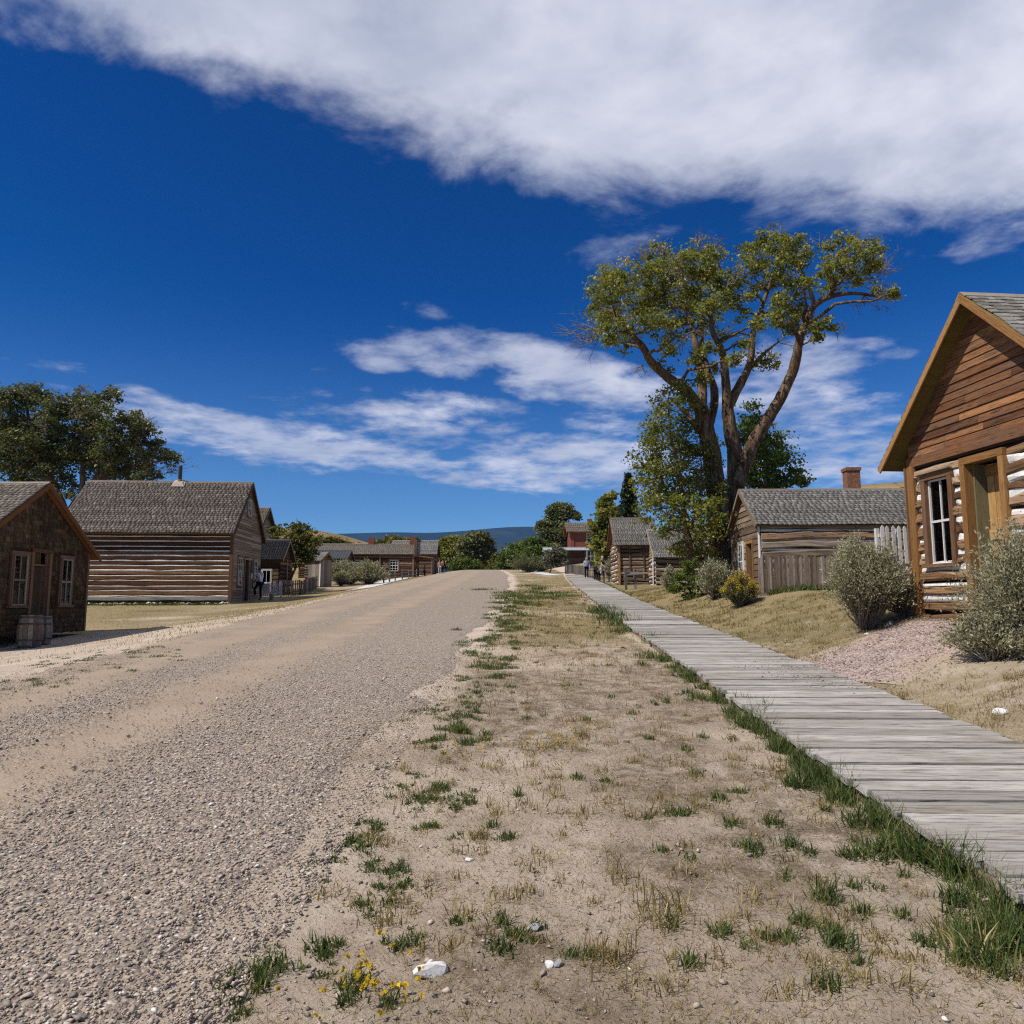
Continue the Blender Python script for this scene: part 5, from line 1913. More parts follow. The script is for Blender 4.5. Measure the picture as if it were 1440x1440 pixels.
# the big cottonwood
ZT = (770, 300, 520 / 1440)
DT = 30.3
limbs = [
    pxlimb([(690, 1420, 130), (682, 1330, 100), (668, 1200, 84), (655, 1080, 78), (640, 950, 74), (618, 840, 66), (598, 760, 58)], DT, ZT),
    pxlimb([(735, 1400, 90, .6), (730, 1250, 80, .6), (732, 1080, 74, .5), (733, 960, 64, .4), (712, 840, 54, .3), (700, 745, 46, .2)], DT, ZT),
    pxlimb([(600, 775, 50), (545, 695, 42, -.4), (472, 642, 36, -.9), (405, 580, 31, -1.3), (368, 515, 26, -1.6), (320, 470, 18, -2), (270, 420, 12, -2.2)], DT, ZT),
    pxlimb([(598, 770, 46), (602, 655, 38, .3), (582, 545, 30, .6), (560, 430, 22, .8), (520, 320, 14, 1), (500, 220, 8, 1)], DT, ZT),
    pxlimb([(622, 850, 34, .2), (645, 770, 34, .6), (650, 690, 34, 1), (622, 610, 28, 1.4), (600, 500, 20, 1.8), (610, 380, 14, 2)], DT, ZT),
    pxlimb([(702, 760, 44, .2), (692, 640, 34, 0), (680, 540, 28, -.3), (640, 450, 20, -.8), (640, 350, 13, -1), (620, 250, 8, -1)], DT, ZT),
    pxlimb([(702, 755, 42, .2), (742, 680, 36, .4), (790, 580, 30, .6), (802, 455, 24, .9), (835, 365, 18, 1), (870, 260, 12, 1), (900, 170, 7, 1)], DT, ZT),
    pxlimb([(735, 1060, 62, .3), (788, 925, 56, 0), (838, 832, 50, -.2), (902, 730, 44, -.5), (958, 605, 40, -.8), (988, 475, 30, -1), (1035, 365, 26, -1), (1110, 322, 20, -1), (1195, 312, 14, -1), (1290, 325, 8, -1)], DT, ZT),
    pxlimb([(1040, 365, 20, -1), (1022, 300, 14, -1), (990, 230, 10, -.8), (960, 160, 6, -.6)], DT, ZT),
    pxlimb([(1100, 325, 16, -1), (1130, 250, 12, -1.2), (1170, 170, 7, -1.4)], DT, ZT),
    pxlimb([(590, 850, 30, .4), (540, 780, 22, 1), (480, 720, 12, 1.5)], DT, ZT),
    pxlimb([(790, 600, 18, .6), (850, 540, 12, .2), (900, 500, 6, 0)], DT, ZT),
]
bl = [(245, 300, 72), (215, 350, 50), (235, 400, 72), (260, 460, 60), (230, 245, 40), (300, 250, 62), (340, 340, 74), (330, 430, 62), (300, 505, 50, .8),
      (430, 180, 60), (390, 230, 58), (470, 250, 74), (430, 330, 78), (430, 430, 70, .9), (520, 190, 62), (600, 150, 56), (590, 220, 66), (560, 310, 76), (540, 400, 74), (500, 480, 58, .7),
      (650, 170, 44), (660, 260, 60), (640, 340, 62), (620, 430, 52, .6), (700, 320, 56), (730, 260, 38), (740, 370, 48, .7), (470, 545, 44, .6), (560, 560, 46, .5), (620, 520, 36, .5),
      (790, 140, 46), (830, 110, 38), (900, 120, 54), (960, 110, 46), (860, 180, 58), (790, 220, 48), (930, 200, 60), (1000, 170, 48), (870, 270, 48), (960, 280, 52), (800, 310, 46, .7), (900, 340, 50), (880, 400, 48), (950, 390, 52), (1010, 420, 52), (1075, 430, 44), (960, 440, 38), (1050, 470, 24, .5), (820, 420, 38, .5),
      (1090, 240, 44), (1140, 190, 58), (1140, 120, 46), (1200, 150, 54), (1250, 140, 44), (1270, 190, 40), (1180, 240, 52), (1240, 250, 42, .6), (1120, 300, 40, .7), (1010, 260, 40, .7), (1290, 300, 24, .3), (1340, 310, 20, .25),
      (760, 500, 44, .45), (830, 580, 40, .7, 1.0), (870, 570, 30, .6, .8), (720, 560, 34, .35), (700, 470, 40, .4), (590, 640, 34, .5), (440, 600, 34, .4), (660, 600, 30, .4)]
bb = pxblobs(bl, DT - 0.8, 3.0, ZT)


def zp_(zx, zy, d):
    return P(ZT[0] + zx * ZT[2], ZT[1] + zy * ZT[2], d)


bare = [(zp_(210, 470, DT - 2), (-1, 0, 0.15), 1.9, 9), (zp_(200, 480, DT - 2), (-.7, 0, -.7), 1.4, 5), (zp_(380, 185, DT), (-.5, 0, 1), 1.2, 5), (zp_(420, 160, DT), (-.1, 0, 1), 0.9, 3),
        (zp_(590, 130, DT), (-.3, 0, 1), 0.9, 5), (zp_(650, 140, DT), (.4, 0, 1), 0.8, 4), (zp_(890, 100, DT), (0, 0, 1), 0.8, 5), (zp_(1060, 130, DT), (-.1, 0, 1), 0.8, 4),
        (zp_(1260, 230, DT - 1), (1, 0, 0.3), 1.5, 9), (zp_(1270, 320, DT - 1), (1, 0, -0.1), 1.3, 8), (zp_(1230, 320, DT - 1), (.2, 0, -1), 0.9, 5), (zp_(900, 500, DT), (.9, 0, .1), 1.0, 5), (zp_(370, 590, DT - 1), (-.5, 0, -.7), 0.8, 4),
        (zp_(700, 280, DT - 2.2), (.5, -.3, .5), 1.1, 5), (zp_(560, 260, DT - 2.3), (-.5, -.4, .4), 1.1, 5), (zp_(520, 480, DT - 2.2), (.3, -.4, -.4), 1.1, 5), (zp_(1110, 450, DT - 1), (1, 0, .2), 0.7, 4)]
cb = P(ZT[0] + 690 * ZT[2], 800, DT)
cb = Vector((cb.x, DT, g1(cb.x, DT)))
limbs[0][0][0] = cb + Vector((0, 0, -.15))
limbs[1][0][0] = cb + Vector((0.35, 0.4, -.1))
build_tree('cottonwood_tree', 'towering old cottonwood with forked trunks rising over the right cabins', cb, limbs, bb, 'leaf_cottonwood', 40, 0.125, twigs=70, bare=bare, sub=0.34, tone=0.04)

# leafier young trees at its foot
bl = [(480, 690, 62), (450, 760, 62), (430, 830, 62), (500, 820, 70), (400, 920, 66), (460, 910, 80), (540, 900, 80), (395, 990, 62), (450, 1010, 84), (530, 1000, 90), (600, 940, 66), (380, 1060, 40), (430, 1090, 78), (510, 1100, 90), (590, 1060, 84), (400, 1150, 56), (470, 1170, 76), (550, 1180, 84), (620, 1150, 70), (470, 1235, 44), (540, 1260, 70), (610, 1250, 66), (650, 1210, 50), (560, 1330, 50), (620, 1330, 46), (510, 1310, 40), (640, 1060, 50), (580, 800, 50, .6), (540, 730, 48, .6)]
d_ = DT - 1.6
b_ = P(ZT[0] + 560 * ZT[2], 810, d_)
b_ = Vector((b_.x, d_, g1(b_.x, d_)))
lm = [pxlimb([(560, 1400, 34), (550, 1280, 28), (530, 1150, 22), (510, 1000, 16), (480, 860, 10), (470, 720, 6)], d_, ZT), pxlimb([(552, 1240, 18), (590, 1120, 14), (600, 980, 8)], d_, ZT), pxlimb([(540, 1200, 16), (470, 1100, 11), (430, 1000, 7)], d_, ZT)]
lm[0][0][0] = b_ - Vector((0, 0, .1))
LEAFK = 0.62
build_tree('young_cottonwood', 'dense leafy young cottonwood in front of the big trunk above the log shed', b_, lm, pxblobs(bl, d_, 1.5, ZT), 'leaf_cottonwood', 38, 0.125, twigs=30, sub=0.36, tone=0.0)
LEAFK = 0.8
bl = [(800, 780, 52), (770, 830, 48), (830, 860, 60), (790, 900, 60), (880, 900, 62), (850, 960, 70), (790, 980, 66), (910, 970, 58), (930, 1030, 50), (860, 1040, 70), (790, 1060, 60), (980, 1030, 34), (990, 1050, 26, .7), (900, 1090, 60), (830, 1130, 60)]
d_ = DT + 5
b_ = P(1080, 780, d_)
b_ = Vector((b_.x, d_, g1(b_.x, d_)))
lm = [([b_ - Vector((0, 0, .1)), P(1080, 720, d_), P(1078, 660, d_), P(1070, 600, d_)], [0.22, 0.18, 0.12, 0.05])]
build_tree('broadleaf_tree', 'round green tree behind the long cabin roof', b_, lm, pxblobs(bl, d_, 1.6, ZT), 'leaf_green', 36, 0.15, tone=-0.05, sub=0.36)

# tree behind the left houses
ZL = (0, 520, 420 / 1440)
DL = 54.0
bl = [(20, 160, 80), (100, 140, 66), (180, 120, 62), (215, 190, 60), (290, 160, 50), (330, 200, 56), (390, 150, 60), (440, 190, 60), (500, 130, 36), (550, 120, 34), (530, 190, 36), (460, 260, 50),
      (20, 300, 90), (110, 250, 74), (110, 350, 80), (200, 290, 80), (270, 260, 66), (300, 340, 74), (390, 280, 70), (440, 340, 66), (520, 290, 56), (590, 240, 54), (640, 250, 52), (640, 320, 54), (700, 300, 44), (570, 340, 60), (720, 260, 30, .6),
      (20, 420, 90), (110, 440, 80), (200, 410, 80), (280, 430, 76), (370, 410, 76), (450, 430, 70), (530, 410, 66), (600, 410, 60), (680, 400, 50), (750, 370, 46), (790, 420, 48), (840, 430, 36), (720, 460, 46), (640, 480, 54), (560, 500, 56), (480, 500, 52), (740, 510, 34), (690, 520, 34), (300, 520, 54), (370, 560, 40, .6), (230, 500, 50), (120, 520, 70), (320, 600, 36, .5)]
b_ = P(95, 830, DL)
b_ = Vector((b_.x, DL, g1(b_.x, DL)))
lm = [pxlimb([(320, 1000, 60), (330, 740, 52), (390, 620, 46), (480, 520, 40), (560, 440, 30), (640, 370, 20), (700, 300, 10)], DL, ZL), pxlimb([(332, 750, 44), (280, 600, 36), (190, 450, 28), (150, 300, 18), (130, 180, 8)], DL, ZL), pxlimb([(400, 610, 30), (400, 470, 24), (430, 330, 16), (480, 200, 8)], DL, ZL),
      pxlimb([(520, 480, 26), (640, 470, 18), (760, 440, 10), (840, 430, 6)], DL, ZL)]
lm[0][0][0] = b_ - Vector((0, 0, .1))
LEAFK = 0.72
zl_ = lambda zx, zy, d: P(zx * ZL[2], 520 + zy * ZL[2], d)
build_tree('willow_tree', 'broad dark green tree spreading behind the left houses', b_, lm, pxblobs(bl, DL, 2.6, ZL), 'leaf_dark', 34, 0.20, twigs=70, sub=0.42,
           bare=[(zl_(700, 500, DL), (1, 0, .1), 3.6, 7), (zl_(800, 500, DL), (1, 0, .3), 2.2, 6), (zl_(400, 110, DL), (0, 0, 1), 0.9, 5), (zl_(700, 250, DL), (.7, 0, .7), 1.0, 4), (zl_(230, 280, DL - 3), (-.3, -.3, .2), 1.6, 6), (zl_(360, 240, DL - 3), (.3, -.3, .2), 1.6, 6)])

LEAFK = 1.0


def simple_tree(name, label, px, d, blobs, leaf, dens, size, trunk=0.2, group=None, tone=0.0, cat='tree', twigs=0, dj=1.5, sub=0.45, basepx=None, bark='bark', zb=None, lean=0, rk=1.0):
    bx = P(basepx or px, 800, d).x
    base = Vector((bx, d, g1(bx, d) if zb is None else zb))
    bb_ = [(b[0], b[1], b[2], b[3] * rk, b[4]) for b in pxblobs(blobs, d, dj)]
    top = max(b[2] for b in bb_)
    mid = Vector((sum(b[0] for b in bb_) / len(bb_), d, base.z + (top - base.z) * 0.45))
    tp = Vector((mid.x + lean, d, base.z + (top - base.z) * 0.85))
    lm_ = [([base - Vector((0, 0, .15)), base.lerp(mid, 0.5), mid, tp], [trunk, trunk * 0.8, trunk * 0.55, trunk * 0.15])]
    return build_tree(name, label, base, lm_, bb_, leaf, dens, size, bark=bark, group=group, cat=cat, tone=tone, twigs=twigs, sub=sub, nside=7, inner=2)


# apple tree by the grey fence
bl = [(392, 748, 10), (400, 760, 14), (398, 775, 12), (412, 745, 12), (412, 758, 14), (415, 775, 14), (425, 750, 13), (428, 765, 14), (428, 780, 12), (438, 755, 10), (440, 770, 10), (408, 790, 10), (420, 792, 10), (435, 788, 8), (445, 762, 7), (388, 758, 8), (404, 803, 6, .6), (418, 738, 8), (432, 742, 6, .6)]
simple_tree('apple_tree', 'small autumn-tinged apple tree over the grey board fence', 405, 51, bl, 'leaf_autumn', 26, 0.17, 0.11, twigs=16, dj=0.9, sub=0.30, basepx=403)

# far trees, each on its own
FT = [
    ('broadleaf_tree', 'olive green tree right of the far false-front building', 648, 150, [(640, 775, 14), (628, 770, 12), (622, 782, 12), (635, 788, 14), (648, 786, 12), (618, 790, 10), (628, 762, 8), (640, 762, 10)], 'leaf_cottonwood', 30, 0.55),
    ('broadleaf_tree', 'pale grey-green leaning tree left of the road crest', 670, 140, [(664, 760, 12), (674, 758, 12), (682, 764, 10), (660, 772, 14), (674, 774, 14), (684, 772, 8), (664, 786, 14), (676, 786, 11), (655, 764, 8)], 'leaf_dark', 30, 0.55),
    ('bush', 'bright yellow-green round bush at the road crest', 652, 128, [(646, 793, 9), (654, 792, 9), (641, 796, 7), (650, 797, 9), (659, 796, 7)], 'leaf_bright', 30, 0.36),
    ('bush', 'smaller bright green bush nearest the centre of the road crest', 668, 130, [(667, 794, 7), (672, 796, 6), (662, 797, 6)], 'leaf_bright', 30, 0.34),
    ('bush', 'dark green bush closing the end of the road', 685, 150, [(685, 788, 10), (680, 794, 10), (692, 794, 8), (688, 782, 7)], 'leaf_green', 30, 0.4),
    ('bush', 'rusty yellow-brown bush right at the end of the road', 698, 138, [(696, 790, 8), (702, 793, 8), (694, 797, 7), (705, 798, 7), (700, 784, 6)], 'leaf_autumn', 30, 0.36),
    ('broadleaf_tree', 'dark green tree just right of the road crest', 720, 135, [(716, 778, 10), (712, 788, 10), (722, 784, 12), (718, 796, 11), (728, 792, 10), (724, 770, 7), (706, 797, 8)], 'leaf_green', 30, 0.42),
    ('broadleaf_tree', 'olive tree behind the dark green ones right of the crest', 735, 150, [(732, 768, 8), (738, 776, 9), (734, 786, 10), (742, 782, 9), (728, 776, 8)], 'leaf_cottonwood', 30, 0.5),
    ('broadleaf_tree', 'rounded dark tree left of the tin-roofed shed', 757, 130, [(746, 762, 8), (754, 764, 10), (762, 768, 10), (768, 770, 8), (750, 776, 12), (762, 780, 11), (756, 788, 10), (744, 788, 8), (770, 778, 7)], 'leaf_green', 30, 0.45),
    ('broadleaf_tree', 'tall open cottonwood left of the brick house', 786, 140, [(776, 718, 8), (786, 713, 9), (796, 714, 8), (790, 724, 10), (778, 728, 9), (800, 722, 7), (808, 724, 6), (812, 728, 4), (764, 738, 8), (760, 742, 6), (772, 740, 10), (784, 738, 10), (768, 750, 9), (780, 752, 10), (790, 750, 9), (794, 762, 9), (784, 764, 9), (774, 760, 6), (796, 740, 7)], 'leaf_dark', 30, 0.45),
    ('broadleaf_tree', 'dense green poplar against the brick house corner', 850, 70, [(848, 708, 8), (856, 702, 8), (864, 698, 7), (858, 716, 11), (846, 722, 9), (842, 738, 10), (854, 734, 12), (864, 726, 10), (840, 752, 9), (850, 750, 12), (862, 748, 11), (842, 766, 10), (854, 768, 12), (864, 766, 9), (848, 782, 11), (858, 784, 10), (864, 790, 8), (846, 794, 9), (856, 798, 8)], 'leaf_cottonwood', 34, 0.30),
]
for (nm, lb, px, d, bl, lf, dn, sz) in FT:
    simple_tree(nm, lb, px, d, bl, lf, dn, sz, trunk=0.18 if nm == 'bush' else 0.35, dj=1.6, sub=0.7 if d > 100 else 0.45, cat='bush' if nm == 'bush' else 'tree', tone=0.05, group='far trees round the crest' if d > 100 else None, rk=0.78 if d > 100 else 0.95)
for px, r in ((546, 8), (556, 8), (566, 6)):
    pass
simple_tree('broadleaf_tree', 'greying tree behind the long log hall roof, left of the chimney', 540, 125, [(536, 764, 6), (546, 762, 6), (554, 760, 6), (560, 762, 5), (540, 770, 7), (552, 768, 8), (560, 772, 8)], 'leaf_autumn', 28, 0.4, 0.25, sub=0.6)
simple_tree('broadleaf_tree', 'yellow autumn tree top showing over the log hall roof', 570, 130, [(563, 762, 3.5), (570, 760, 4.5), (577, 763, 3), (568, 768, 6), (575, 772, 6)], 'leaf_yellow', 26, 0.4, 0.25, sub=0.5)
simple_tree('bush', 'green bush at the foot of the brown hill behind the apple tree', 462, 110, [(455, 764, 7), (464, 762, 7), (474, 764, 7), (484, 766, 6), (448, 760, 6), (492, 766, 5), (470, 770, 8), (456, 774, 8)], 'leaf_autumn', 28, 0.35, 0.15, sub=0.55, cat='bush')
for px in (500, 545):
    pass

# spruce behind the far cabin
sp_d = 62.0
sx_ = P(886, 800, sp_d).x
sb = Vector((sx_, sp_d, g1(sx_, sp_d)))
st_ = P(887, 664, sp_d)
sroot = empty('spruce_tree', sb, (0, 0, 0), 'dark pointed spruce behind the small cabin', 'tree')
hgt = st_.z - sb.z
MB().tube([Vector((0, 0, -.1)), Vector((0, 0, hgt * .5)), Vector((0, 0, hgt))], [0.25, 0.14, 0.02], 8).build('trunk', 'bark', sroot, True)
Cs, Ns = [], []
for i in range(70):
    t = (i / 70) ** 0.9
    z = hgt * (0.12 + 0.87 * t)
    R_ = 1.75 * (1 - t) ** 0.75 + 0.12
    for k in range(9):
        a = rng.uniform(0, 2 * math.pi)
        L_ = R_ * rng.uniform(0.6, 1.1)
        n = 26
        s = rng.random(n) ** 0.7
        x = math.cos(a) * L_ * s + rng.normal(0, 0.08, n)
        y_ = math.sin(a) * L_ * s + rng.normal(0, 0.08, n)
        zz_ = z - 0.30 * L_ * s + 0.12 * (s ** 3) + rng.normal(0, 0.05, n)
        Cs.append(np.stack([x, y_, zz_], -1))
        Ns.append(rng.normal(size=(n, 3)) + np.array([0, 0, 0.8]))
V, F, R = leaf_quads(np.concatenate(Cs), np.concatenate(Ns), 0.20, 0.45)
np_mesh('crown', V, F, 'leaf_conifer', sroot, R)


# ------------------------------------------------------------------ sagebrush and other shrubs
def shrub(name, label, loc, R, H, shoots, leaf, lsize=0.035, per=16, lean=(0, 0), flower=None, cat='shrub', wood_='bark_pale', asp=0.28, up=1.0, bottom=0.05, group=None, clumps=7, lw=1.0, upr=1.5):
    """many thin shoots fanning from a woody base, each set with small narrow leaves"""
    loc = Vector(loc)
    root = empty(name, loc, (0, 0, 0), label, cat, group)
    st = MB()
    n = shoots
    cl = rng.normal(size=(clumps, 2)) * np.array([0.45, 0.45]) * R
    hl = rng.uniform(0.72, 1.05, clumps)
    bx = rng.integers(0, clumps, n)
    az_ = rng.uniform(0, 2 * np.pi, n)
    el_ = np.clip(rng.beta(upr, 1.5, n), 0.0, 1)
    dirx = np.cos(az_) * np.cos(el_ * np.pi / 2)
    diry = np.sin(az_) * np.cos(el_ * np.pi / 2)
    tip = np.stack([cl[bx, 0] * 0.9 + dirx * R * 0.8, cl[bx, 1] * 0.9 + diry * R * 0.8, bottom + H * hl[bx] * (0.22 + 0.78 * np.sin(el_ * np.pi / 2)) * rng.uniform(0.8, 1.05, n)], -1)
    tip[:, 0] += lean[0] * tip[:, 2]
    tip[:, 1] += lean[1] * tip[:, 2]
    org = np.stack([cl[bx, 0] * 0.25, cl[bx, 1] * 0.25, np.zeros(n)], -1)
    # keep only the outer part of each shoot leafy
    t0 = 0.22
    Cs, Ns = [], []
    for k in range(per):
        t = t0 + (1 - t0) * (k + rng.random(n)) / per
        mid = org + (tip - org) * t[:, None]
        mid[:, 2] += 0.10 * H * np.sin(np.pi * t) * up
        mid += rng.normal(0, 0.018 * lw + 0.012 * R, (n, 3))
        Cs.append(mid)
        ax = (tip - org)
        ax /= np.linalg.norm(ax, axis=1, keepdims=True)
        Ns.append(ax)
    C = np.concatenate(Cs)
    AX = np.concatenate(Ns)
    AX = AX * 0.75 + rng.normal(0, 0.5, AX.shape)
    AX /= np.linalg.norm(AX, axis=1, keepdims=True)
    B_ = np.cross(AX, rng.normal(size=AX.shape))
    B_ /= np.linalg.norm(B_, axis=1, keepdims=True) + 1e-9
    s = (lsize * rng.uniform(0.6, 1.5, len(C)))[:, None]
    V = np.stack([C, C + AX * s * 0.6 + B_ * s * asp, C + AX * s * 1.5, C + AX * s * 0.6 - B_ * s * asp], 1).reshape(-1, 3)
    tone = np.clip(rng.normal(0.5, 0.16, n), 0, 1)
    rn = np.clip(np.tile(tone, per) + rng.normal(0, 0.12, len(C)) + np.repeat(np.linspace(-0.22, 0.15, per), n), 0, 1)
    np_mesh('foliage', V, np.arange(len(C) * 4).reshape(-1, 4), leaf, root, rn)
    for i in range(0, n, max(1, n // 160)):
        a, b = Vector(org[i]), Vector(tip[i])
        st.tube(crooked(a, b, 3, 0.08), [0.014, 0.010, 0.006, 0.003], 4, False)
    o = st.build('stems', wood_, root, True)
    o['kind'] = 'stuff'
    if flower:
        sel = np.where((el_ > 0.25) & (rng.random(n) < flower))[0]
        Cf = np.repeat(tip[sel], 22, 0) + rng.normal(0, 0.035, (len(sel) * 22, 3))
        V, F, R_ = leaf_quads(Cf, rng.normal(size=Cf.shape) + np.array([0, 0, 1.0]), 0.026, 0.9)
        np_mesh('flowers', V, F, 'flower_yellow', root, R_)['kind'] = 'stuff'
    return root


def at(px, d):
    x = P(px, 840, d).x
    return Vector((x, d, g1(x, d)))


shrub('sagebrush', 'nearest big grey-green sagebrush at the right edge before the log house', (6.62, 9.35, g1(6.62, 9.35) - 0.05), 0.95, 1.55, 2700, 'sage', 0.029, 18, lean=(0.14, 0), clumps=13, upr=1.7)
shrub('sagebrush', 'low spreading sagebrush in front of the nearest big one', (5.98, 9.35, g1(5.98, 9.35) - 0.03), 0.50, 0.62, 900, 'sage', 0.028, 18, clumps=6, lean=(0.2, 0))
shrub('sagebrush', 'tall grey sagebrush in the middle of the yard before the picket fence', at(1214, 13.2), 0.62, 1.72, 2100, 'sage', 0.030, 20, clumps=9, upr=2.4)
shrub('sagebrush', 'low sagebrush tucked against the log house corner', at(1272, 13.3), 0.36, 0.70, 500, 'sage', 0.030, 16, clumps=4)
shrub('rabbitbrush', 'rounded rabbitbrush with yellow flower heads left of the picket fence', at(1040, 20.3), 0.56, 0.92, 850, 'rabbit_leaf', 0.036, 15, flower=0.42, clumps=6)
shrub('sagebrush', 'feathery olive sagebrush below the cottonwood trunk', at(1004, 23.5), 0.62, 1.25, 650, 'sage', 0.045, 14, clumps=6)
simple_tree('bush', 'fresh green leafy bush below the young cottonwood', 970, 25.5, [(955, 812, 11), (968, 806, 13), (980, 812, 12), (962, 824, 13), (976, 828, 13), (988, 824, 10), (950, 826, 9), (968, 835, 10), (972, 794, 9, .7), (982, 798, 8, .6)], 'leaf_green', 30, 0.085, 0.05, cat='bush', dj=0.3, sub=0.22, tone=0.15)
shrub('sagebrush', 'small grey sagebrush beside the log shed corner', at(942, 31), 0.55, 1.0, 350, 'sage', 0.05, 12, clumps=4)
shrub('sagebrush', 'large round sagebrush nearest the log annex, left of its twin', at(487, 66), 2.0, 2.2, 1300, 'sage', 0.10, 13, clumps=9)
shrub('sagebrush', 'large sagebrush beside the pole rail fence', at(519, 65.5), 1.8, 2.1, 1100, 'sage', 0.10, 13, clumps=8)
shrub('sagebrush', 'low grey sagebrush in front of the big pair', at(478, 63), 0.9, 1.2, 500, 'sage', 0.09, 12, clumps=5)
shrub('sagebrush', 'grey sagebrush right of the small cabin gable beside the man', at(861, 56), 0.8, 2.0, 450, 'sage', 0.09, 12, clumps=5)
shrub('sagebrush', 'broad olive sagebrush left of the tin-roofed shed', at(745, 88), 2.2, 1.9, 800, 'rabbit_leaf', 0.13, 12, clumps=9)
shrub('sagebrush', 'second olive sagebrush just before the tin-roofed shed', at(760, 92), 1.6, 1.6, 500, 'rabbit_leaf', 0.13, 12, clumps=7)
simple_tree('russian_olive', 'silvery leaning small tree before the tin-roofed shed', 777, 82, [(774, 784, 7), (780, 776, 8), (788, 780, 8), (770, 790, 6), (782, 788, 8), (790, 790, 6), (766, 788, 5), (786, 772, 5)], 'leaf_silver', 28, 0.26, 0.09, sub=0.42, basepx=772, dj=0.6)
simple_tree('bush', 'yellowing low bush at the brick house foot', 838, 72, [(833, 795, 6), (840, 793, 6), (846, 797, 5)], 'leaf_autumn', 26, 0.2, 0.05, cat='bush', sub=0.3, dj=0.3)

# dark shrubs dotted over the brown hill read as one mass with it


# ------------------------------------------------------------------ grass
def blades(C, h, lean, wd, rn, name, mat, label, curl=0.35, cat='grass', simple=False):
    """curved tapering blades, three faces each"""
    n = len(C)
    a = rng.uniform(0, 2 * np.pi, n)
    D = np.stack([np.cos(a), np.sin(a), np.zeros(n)], -1)
    S = np.stack([-np.sin(a), np.cos(a), np.zeros(n)], -1)
    tw = rng.uniform(0, 2 * np.pi, n)
    S2 = np.stack([np.cos(tw), np.sin(tw), np.zeros(n)], -1)
    Z_ = np.array([0, 0, 1.0])
    h = h[:, None]
    lean = lean[:, None]
    w2 = (wd * rng.uniform(0.7, 1.3, n))[:, None] * 0.5
    m = C + Z_ * h * 0.55 * np.cos(lean) + D * h * 0.55 * np.sin(lean)
    l2 = lean + curl * rng.uniform(0.3, 2.0, (n, 1))
    t = m + Z_ * h * 0.45 * np.cos(l2) + D * h * 0.45 * np.sin(l2)
    if simple:
        V = np.stack([C - S2 * w2, C + S2 * w2, t], 1).reshape(-1, 3)
        return tag(np_mesh(name, V, np.arange(n * 3).reshape(n, 3), mat, None, rn), label, cat, kind='stuff')
    V = np.stack([C - S2 * w2, C + S2 * w2, m + S2 * w2 * 0.8, m - S2 * w2 * 0.8, t], 1).reshape(-1, 3)
    b = (np.arange(n) * 5)[:, None]
    F = [b + np.array([0, 1, 2, 3]), b + np.array([3, 2, 4])]
    o = np_mesh(name, V, F, mat, None, np.concatenate([rn, rn]))
    return tag(o, label, cat, kind='stuff')


def tufts(lst, per, spread, hh, name, mat, label, wd=0.006, lean=0.5, tone=(0.45, 0.2)):
    Cs, Hs, Ls, Rs, Ws = [], [], [], [], []
    for (x, y, r, h) in lst:
        k = max(12, int(per * (r / 0.12) ** 1.4 / max(1, y / 6) ** 1.3))
        Ws.append(np.full(k, wd * max(1, y / 9)))
        q = rng.normal(size=(k, 2)) * r * 0.42
        xs, ys_ = x + q[:, 0], y + q[:, 1]
        Cs.append(np.stack([xs, ys_, G(xs, ys_) - 0.01], -1))
        Hs.append(h * rng.uniform(0.45, 1.15, k))
        Ls.append(np.abs(rng.normal(0, lean, k)))
        Rs.append(np.clip(rng.normal(*tone, k) + rng.normal(0, 0.08), 0, 1))
    return blades(np.concatenate(Cs), np.concatenate(Hs), np.concatenate(Ls), np.concatenate(Ws), np.concatenate(Rs), name, mat, label)


green = []
# strip along the near edge of the boardwalk
for (px, py, r, h) in [(1405, 1330, .14, .20), (1375, 1345, .13, .20), (1410, 1290, .12, .26), (1345, 1235, .12, .28), (1320, 1215, .08, .2), (1385, 1255, .08, .24), (1240, 1200, .11, .14), (1215, 1205, .07, .12), (1235, 1150, .13, .18), (1205, 1160, .10, .15), (1180, 1130, .12, .16),
                       (1155, 1100, .15, .22), (1120, 1105, .10, .16), (1185, 1105, .12, .2), (1135, 1075, .13, .2), (1110, 1060, .13, .2), (1085, 1040, .13, .24), (1060, 1020, .14, .28), (1045, 1000, .12, .26), (1075, 1010, .10, .28), (1030, 1010, .10, .2), (1015, 990, .11, .2), (990, 985, .10, .13), (1000, 970, .12, .14), (975, 960, .12, .14), (955, 945, .11, .13), (965, 975, .08, .1),
                       (935, 930, .14, .18), (915, 925, .14, .2), (920, 905, .13, .3), (905, 935, .1, .12), (875, 880, .22, .3), (860, 872, .22, .34), (885, 888, .18, .22), (848, 862, .2, .3), (868, 890, .15, .14),
                       (1180, 1330, .09, .12), (1165, 1265, .10, .13), (1130, 1300, .08, .10), (1090, 1160, .08, .10), (1060, 1195, .10, .09), (1110, 1190, .09, .09), (1165, 1390, .06, .10), (1215, 1285, .07, .1), (1030, 1160, .08, .09), (1010, 1125, .08, .08), (980, 1090, .07, .07), (1355, 1320, .1, .14), (1400, 1370, .08, .12), (1270, 1290, .05, .08)]:
    x, y = gp(px, py)
    green.append((x, y, r * max(1, y / 8), h * 0.95 * max(1, y / 16)))
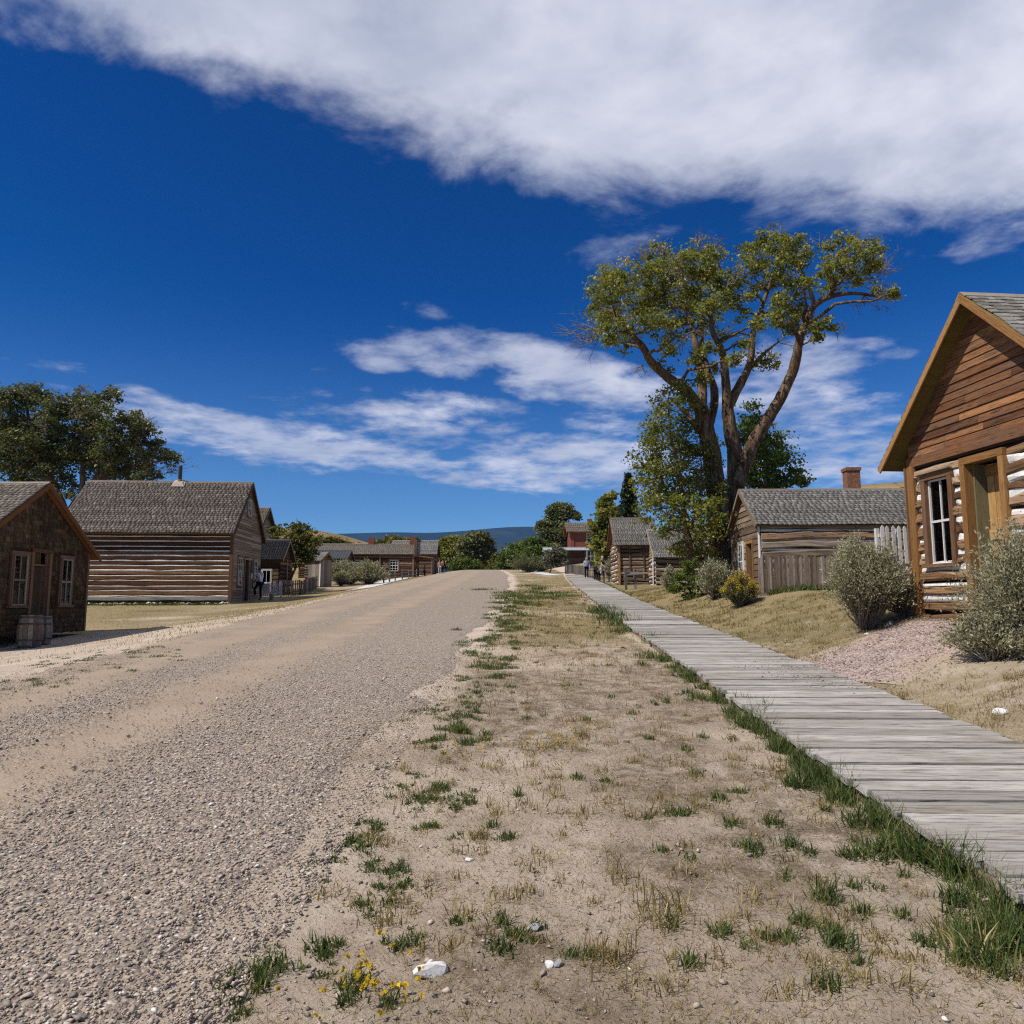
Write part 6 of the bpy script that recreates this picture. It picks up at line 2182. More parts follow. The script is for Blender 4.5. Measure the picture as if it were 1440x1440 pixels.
# patches along the road edge
for (px, py, r, h) in [(360, 1385, .10, .085), (340, 1415, .07, .06), (520, 1390, .10, .07), (565, 1328, .07, .08), (460, 1345, .06, .06), (460, 1375, .04, .04), (385, 1340, .04, .04), (510, 1180, .10, .06), (490, 1195, .09, .05), (525, 1165, .09, .06), (440, 1215, .05, .03), (480, 1210, .05, .04), (455, 1235, .05, .03), (600, 1125, .12, .06), (570, 1110, .10, .05), (620, 1110, .10, .06), (640, 1130, .08, .07), (655, 1125, .07, .07), (600, 1165, .08, .06), (590, 1090, .08, .04), (560, 1225, .08, .06), (525, 1222, .08, .06), (525, 1280, .08, .06), (545, 1250, .06, .05), (565, 1250, .07, .05), (580, 1315, .04, .04), (650, 1300, .05, .05), (720, 1320, .05, .05), (640, 1180, .05, .04),
                       (605, 1045, .14, .06), (630, 1035, .16, .09), (655, 1030, .15, .10), (590, 1000, .16, .05), (615, 1000, .14, .05), (660, 1000, .15, .07), (690, 965, .2, .08), (665, 980, .16, .06), (650, 960, .14, .05), (680, 935, .2, .08), (700, 940, .2, .10), (670, 905, .2, .06), (705, 910, .22, .10), (690, 900, .18, .07), (715, 880, .24, .09), (700, 870, .2, .07), (725, 860, .25, .09), (715, 850, .2, .07), (735, 840, .3, .09), (750, 830, .3, .08), (540, 1025, .05, .03), (475, 1110, .05, .03), (545, 1080, .05, .03)]:
    x, y = gp(px, py)
    for _ in range(7 if y < 7 else 9):
        rr2 = r * max(0.8, y / 9)
        yy = y + random.gauss(0, rr2 * (0.8 if y < 7 else 2.6))
        green.append((x + random.gauss(0, rr2 * 0.8), yy, rr2 * random.uniform(0.35, 0.75), h * random.uniform(0.6, 1.1) * max(1, y / 14)))
for i in range(230):
    y = 3.2 + 30 * random.random() ** 1.6
    t = random.random() ** 0.8
    x = road_r(y) - 0.05 + (walk_left(y) - road_r(y)) * t * 0.98
    if fbm(x * 0.7, y * 0.7, 88) < 0.44:
        continue
    green.append((x, y, random.uniform(.04, .08) * max(1, y / 12), random.uniform(.04, .09)))
for i in range(38):
    y = 3.0 + 9 * random.random()
    x = walk_left(y) - abs(random.gauss(0.05, 0.09))
    green.append((x, y, random.uniform(.07, .14), random.uniform(.10, .22)))
for i in range(200):
    y = 6 + 50 * random.random()
    x = walk_right(y) + random.uniform(0.02, 0.22)
    green.append((x, y, random.uniform(.06, .12) * max(1, y / 14), random.uniform(.05, .11)))
for (px, py) in [(110, 928), (150, 930), (190, 926), (60, 960), (90, 965), (40, 955), (120, 940), (170, 920), (210, 912)]:
    x, y = gp(px, py)
    for _ in range(10):
        green.append((x + random.gauss(0, 0.5), y + random.gauss(0, 0.5), random.uniform(.08, .16), random.uniform(.03, .06)))
for i in range(60):
    u = random.uniform(0.2, 8.3)
    p = HL.root.matrix_basis @ HL.side.p(u, 0, random.uniform(0.3, 0.9))
    green.append((p.x, p.y, 0.3, 0.16))
for i in range(16):
    p = f0 + (f1 - f0) * random.uniform(0, 0.62) + Vector((0, -random.uniform(0.1, 0.35), 0))
    green.append((p.x, p.y, 0.2, 0.24))
tufts(green, 185, 0.1, 0.1, 'green_grass', 'grass_green', 'green grass tufts along the boardwalk and the road edge', 0.0075, 0.75)

dry = []
for (px, py, r, h) in [(855, 1355, .16, .16), (870, 1235, .12, .15), (935, 1285, .18, .17), (915, 1300, .12, .14), (860, 1130, .16, .10), (780, 1050, .2, .10), (745, 1055, .16, .08), (820, 1040, .18, .12), (1195, 1295, .10, .1), (960, 1190, .10, .08), (1240, 1345, .08, .06), (1010, 1355, .10, .08), (1090, 1345, .06, .06), (650, 1060, .1, .1), (1100, 1085, .1, .1)]:
    x, y = gp(px, py)
    dry.append((x, y, r, h * 0.9))
for i in range(900):
    y = 3.0 + 42 * random.random() ** 1.5
    t = random.random()
    x = road_r(y) + 0.1 + (walk_left(y) - road_r(y) - 0.15) * t
    if fbm(x * 0.5, y * 0.4, 90) < 0.46 - 0.15 * float(sm(y, 10, 20)):
        continue
    dry.append((x, y, random.uniform(.05, .13) * max(1, y / 9), random.uniform(.04, .10)))
for i in range(1800):
    y = 6 + 30 * random.random() ** 1.3
    x = walk_right(y) + 0.1 + 4.5 * random.random()
    if 9.6 < y < 13.0 and x < 7 and abs((y - 10.4) - (x - 4.2) * 0.55) < 1.0:
        continue
    if fbm(x * 0.6, y * 0.6, 92) < 0.40:
        continue
    dry.append((x, y, random.uniform(.07, .16) * max(1, y / 11), random.uniform(.05, .13)))
tufts(dry, 62, 0.1, 0.1, 'dry_grass', 'grass_dry', 'dry straw-coloured grass tufts over the verge and the right yard', 0.0055, 0.65, (0.5, 0.22))
# thin scattered straw and short dead blades on the verge
n = 120000
ys_ = 2.6 + 16 * rng.random(n) ** 1.7
xs = road_r(ys_) + 0.05 + (walk_left(ys_) - road_r(ys_) - 0.05) * rng.random(n)
k_ = fbm(xs * 0.9, ys_ * 0.9, 95) + 0.3 * rng.random(n) > 0.56
xs, ys_ = xs[k_], ys_[k_]
blades(np.stack([xs, ys_, G(xs, ys_) - 0.004], -1), rng.uniform(0.02, 0.085, len(xs)), np.abs(rng.normal(1.15, 0.35, len(xs))), 0.0036, np.clip(rng.normal(0.45, 0.28, len(xs)), 0, 1), 'straw', 'grass_dry', 'fine dead straw scattered on the bare soil of the verge', simple=True)
# short lawn of dry grass on the left and far right
n = 30000
ys_ = 14 + 70 * rng.random(n) ** 1.2
xs = road_l(ys_) + 0.4 - 14 * rng.random(n) ** 1.3
k_ = (fbm(xs * 0.35, ys_ * 0.35, 97) + 0.3 * sm(ys_, 15, 28) + 0.2 * rng.random(n) > 0.60) & ~((xs < -13.0) & (ys_ < 23.3)) & ~((xs < -14.0) & (ys_ > 37.5) & (ys_ < 44))
xs, ys_ = xs[k_], ys_[k_]
blades(np.stack([xs, ys_, G(xs, ys_) - 0.01], -1), rng.uniform(0.04, 0.10, len(xs)), np.abs(rng.normal(0.3, 0.4, len(xs))), 0.016, np.clip(rng.normal(0.55, 0.25, len(xs)), 0, 1), 'dry_grass', 'grass_dry', 'short dry grass of the left verge before the cabins', simple=True)
# dry grass thickening up the verge, and in the right yard
n = 42000
ys_ = 5 + 64 * rng.random(n) ** 1.4
xs = road_r(ys_) + 0.2 + (walk_left(ys_) - road_r(ys_) - 0.2) * rng.random(n)
k_ = (fbm(xs * 0.8, ys_ * 0.45, 99) + 0.28 * sm(ys_, 7, 22) + 0.2 * rng.random(n) > 0.66) & (rng.random(n) < 0.25 + 0.75 * sm(ys_, 5, 16))
xs, ys_ = xs[k_], ys_[k_]
blades(np.stack([xs, ys_, G(xs, ys_) - 0.01], -1), rng.uniform(0.04, 0.11, len(xs)), np.abs(rng.normal(0.4, 0.4, len(xs))), 0.008, np.clip(rng.normal(0.6, 0.25, len(xs)), 0, 1), 'dry_grass', 'grass_dry', 'golden dry grass of the verge between road and boardwalk', simple=True)
n = 30000
ys_ = 5 + 40 * rng.random(n) ** 1.4
xs = walk_right(ys_) + 0.05 + 5 * rng.random(n) ** 1.2
k_ = (fbm(xs * 0.8, ys_ * 0.6, 101) + 0.25 * rng.random(n) > 0.56) & ~((ys_ > 9.0) & (ys_ < 13.5) & (np.abs((ys_ - 10.6) - (xs - 4.25) * 0.55) < 1.1)) & ~((xs > 8.2) & (ys_ > 24.8))
xs, ys_ = xs[k_], ys_[k_]
blades(np.stack([xs, ys_, G(xs, ys_) - 0.01], -1), rng.uniform(0.03, 0.10, len(xs)), np.abs(rng.normal(0.5, 0.4, len(xs))), 0.007, np.clip(rng.normal(0.55, 0.25, len(xs)), 0, 1), 'dry_grass', 'grass_dry', 'short dry grass of the yard right of the boardwalk', simple=True)
# yellow gumweed flowers
fl = []
for (px, py, n_) in [(520, 1392, 26), (500, 1400, 10), (790, 1050, 22), (760, 1060, 14), (820, 1035, 12), (640, 1066, 12), (675, 1052, 8)]:
    x, y = gp(px, py)
    for i in range(n_):
        xx, yy = x + random.gauss(0, .10 * max(1, y / 5)), y + random.gauss(0, .10 * max(1, y / 5))
        fl.append((xx, yy, g1(xx, yy) + random.uniform(0.03, 0.10)))
C = np.repeat(np.array(fl), 7, 0) + rng.normal(0, 0.006, (len(fl) * 7, 3))
V, F, R = leaf_quads(C, rng.normal(size=C.shape) + np.array([0, -.3, 1.2]), 0.016, 0.8)
tag(np_mesh('flowers', V, F, 'flower_yellow', None, R), 'small yellow gumweed flowers among the verge grass', 'flowers', kind='stuff')


# ------------------------------------------------------------------ loose gravel
def stones(x, y, size, mat, name, label, lift=0.0, tone=(0.5, 0.25), base=None):
    n = len(x)
    z = G(x, y) + lift if base is None else base
    c = np.stack([x, y, z + size * 0.18], -1)
    V = np.array([(1, 0, 0), (0, 1, 0), (-1, 0, 0), (0, -1, 0), (0, 0, 1), (0, 0, -1)], dtype=float)
    V = V[None] + rng.normal(0, 0.22, (n, 6, 3))
    V *= np.stack([rng.uniform(0.6, 1.2, n), rng.uniform(0.5, 0.95, n), rng.uniform(0.35, 0.7, n)], -1)[:, None, :] * (size * 0.62)[:, None, None]
    a = rng.uniform(0, 2 * np.pi, n)
    ca, sa = np.cos(a)[:, None], np.sin(a)[:, None]
    Xr, Yr = V[..., 0] * ca - V[..., 1] * sa, V[..., 0] * sa + V[..., 1] * ca
    V = np.stack([Xr, Yr, V[..., 2]], -1) + c[:, None, :]
    F = np.array([(0, 1, 4), (1, 2, 4), (2, 3, 4), (3, 0, 4), (1, 0, 5), (2, 1, 5), (3, 2, 5), (0, 3, 5)])
    F = (np.arange(n) * 6)[:, None, None] + F[None]
    rn = np.clip(rng.normal(tone[0], tone[1], n), 0, 1)
    o = np_mesh(name, V.reshape(-1, 3), F.reshape(-1, 3), mat, None, np.repeat(rn, 8))
    return tag(o, label, 'gravel', kind='stuff')


n = 140000
ys_ = 2.3 + 13.5 * rng.random(n) ** 1.8
xs = road_l(ys_) - 0.2 + (road_r(ys_) + 0.25 - road_l(ys_)) * rng.random(n)
vis = np.abs(xs) < 0.74 * ys_ + 0.6
c_ = xs - (road_l(ys_) + road_r(ys_)) / 2
tk = np.exp(-((c_ + 1.75) / 0.55) ** 2) + np.exp(-((c_ - 0.15) / 0.6) ** 2) + 0.7 * np.exp(-((c_ + 3.0) / 0.6) ** 2)
k_ = vis & (rng.random(n) > 0.55 * np.clip(tk, 0, 1) * sm(ys_, 2.6, 5.0) + 0.33 * np.clip(tk, 0, 1)) & (rng.random(n) > sm(ys_, 6, 15.5))
xs, ys_ = xs[k_], ys_[k_]
sz = np.clip(rng.lognormal(-4.45, 0.42, len(xs)), 0.005, 0.04)
stones(xs, ys_, sz, 'stone_bits', 'road_gravel', 'loose mixed gravel on the near part of the road', 0.016)
n = 6000
ys_ = 2.4 + 12 * rng.random(n) ** 1.5
t = rng.random(n) ** 2.0
xs = road_r(ys_) - 0.1 + (walk_left(ys_) - road_r(ys_)) * t
sz = np.clip(rng.lognormal(-4.6, 0.5, n), 0.004, 0.05)
stones(xs, ys_, sz, 'stone_bits', 'verge_pebbles', 'pebbles thinning out from the road across the verge', 0.0, (0.48, 0.22))
n = 6000
xs = 4.1 + 2.9 * rng.random(n)
ys_ = 10.6 + (xs - 4.25) * 0.55 + rng.normal(0, 0.85, n)
stones(xs, ys_, np.clip(rng.lognormal(-4.1, 0.4, n), 0.006, 0.04), 'stone_pink', 'path_gravel', 'loose pinkish gravel over the path to the log house', 0.012)
n = 700
xs = 2.9 + 1.4 * rng.beta(3, 1.4, n)
ys_ = 10.3 + rng.normal(0, 0.7, n)
k_ = (xs < walk_right(ys_) - 0.02) & (xs > walk_left(ys_))
xs, ys_ = xs[k_], ys_[k_]
stones(xs, ys_, np.clip(rng.lognormal(-4.3, 0.4, len(xs)), 0.006, 0.03), 'stone_pink', 'path_gravel', 'pink pebbles kicked onto the boardwalk planks', 0, base=np.interp(ys_, _ys, _hz) + BWH + 0.024)

# ------------------------------------------------------------------ rocks one can pick out


def rock(name, label, px, py, sx, sy, sz, mat, seed=1):
    x, y = gp(px, py)
    r_ = random.Random(seed)
    bm = bmesh.new()
    bmesh.ops.create_icosphere(bm, subdivisions=2, radius=1)
    # chip flat faces off a ball
    for k in range(9):
        d = Vector((r_.gauss(0, 1), r_.gauss(0, 1), r_.gauss(0, 1))).normalized()
        lim = r_.uniform(0.55, 0.82)
        for v in bm.verts:
            q = v.co.dot(d)
            if q > lim:
                v.co -= d * (q - lim)
    for v in bm.verts:
        v.co = Vector((v.co.x * sx, v.co.y * sy, v.co.z * sz)) * r_.uniform(0.96, 1.04)
    me = bpy.data.meshes.new(name)
    bm.to_mesh(me)
    bm.free()
    o = link_mesh(name, me, mat, None, Matrix.Translation((x, y, g1(x, y) + sz * 0.35)) @ Matrix.Rotation(r_.uniform(0, 0.8), 4, 'Z'))
    return tag(o, label, 'rock')


rock('rock', 'bright white angular rock low in the foreground', 607, 1370, 0.075, 0.045, 0.035, 'rock_white', 3)
rock('rock', 'small white stone just left of the bright white rock', 605, 1356, 0.02, 0.015, 0.013, 'rock_white', 4)
rock('rock', 'whitish stone, left one of a pair right of the bright white rock', 773, 1360, 0.026, 0.02, 0.018, 'rock_white', 5)
rock('rock', 'pale stone, right one of a pair right of the bright white rock', 786, 1358, 0.028, 0.02, 0.018, 'rock_grey', 6)
rock('rock', 'grey-blue stone lying in the middle of the foreground verge', 752, 1308, 0.036, 0.026, 0.02, 'rock_grey', 7)
rock('rock', 'small white chip in the verge above the stone pair', 660, 1212, 0.025, 0.018, 0.016, 'rock_white', 8)
rock('rock', 'grey stone lying on the pink path by the log house', 1252, 880, 0.10, 0.08, 0.07, 'rock_grey', 9)
rock('rock', 'small pale stone on the pink path', 1219, 893, 0.06, 0.04, 0.03, 'rock_white', 10)
rock('rock', 'white stone in dry grass at the right edge', 1404, 1004, 0.11, 0.08, 0.05, 'rock_white', 11)
rock('rock', 'pale stone by the rabbitbrush', 1036, 848, 0.14, 0.1, 0.08, 'rock_white', 12)


# ------------------------------------------------------------------ barrels
def barrel(name, label, loc, r, h, mat, rz=0, lid=True):
    root = empty(name, loc, (0, 0, rz), label, 'barrel')
    n = 16
    prof = [(0.82, 0.0), (0.93, 0.22), (0.99, 0.42), (1.0, 0.5), (0.99, 0.58), (0.93, 0.78), (0.82, 1.0)]
    for k in range(n):
        a0, a1 = 2 * math.pi * k / n + 0.012, 2 * math.pi * (k + 1) / n - 0.012
        mb = MB()
        for (q, z) in prof:
            for rr_, aa in ((r * q, a0), (r * q, a1), (r * q - 0.03, a1), (r * q - 0.03, a0)):
                mb.v.append((rr_ * math.cos(aa), rr_ * math.sin(aa), z * h))
        for i in range(len(prof) - 1):
            for j in range(4):
                j2 = (j + 1) % 4
                mb.f.append((i * 4 + j, i * 4 + j2, (i + 1) * 4 + j2, (i + 1) * 4 + j))
        mb.f.append((3, 2, 1, 0))
        e = (len(prof) - 1) * 4
        mb.f.append((e, e + 1, e + 2, e + 3))
        mb.build('stave', mat, root)
    for z in (0.06, 0.26, 0.74, 0.93):
        q = np.interp(z, [p[1] for p in prof], [p[0] for p in prof])
        MB().lathe([(r * q + 0.002, z * h - 0.022), (r * q + 0.010, z * h - 0.02), (r * q + 0.010, z * h + 0.02), (r * q + 0.002, z * h + 0.022)], 24).build('hoop', 'iron', root, True)
    if lid:
        MB().lathe([(r * 0.78, 0.95 * h), (r * 0.78, 0.97 * h)], 20).build('lid', mat, root)
    return root


bz1 = Vector((P(31, 870, 19.9).x + 0.15, 19.9, 0))
bz1.x = HS.root.location.x + 0.75
barrel('barrel', 'pale wooden barrel nearest the left edge by the shingle house', (bz1.x, 19.3, g1(bz1.x, 19.3)), 0.30, 0.85, 'board_tan')
barrel('barrel', 'dark hooped barrel beside the shingle house door', (bz1.x - 0.15, 20.0, g1(bz1.x - .15, 20.0)), 0.26, 0.78, 'board_grey', 0.2)
tbx = P(834, 806, 57.5)
barrel('barrel', 'wooden trash barrel with dark liner between the two walkers', (tbx.x, 57.5, g1(tbx.x, 57.5)), 0.36, 0.95, 'board_tan', 0.1, False)
MB().lathe([(0.30, 0.90), (0.31, 1.02), (0.27, 1.03), (0.26, 0.90)], 18).build('liner', 'cloth_denim', [o for o in COL.objects if o.name.startswith('barrel') and o.type == 'EMPTY'][-1], True)

# interpretive post beside the boardwalk
ip = at(890, 38.5)
sg = empty('sign_stand', ip, (0, 0, 0), 'dark wooden two-post sign stand in dry grass beside the boardwalk', 'sign')
beam(sg, 'post', (-0.34, 0, -.1), (-0.34, 0, 1.12), 0.12, 0.12, 'post_grey', (1, 0, 0))
beam(sg, 'post', (0.16, 0.1, -.1), (0.16, 0.1, 0.80), 0.10, 0.10, 'post_grey', (1, 0, 0))
beam(sg, 'cross_rail', (-0.40, 0.03, 0.30), (0.24, 0.12, 0.30), 0.06, 0.10, 'post_grey')
beam(sg, 'panel', (-0.30, 0.02, 0.80), (0.34, 0.06, 0.84), 0.34, 0.03, 'post_grey', (0, -.5, 1))
# short post by the big log house
pp = at(382, 41.0)
so = log(None, 'wooden_stump', pp + Vector((0, 0, -.05)), pp + Vector((0, 0, 0.34)), 0.22, 0.22, 'board_tan', (1, 0, 0), nseg=3)
tag(so, 'short weathered wooden stump in the grass before the white pickets', 'stump')


# ------------------------------------------------------------------ people
TMP = bpy.data.scenes.new('scratch')


def skin_mesh(name, verts, edges, radii, mat, parent, sub=1, roots=(0,)):
    me = bpy.data.meshes.new(name)
    me.from_pydata([Vector(v) for v in verts], edges, [])
    ob = bpy.data.objects.new(name + '_tmp', me)
    TMP.collection.objects.link(ob)
    ob.modifiers.new('s', 'SKIN')
    for i, r in enumerate(radii):
        d = me.skin_vertices[0].data[i]
        d.radius = (r, r) if not hasattr(r, '__len__') else r
        d.use_root = i in roots
    sb_ = ob.modifiers.new('u', 'SUBSURF')
    sb_.levels = sub
    sb_.render_levels = sub
    with bpy.context.temp_override(scene=TMP, view_layer=TMP.view_layers[0]):
        dg = bpy.context.evaluated_depsgraph_get()
        ev = ob.evaluated_get(dg)
        out = bpy.data.meshes.new_from_object(ev)
    bpy.data.objects.remove(ob)
    bpy.data.meshes.remove(me)
    out.name = name
    for p in out.polygons:
        p.use_smooth = True
    return link_mesh(name, out, mat, parent)


def person(label, loc, rz, h=1.75, pose=None, shirt='cloth_white', sleeves=0.5, trousers='cloth_black', short=False, hair='hair_dark', long_hair=False, build=1.0, group=None, extra=None):
    root = empty('person', loc, (0, 0, rz), label, 'person', group)
    root.scale = (h / 1.75,) * 3
    J = dict(pel=(0, 0, .96), spi=(0, .01, 1.14), che=(0, .0, 1.34), nec=(0, .01, 1.50), hd1=(0, .03, 1.585), hd2=(0, .03, 1.665), hd3=(0, .02, 1.715), nose=(0, .125, 1.60),
             lsh=(-.18, 0, 1.425), lel=(-.25, -.02, 1.14), lwr=(-.26, .09, .90), lha=(-.255, .13, .82),
             rsh=(.18, 0, 1.425), rel=(.25, -.02, 1.14), rwr=(.26, .09, .90), rha=(.255, .13, .82),
             lhi=(-.095, 0, .90), lkn=(-.11, .04, .50), lan=(-.115, 0, .09), lto=(-.13, .15, .035),
             rhi=(.095, 0, .90), rkn=(.11, .04, .50), ran=(.115, 0, .09), rto=(.13, .15, .035))
    if pose:
        J.update(pose)
    names = list(J)
    ix = {k: i for i, k in enumerate(names)}
    E_ = [('pel', 'spi'), ('spi', 'che'), ('che', 'nec'), ('nec', 'hd1'), ('hd1', 'hd2'), ('hd2', 'hd3'), ('hd1', 'nose')]
    for s in 'lr':
        E_ += [('che', s + 'sh'), (s + 'sh', s + 'el'), (s + 'el', s + 'wr'), (s + 'wr', s + 'ha'), ('pel', s + 'hi'), (s + 'hi', s + 'kn'), (s + 'kn', s + 'an'), (s + 'an', s + 'to')]
    b = build
    RAD = dict(pel=(.145 * b, .11 * b), spi=(.135 * b, .10 * b), che=(.155 * b, .11 * b), nec=.055, hd1=(.082, .095), hd2=(.085, .10), hd3=(.05, .06), nose=.018)
    for s in 'lr':
        RAD.update({s + 'sh': .062, s + 'el': .043, s + 'wr': .030, s + 'ha': (.036, .02), s + 'hi': .085 * b, s + 'kn': .056, s + 'an': .038, s + 'to': .034})
    V_ = [J[k] for k in names]
    R_ = [RAD[k] for k in names]
    Ed = [(ix[a], ix[c]) for a, c in E_]
    # fingers: short chains of their own rooted in each palm
    roots = [0]
    for s, sg_ in (('l', -1), ('r', 1)):
        ha, wr = Vector(J[s + 'ha']), Vector(J[s + 'wr'])
        d = (ha - wr).normalized()
        side = d.cross(Vector((1, 0, 0)))
        side = side.normalized() if side.length > .1 else Vector((0, 1, 0))
        for f in range(4):
            o_ = side * (f - 1.5) * 0.019
            l_ = (0.075, 0.085, 0.08, 0.062)[f]
            i0 = len(V_)
            roots.append(i0)
            V_ += [ha + o_, ha + o_ + d * l_ * .55, ha + o_ + d * l_ + Vector((-sg_ * .012, 0, 0))]
            R_ += [.009, .009, .007]
            Ed += [(i0, i0 + 1), (i0 + 1, i0 + 2)]
        i0 = len(V_)
        roots.append(i0)
        V_ += [wr.lerp(ha, .6), wr.lerp(ha, .8) + side * .045, ha + side * .06 + d * .02]
        R_ += [.011, .010, .008]
        Ed += [(i0, i0 + 1), (i0 + 1, i0 + 2)]
    skin_mesh('body', V_, Ed, R_, 'skin', root, 1, tuple(roots))

    def part(name, keys, edges, mat, grow, over=None):
        kk = list(keys)
        ii = {k: i for i, k in enumerate(kk)}
        vv = [over[k] if over and k in over else J[k] for k in kk]
        rr_ = []
        for k in kk:
            q = RAD.get(k, .05)
            rr_.append(tuple(x + grow for x in q) if hasattr(q, '__len__') else q + grow)
        return skin_mesh(name, vv, [(ii[a], ii[c]) for a, c in edges], rr_, mat, root, 1)
    ov = {}
    for s in 'lr':
        ov[s + 'el'] = Vector(J[s + 'sh']).lerp(Vector(J[s + 'el']), sleeves) if sleeves <= 1 else J[s + 'el']
        ov[s + 'wr'] = Vector(J[s + 'el']).lerp(Vector(J[s + 'wr']), min(1, max(0, sleeves - 1)))
    ks = ['spi', 'pel', 'che', 'lsh', 'lel', 'rsh', 'rel']
    es = [('pel', 'spi'), ('spi', 'che'), ('che', 'lsh'), ('lsh', 'lel'), ('che', 'rsh'), ('rsh', 'rel')]
    if sleeves > 1:
        ks += ['lwr', 'rwr']
        es += [('lel', 'lwr'), ('rel', 'rwr')]
    part('shirt', ks, es, MATS[shirt].name, .018, ov)
    ov2 = {}
    if short:
        for s in 'lr':
            ov2[s + 'an'] = Vector(J[s + 'kn']) + Vector((0, 0, -.02))
            ov2[s + 'kn'] = Vector(J[s + 'hi']).lerp(Vector(J[s + 'kn']), .55)
    RAD2 = {'lan': .075, 'ran': .075} if short else {'lan': .055, 'ran': .055}
    sv_ = {k: RAD[k] for k in RAD2}
    RAD.update(RAD2)
    if short:
        sk = RAD['lkn'], RAD['rkn']
        RAD['lkn'] = RAD['rkn'] = .08
    part('shorts' if short else 'trousers', ['pel', 'lhi', 'lkn', 'lan', 'rhi', 'rkn', 'ran'], [('pel', 'lhi'), ('lhi', 'lkn'), ('lkn', 'lan'), ('pel', 'rhi'), ('rhi', 'rkn'), ('rkn', 'ran')], MATS[trousers].name, .014, ov2)
    RAD.update(sv_)
    for s in 'lr':
        a, t_ = Vector(J[s + 'an']), Vector(J[s + 'to'])
        skin_mesh('shoe', [a + Vector((0, -.03, -.045)), a.lerp(t_, .5) + Vector((0, 0, -.01)), t_ + Vector((0, .02, 0))], [(0, 1), (1, 2)], [.048, .046, .036], 'shoe', root, 1)
    h1, h2, h3 = Vector(J['hd1']), Vector(J['hd2']), Vector(J['hd3'])
    hv = [h3 + Vector((0, -.005, .012)), h2 + Vector((0, -.035, .02)), h1 + Vector((0, -.055, .0))]
    hr_ = [(.07, .075), (.088, .085), (.075, .06)]
    he = [(0, 1), (1, 2)]
    if long_hair:
        hv.append(Vector(J['nec']) + Vector((0, -.07, -.05)))
        hr_.append((.07, .04))
        he.append((2, 3))
    skin_mesh('hair', hv, he, hr_, hair, root, 1)
    for sg_ in (-1, 1):
        skin_mesh('ear', [h1 + Vector((sg_ * .082, .0, -.01)), h1 + Vector((sg_ * .092, -.005, .03))], [(0, 1)], [.014, .018], 'skin', root, 1)
        skin_mesh('eye', [h1 + Vector((sg_ * .033, .098, .045)), h1 + Vector((sg_ * .033, .102, .047))], [(0, 1)], [.009, .009], 'hair_dark', root, 1)
    if extra == 'bag':
        skin_mesh('shoulder_bag', [(-.05, .17, 1.02), (.10, .18, 1.04), (.16, .14, 1.05)], [(0, 1), (1, 2)], [(.09, .08), (.10, .09), (.08, .07)], 'bag_tan', root, 1)
        MB().tube([Vector((-.16, .03, 1.48)), Vector((-.06, .15, 1.3)), Vector((.08, .19, 1.12))], .014, 6).build('bag_strap', 'bag_tan', root, True)
    if extra == 'pack':
        skin_mesh('backpack', [(0, -.19, 1.14), (0, -.21, 1.28), (0, -.17, 1.42)], [(0, 1), (1, 2)], [(.14, .09), (.15, .10), (.11, .07)], 'cloth_denim', root, 1)
    return root


# man in white T-shirt stepping up at the log house door (seen from behind, left)
m1 = P(362, 848, 41.6)
mz1 = g1(m1.x + .25, 41.6)
person('man in white T-shirt and dark jeans stepping up at the log house door', (m1.x + 0.10, 41.6, mz1), math.radians(72), 1.78,
       dict(lkn=(-.11, .26, .62), lan=(-.11, .20, .24), lto=(-.12, .35, .20), rel=(.22, .06, 1.15), rwr=(.16, .27, 1.02), rha=(.14, .34, 1.0), lel=(-.22, .06, 1.15), lwr=(-.14, .27, 1.02), lha=(-.12, .34, 1.0),
            hd1=(0, .06, 1.575), hd2=(0, .07, 1.655), hd3=(0, .06, 1.705), nose=(0, .155, 1.58)), 'cloth_white', 0.55, 'cloth_black')
# woman in blue jacket walking down the boardwalk
m2 = P(825, 812, 55.5)
zb2 = float(np.interp(55.5, _ys, _hz)) + BWH + 0.025
person('person in blue jacket and black trousers with tan shoulder bag on the boardwalk', (m2.x, 55.5, zb2), math.radians(172), 1.58,
       dict(lkn=(-.10, .10, .50), lan=(-.10, .02, .09), lto=(-.11, .17, .035), rkn=(.10, -.01, .51), ran=(.10, -.14, .11), rto=(.11, 0, .04), rel=(.23, .04, 1.16), rwr=(.12, .20, 1.08), rha=(.06, .24, 1.08)), 'cloth_lightblue', 1.9, 'cloth_black', hair='hair_blond', long_hair=True, extra='bag')
m3 = P(847, 816, 52.0)
zb3 = g1(m3.x, 52.0) if m3.x > walk_right(52.0) else float(np.interp(52.0, _ys, _hz)) + BWH + 0.025
person('grey-haired man in dark green shirt and pale shorts striding beside the boardwalk', (m3.x, 52.0, zb3), math.radians(-125), 1.84,
       dict(lkn=(-.11, .22, .52), lan=(-.11, .26, .10), lto=(-.12, .41, .06), rkn=(.11, -.06, .50), ran=(.11, -.30, .14), rto=(.12, -.18, .05), rel=(.27, .10, 1.16), rwr=(.34, .32, 1.02), rha=(.36, .39, .98), lel=(-.26, -.12, 1.16), lwr=(-.28, -.06, .92), lha=(-.28, -.03, .85)), 'cloth_green', 0.65, 'cloth_khaki', True, 'hair_grey', build=1.32, extra=None)
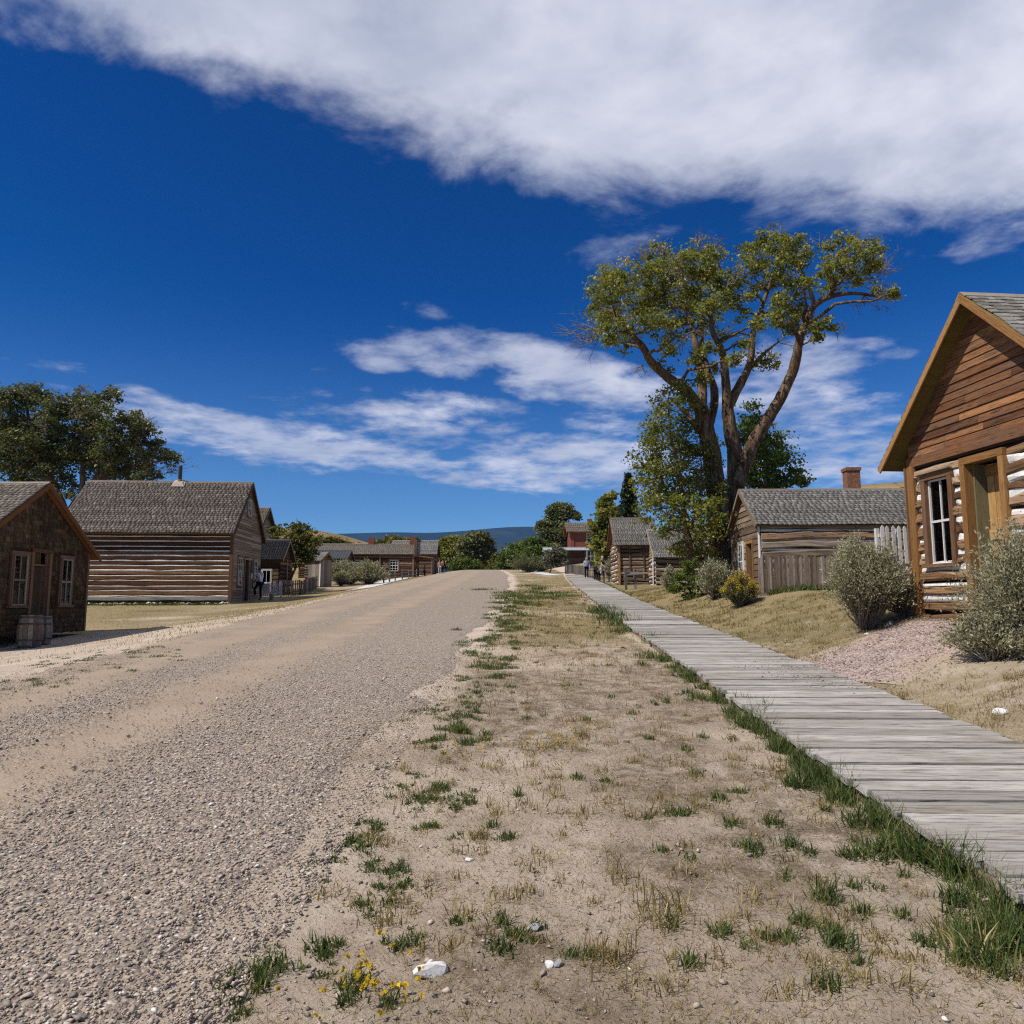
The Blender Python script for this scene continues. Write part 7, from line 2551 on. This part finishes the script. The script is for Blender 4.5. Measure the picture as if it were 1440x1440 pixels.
# far figures
m4 = P(597, 800, 91)
person('far person in light blue standing under the false-front porch', (m4.x, 91, HM.root.location.z + 0.05), math.radians(-70), 1.75, None, 'cloth_lightblue', 1.5, 'cloth_denim', hair='hair_blond')
for i, (px, sh, tr_, lb) in enumerate([(618, 'cloth_pink', 'cloth_khaki', 'far person in pink top, left of the group by the road crest'), (622, 'cloth_yellow', 'cloth_black', 'far person in pale yellow top, second in the group by the crest'), (626, 'cloth_black', 'cloth_black', 'far person in black, right of the group by the road crest')]):
    m5 = P(px, 800, 100)
    person(lb, (m5.x, 100 + i * 0.4, g1(m5.x, 100)), math.radians(200 + 40 * i), 1.7, None, sh, 0.6, tr_, group='visitors by the road crest')

# black dog at the man's heels
dgp = P(840, 818, 51.0)
zd = float(np.interp(51.0, _ys, _hz)) + BWH + 0.025
dog = empty('dog', (dgp.x, 51.0, zd), (0, 0, math.radians(150)), 'black dog trotting on the boardwalk beside the man', 'dog')
dv = dict(hip=(0, -.28, .50), mid=(0, 0, .49), che=(0, .24, .50), nck=(0, .38, .62), hd=(0, .47, .70), muz=(0, .60, .66), nos=(0, .65, .655), t1=(0, -.38, .56), t2=(0, -.52, .68), t3=(0, -.60, .80),
          e1=(-.05, .44, .77), e1b=(-.065, .43, .83), e2=(.05, .44, .77), e2b=(.065, .43, .83))
for s, sx in (('l', -1), ('r', 1)):
    k_ = 0.06 * sx
    dv.update({s + 'sh': (sx * .09, .25, .42), s + 'el': (sx * .09, .21, .30), s + 'cp': (sx * .09, .25 + k_, .15), s + 'fp': (sx * .09, .29 + k_, .02),
               s + 'th': (sx * .09, -.27, .42), s + 'kn': (sx * .09, -.18, .31), s + 'hk': (sx * .09, -.36 - k_, .18), s + 'bp': (sx * .09, -.32 - k_, .02)})
de_ = [('hip', 'mid'), ('mid', 'che'), ('che', 'nck'), ('nck', 'hd'), ('hd', 'muz'), ('muz', 'nos'), ('hip', 't1'), ('t1', 't2'), ('t2', 't3'), ('hd', 'e1'), ('e1', 'e1b'), ('hd', 'e2'), ('e2', 'e2b')]
for s in 'lr':
    de_ += [('che', s + 'sh'), (s + 'sh', s + 'el'), (s + 'el', s + 'cp'), (s + 'cp', s + 'fp'), ('hip', s + 'th'), (s + 'th', s + 'kn'), (s + 'kn', s + 'hk'), (s + 'hk', s + 'bp')]
dr = dict(hip=(.10, .11), mid=(.10, .10), che=(.12, .15), nck=.085, hd=.085, muz=.045, nos=.03, t1=.035, t2=.025, t3=.015, e1=.03, e1b=.012, e2=.03, e2b=.012)
for s in 'lr':
    dr.update({s + 'sh': .06, s + 'el': .042, s + 'cp': .03, s + 'fp': .034, s + 'th': .075, s + 'kn': .055, s + 'hk': .03, s + 'bp': .034})
dk = list(dv)
di = {k: i for i, k in enumerate(dk)}
skin_mesh('body', [dv[k] for k in dk], [(di[a], di[b]) for a, b in de_], [dr[k] for k in dk], 'fur_black', dog, 1)
skin_mesh('collar', [(0, .36, .58), (0, .37, .60)], [(0, 1)], [.095, .095], 'rust', dog, 1)

bpy.data.scenes.remove(TMP)

# ------------------------------------------------------------------ air between here and the mountains
hz_me = MB().box(-6800, 6800, -320, 9200, -160, 1100)
hz = hz_me.build('haze', None)
hm = bpy.data.materials.new('haze')
hm.use_nodes = True
ht = hm.node_tree
ht.nodes.clear()
ho = ht.nodes.new('ShaderNodeOutputMaterial')
hv_ = ht.nodes.new('ShaderNodeVolumePrincipled')
hv_.inputs['Color'].default_value = (0.10, 0.34, 0.95, 1)
hv_.inputs['Density'].default_value = 0.00005
hv_.inputs['Anisotropy'].default_value = 0.0
ht.links.new(hv_.outputs[0], ho.inputs['Volume'])
hz.data.materials.append(hm)
tag(hz, 'thin blue distance haze between the town and the mountains', 'haze', kind='stuff')
SC.cycles.volume_bounces = 0
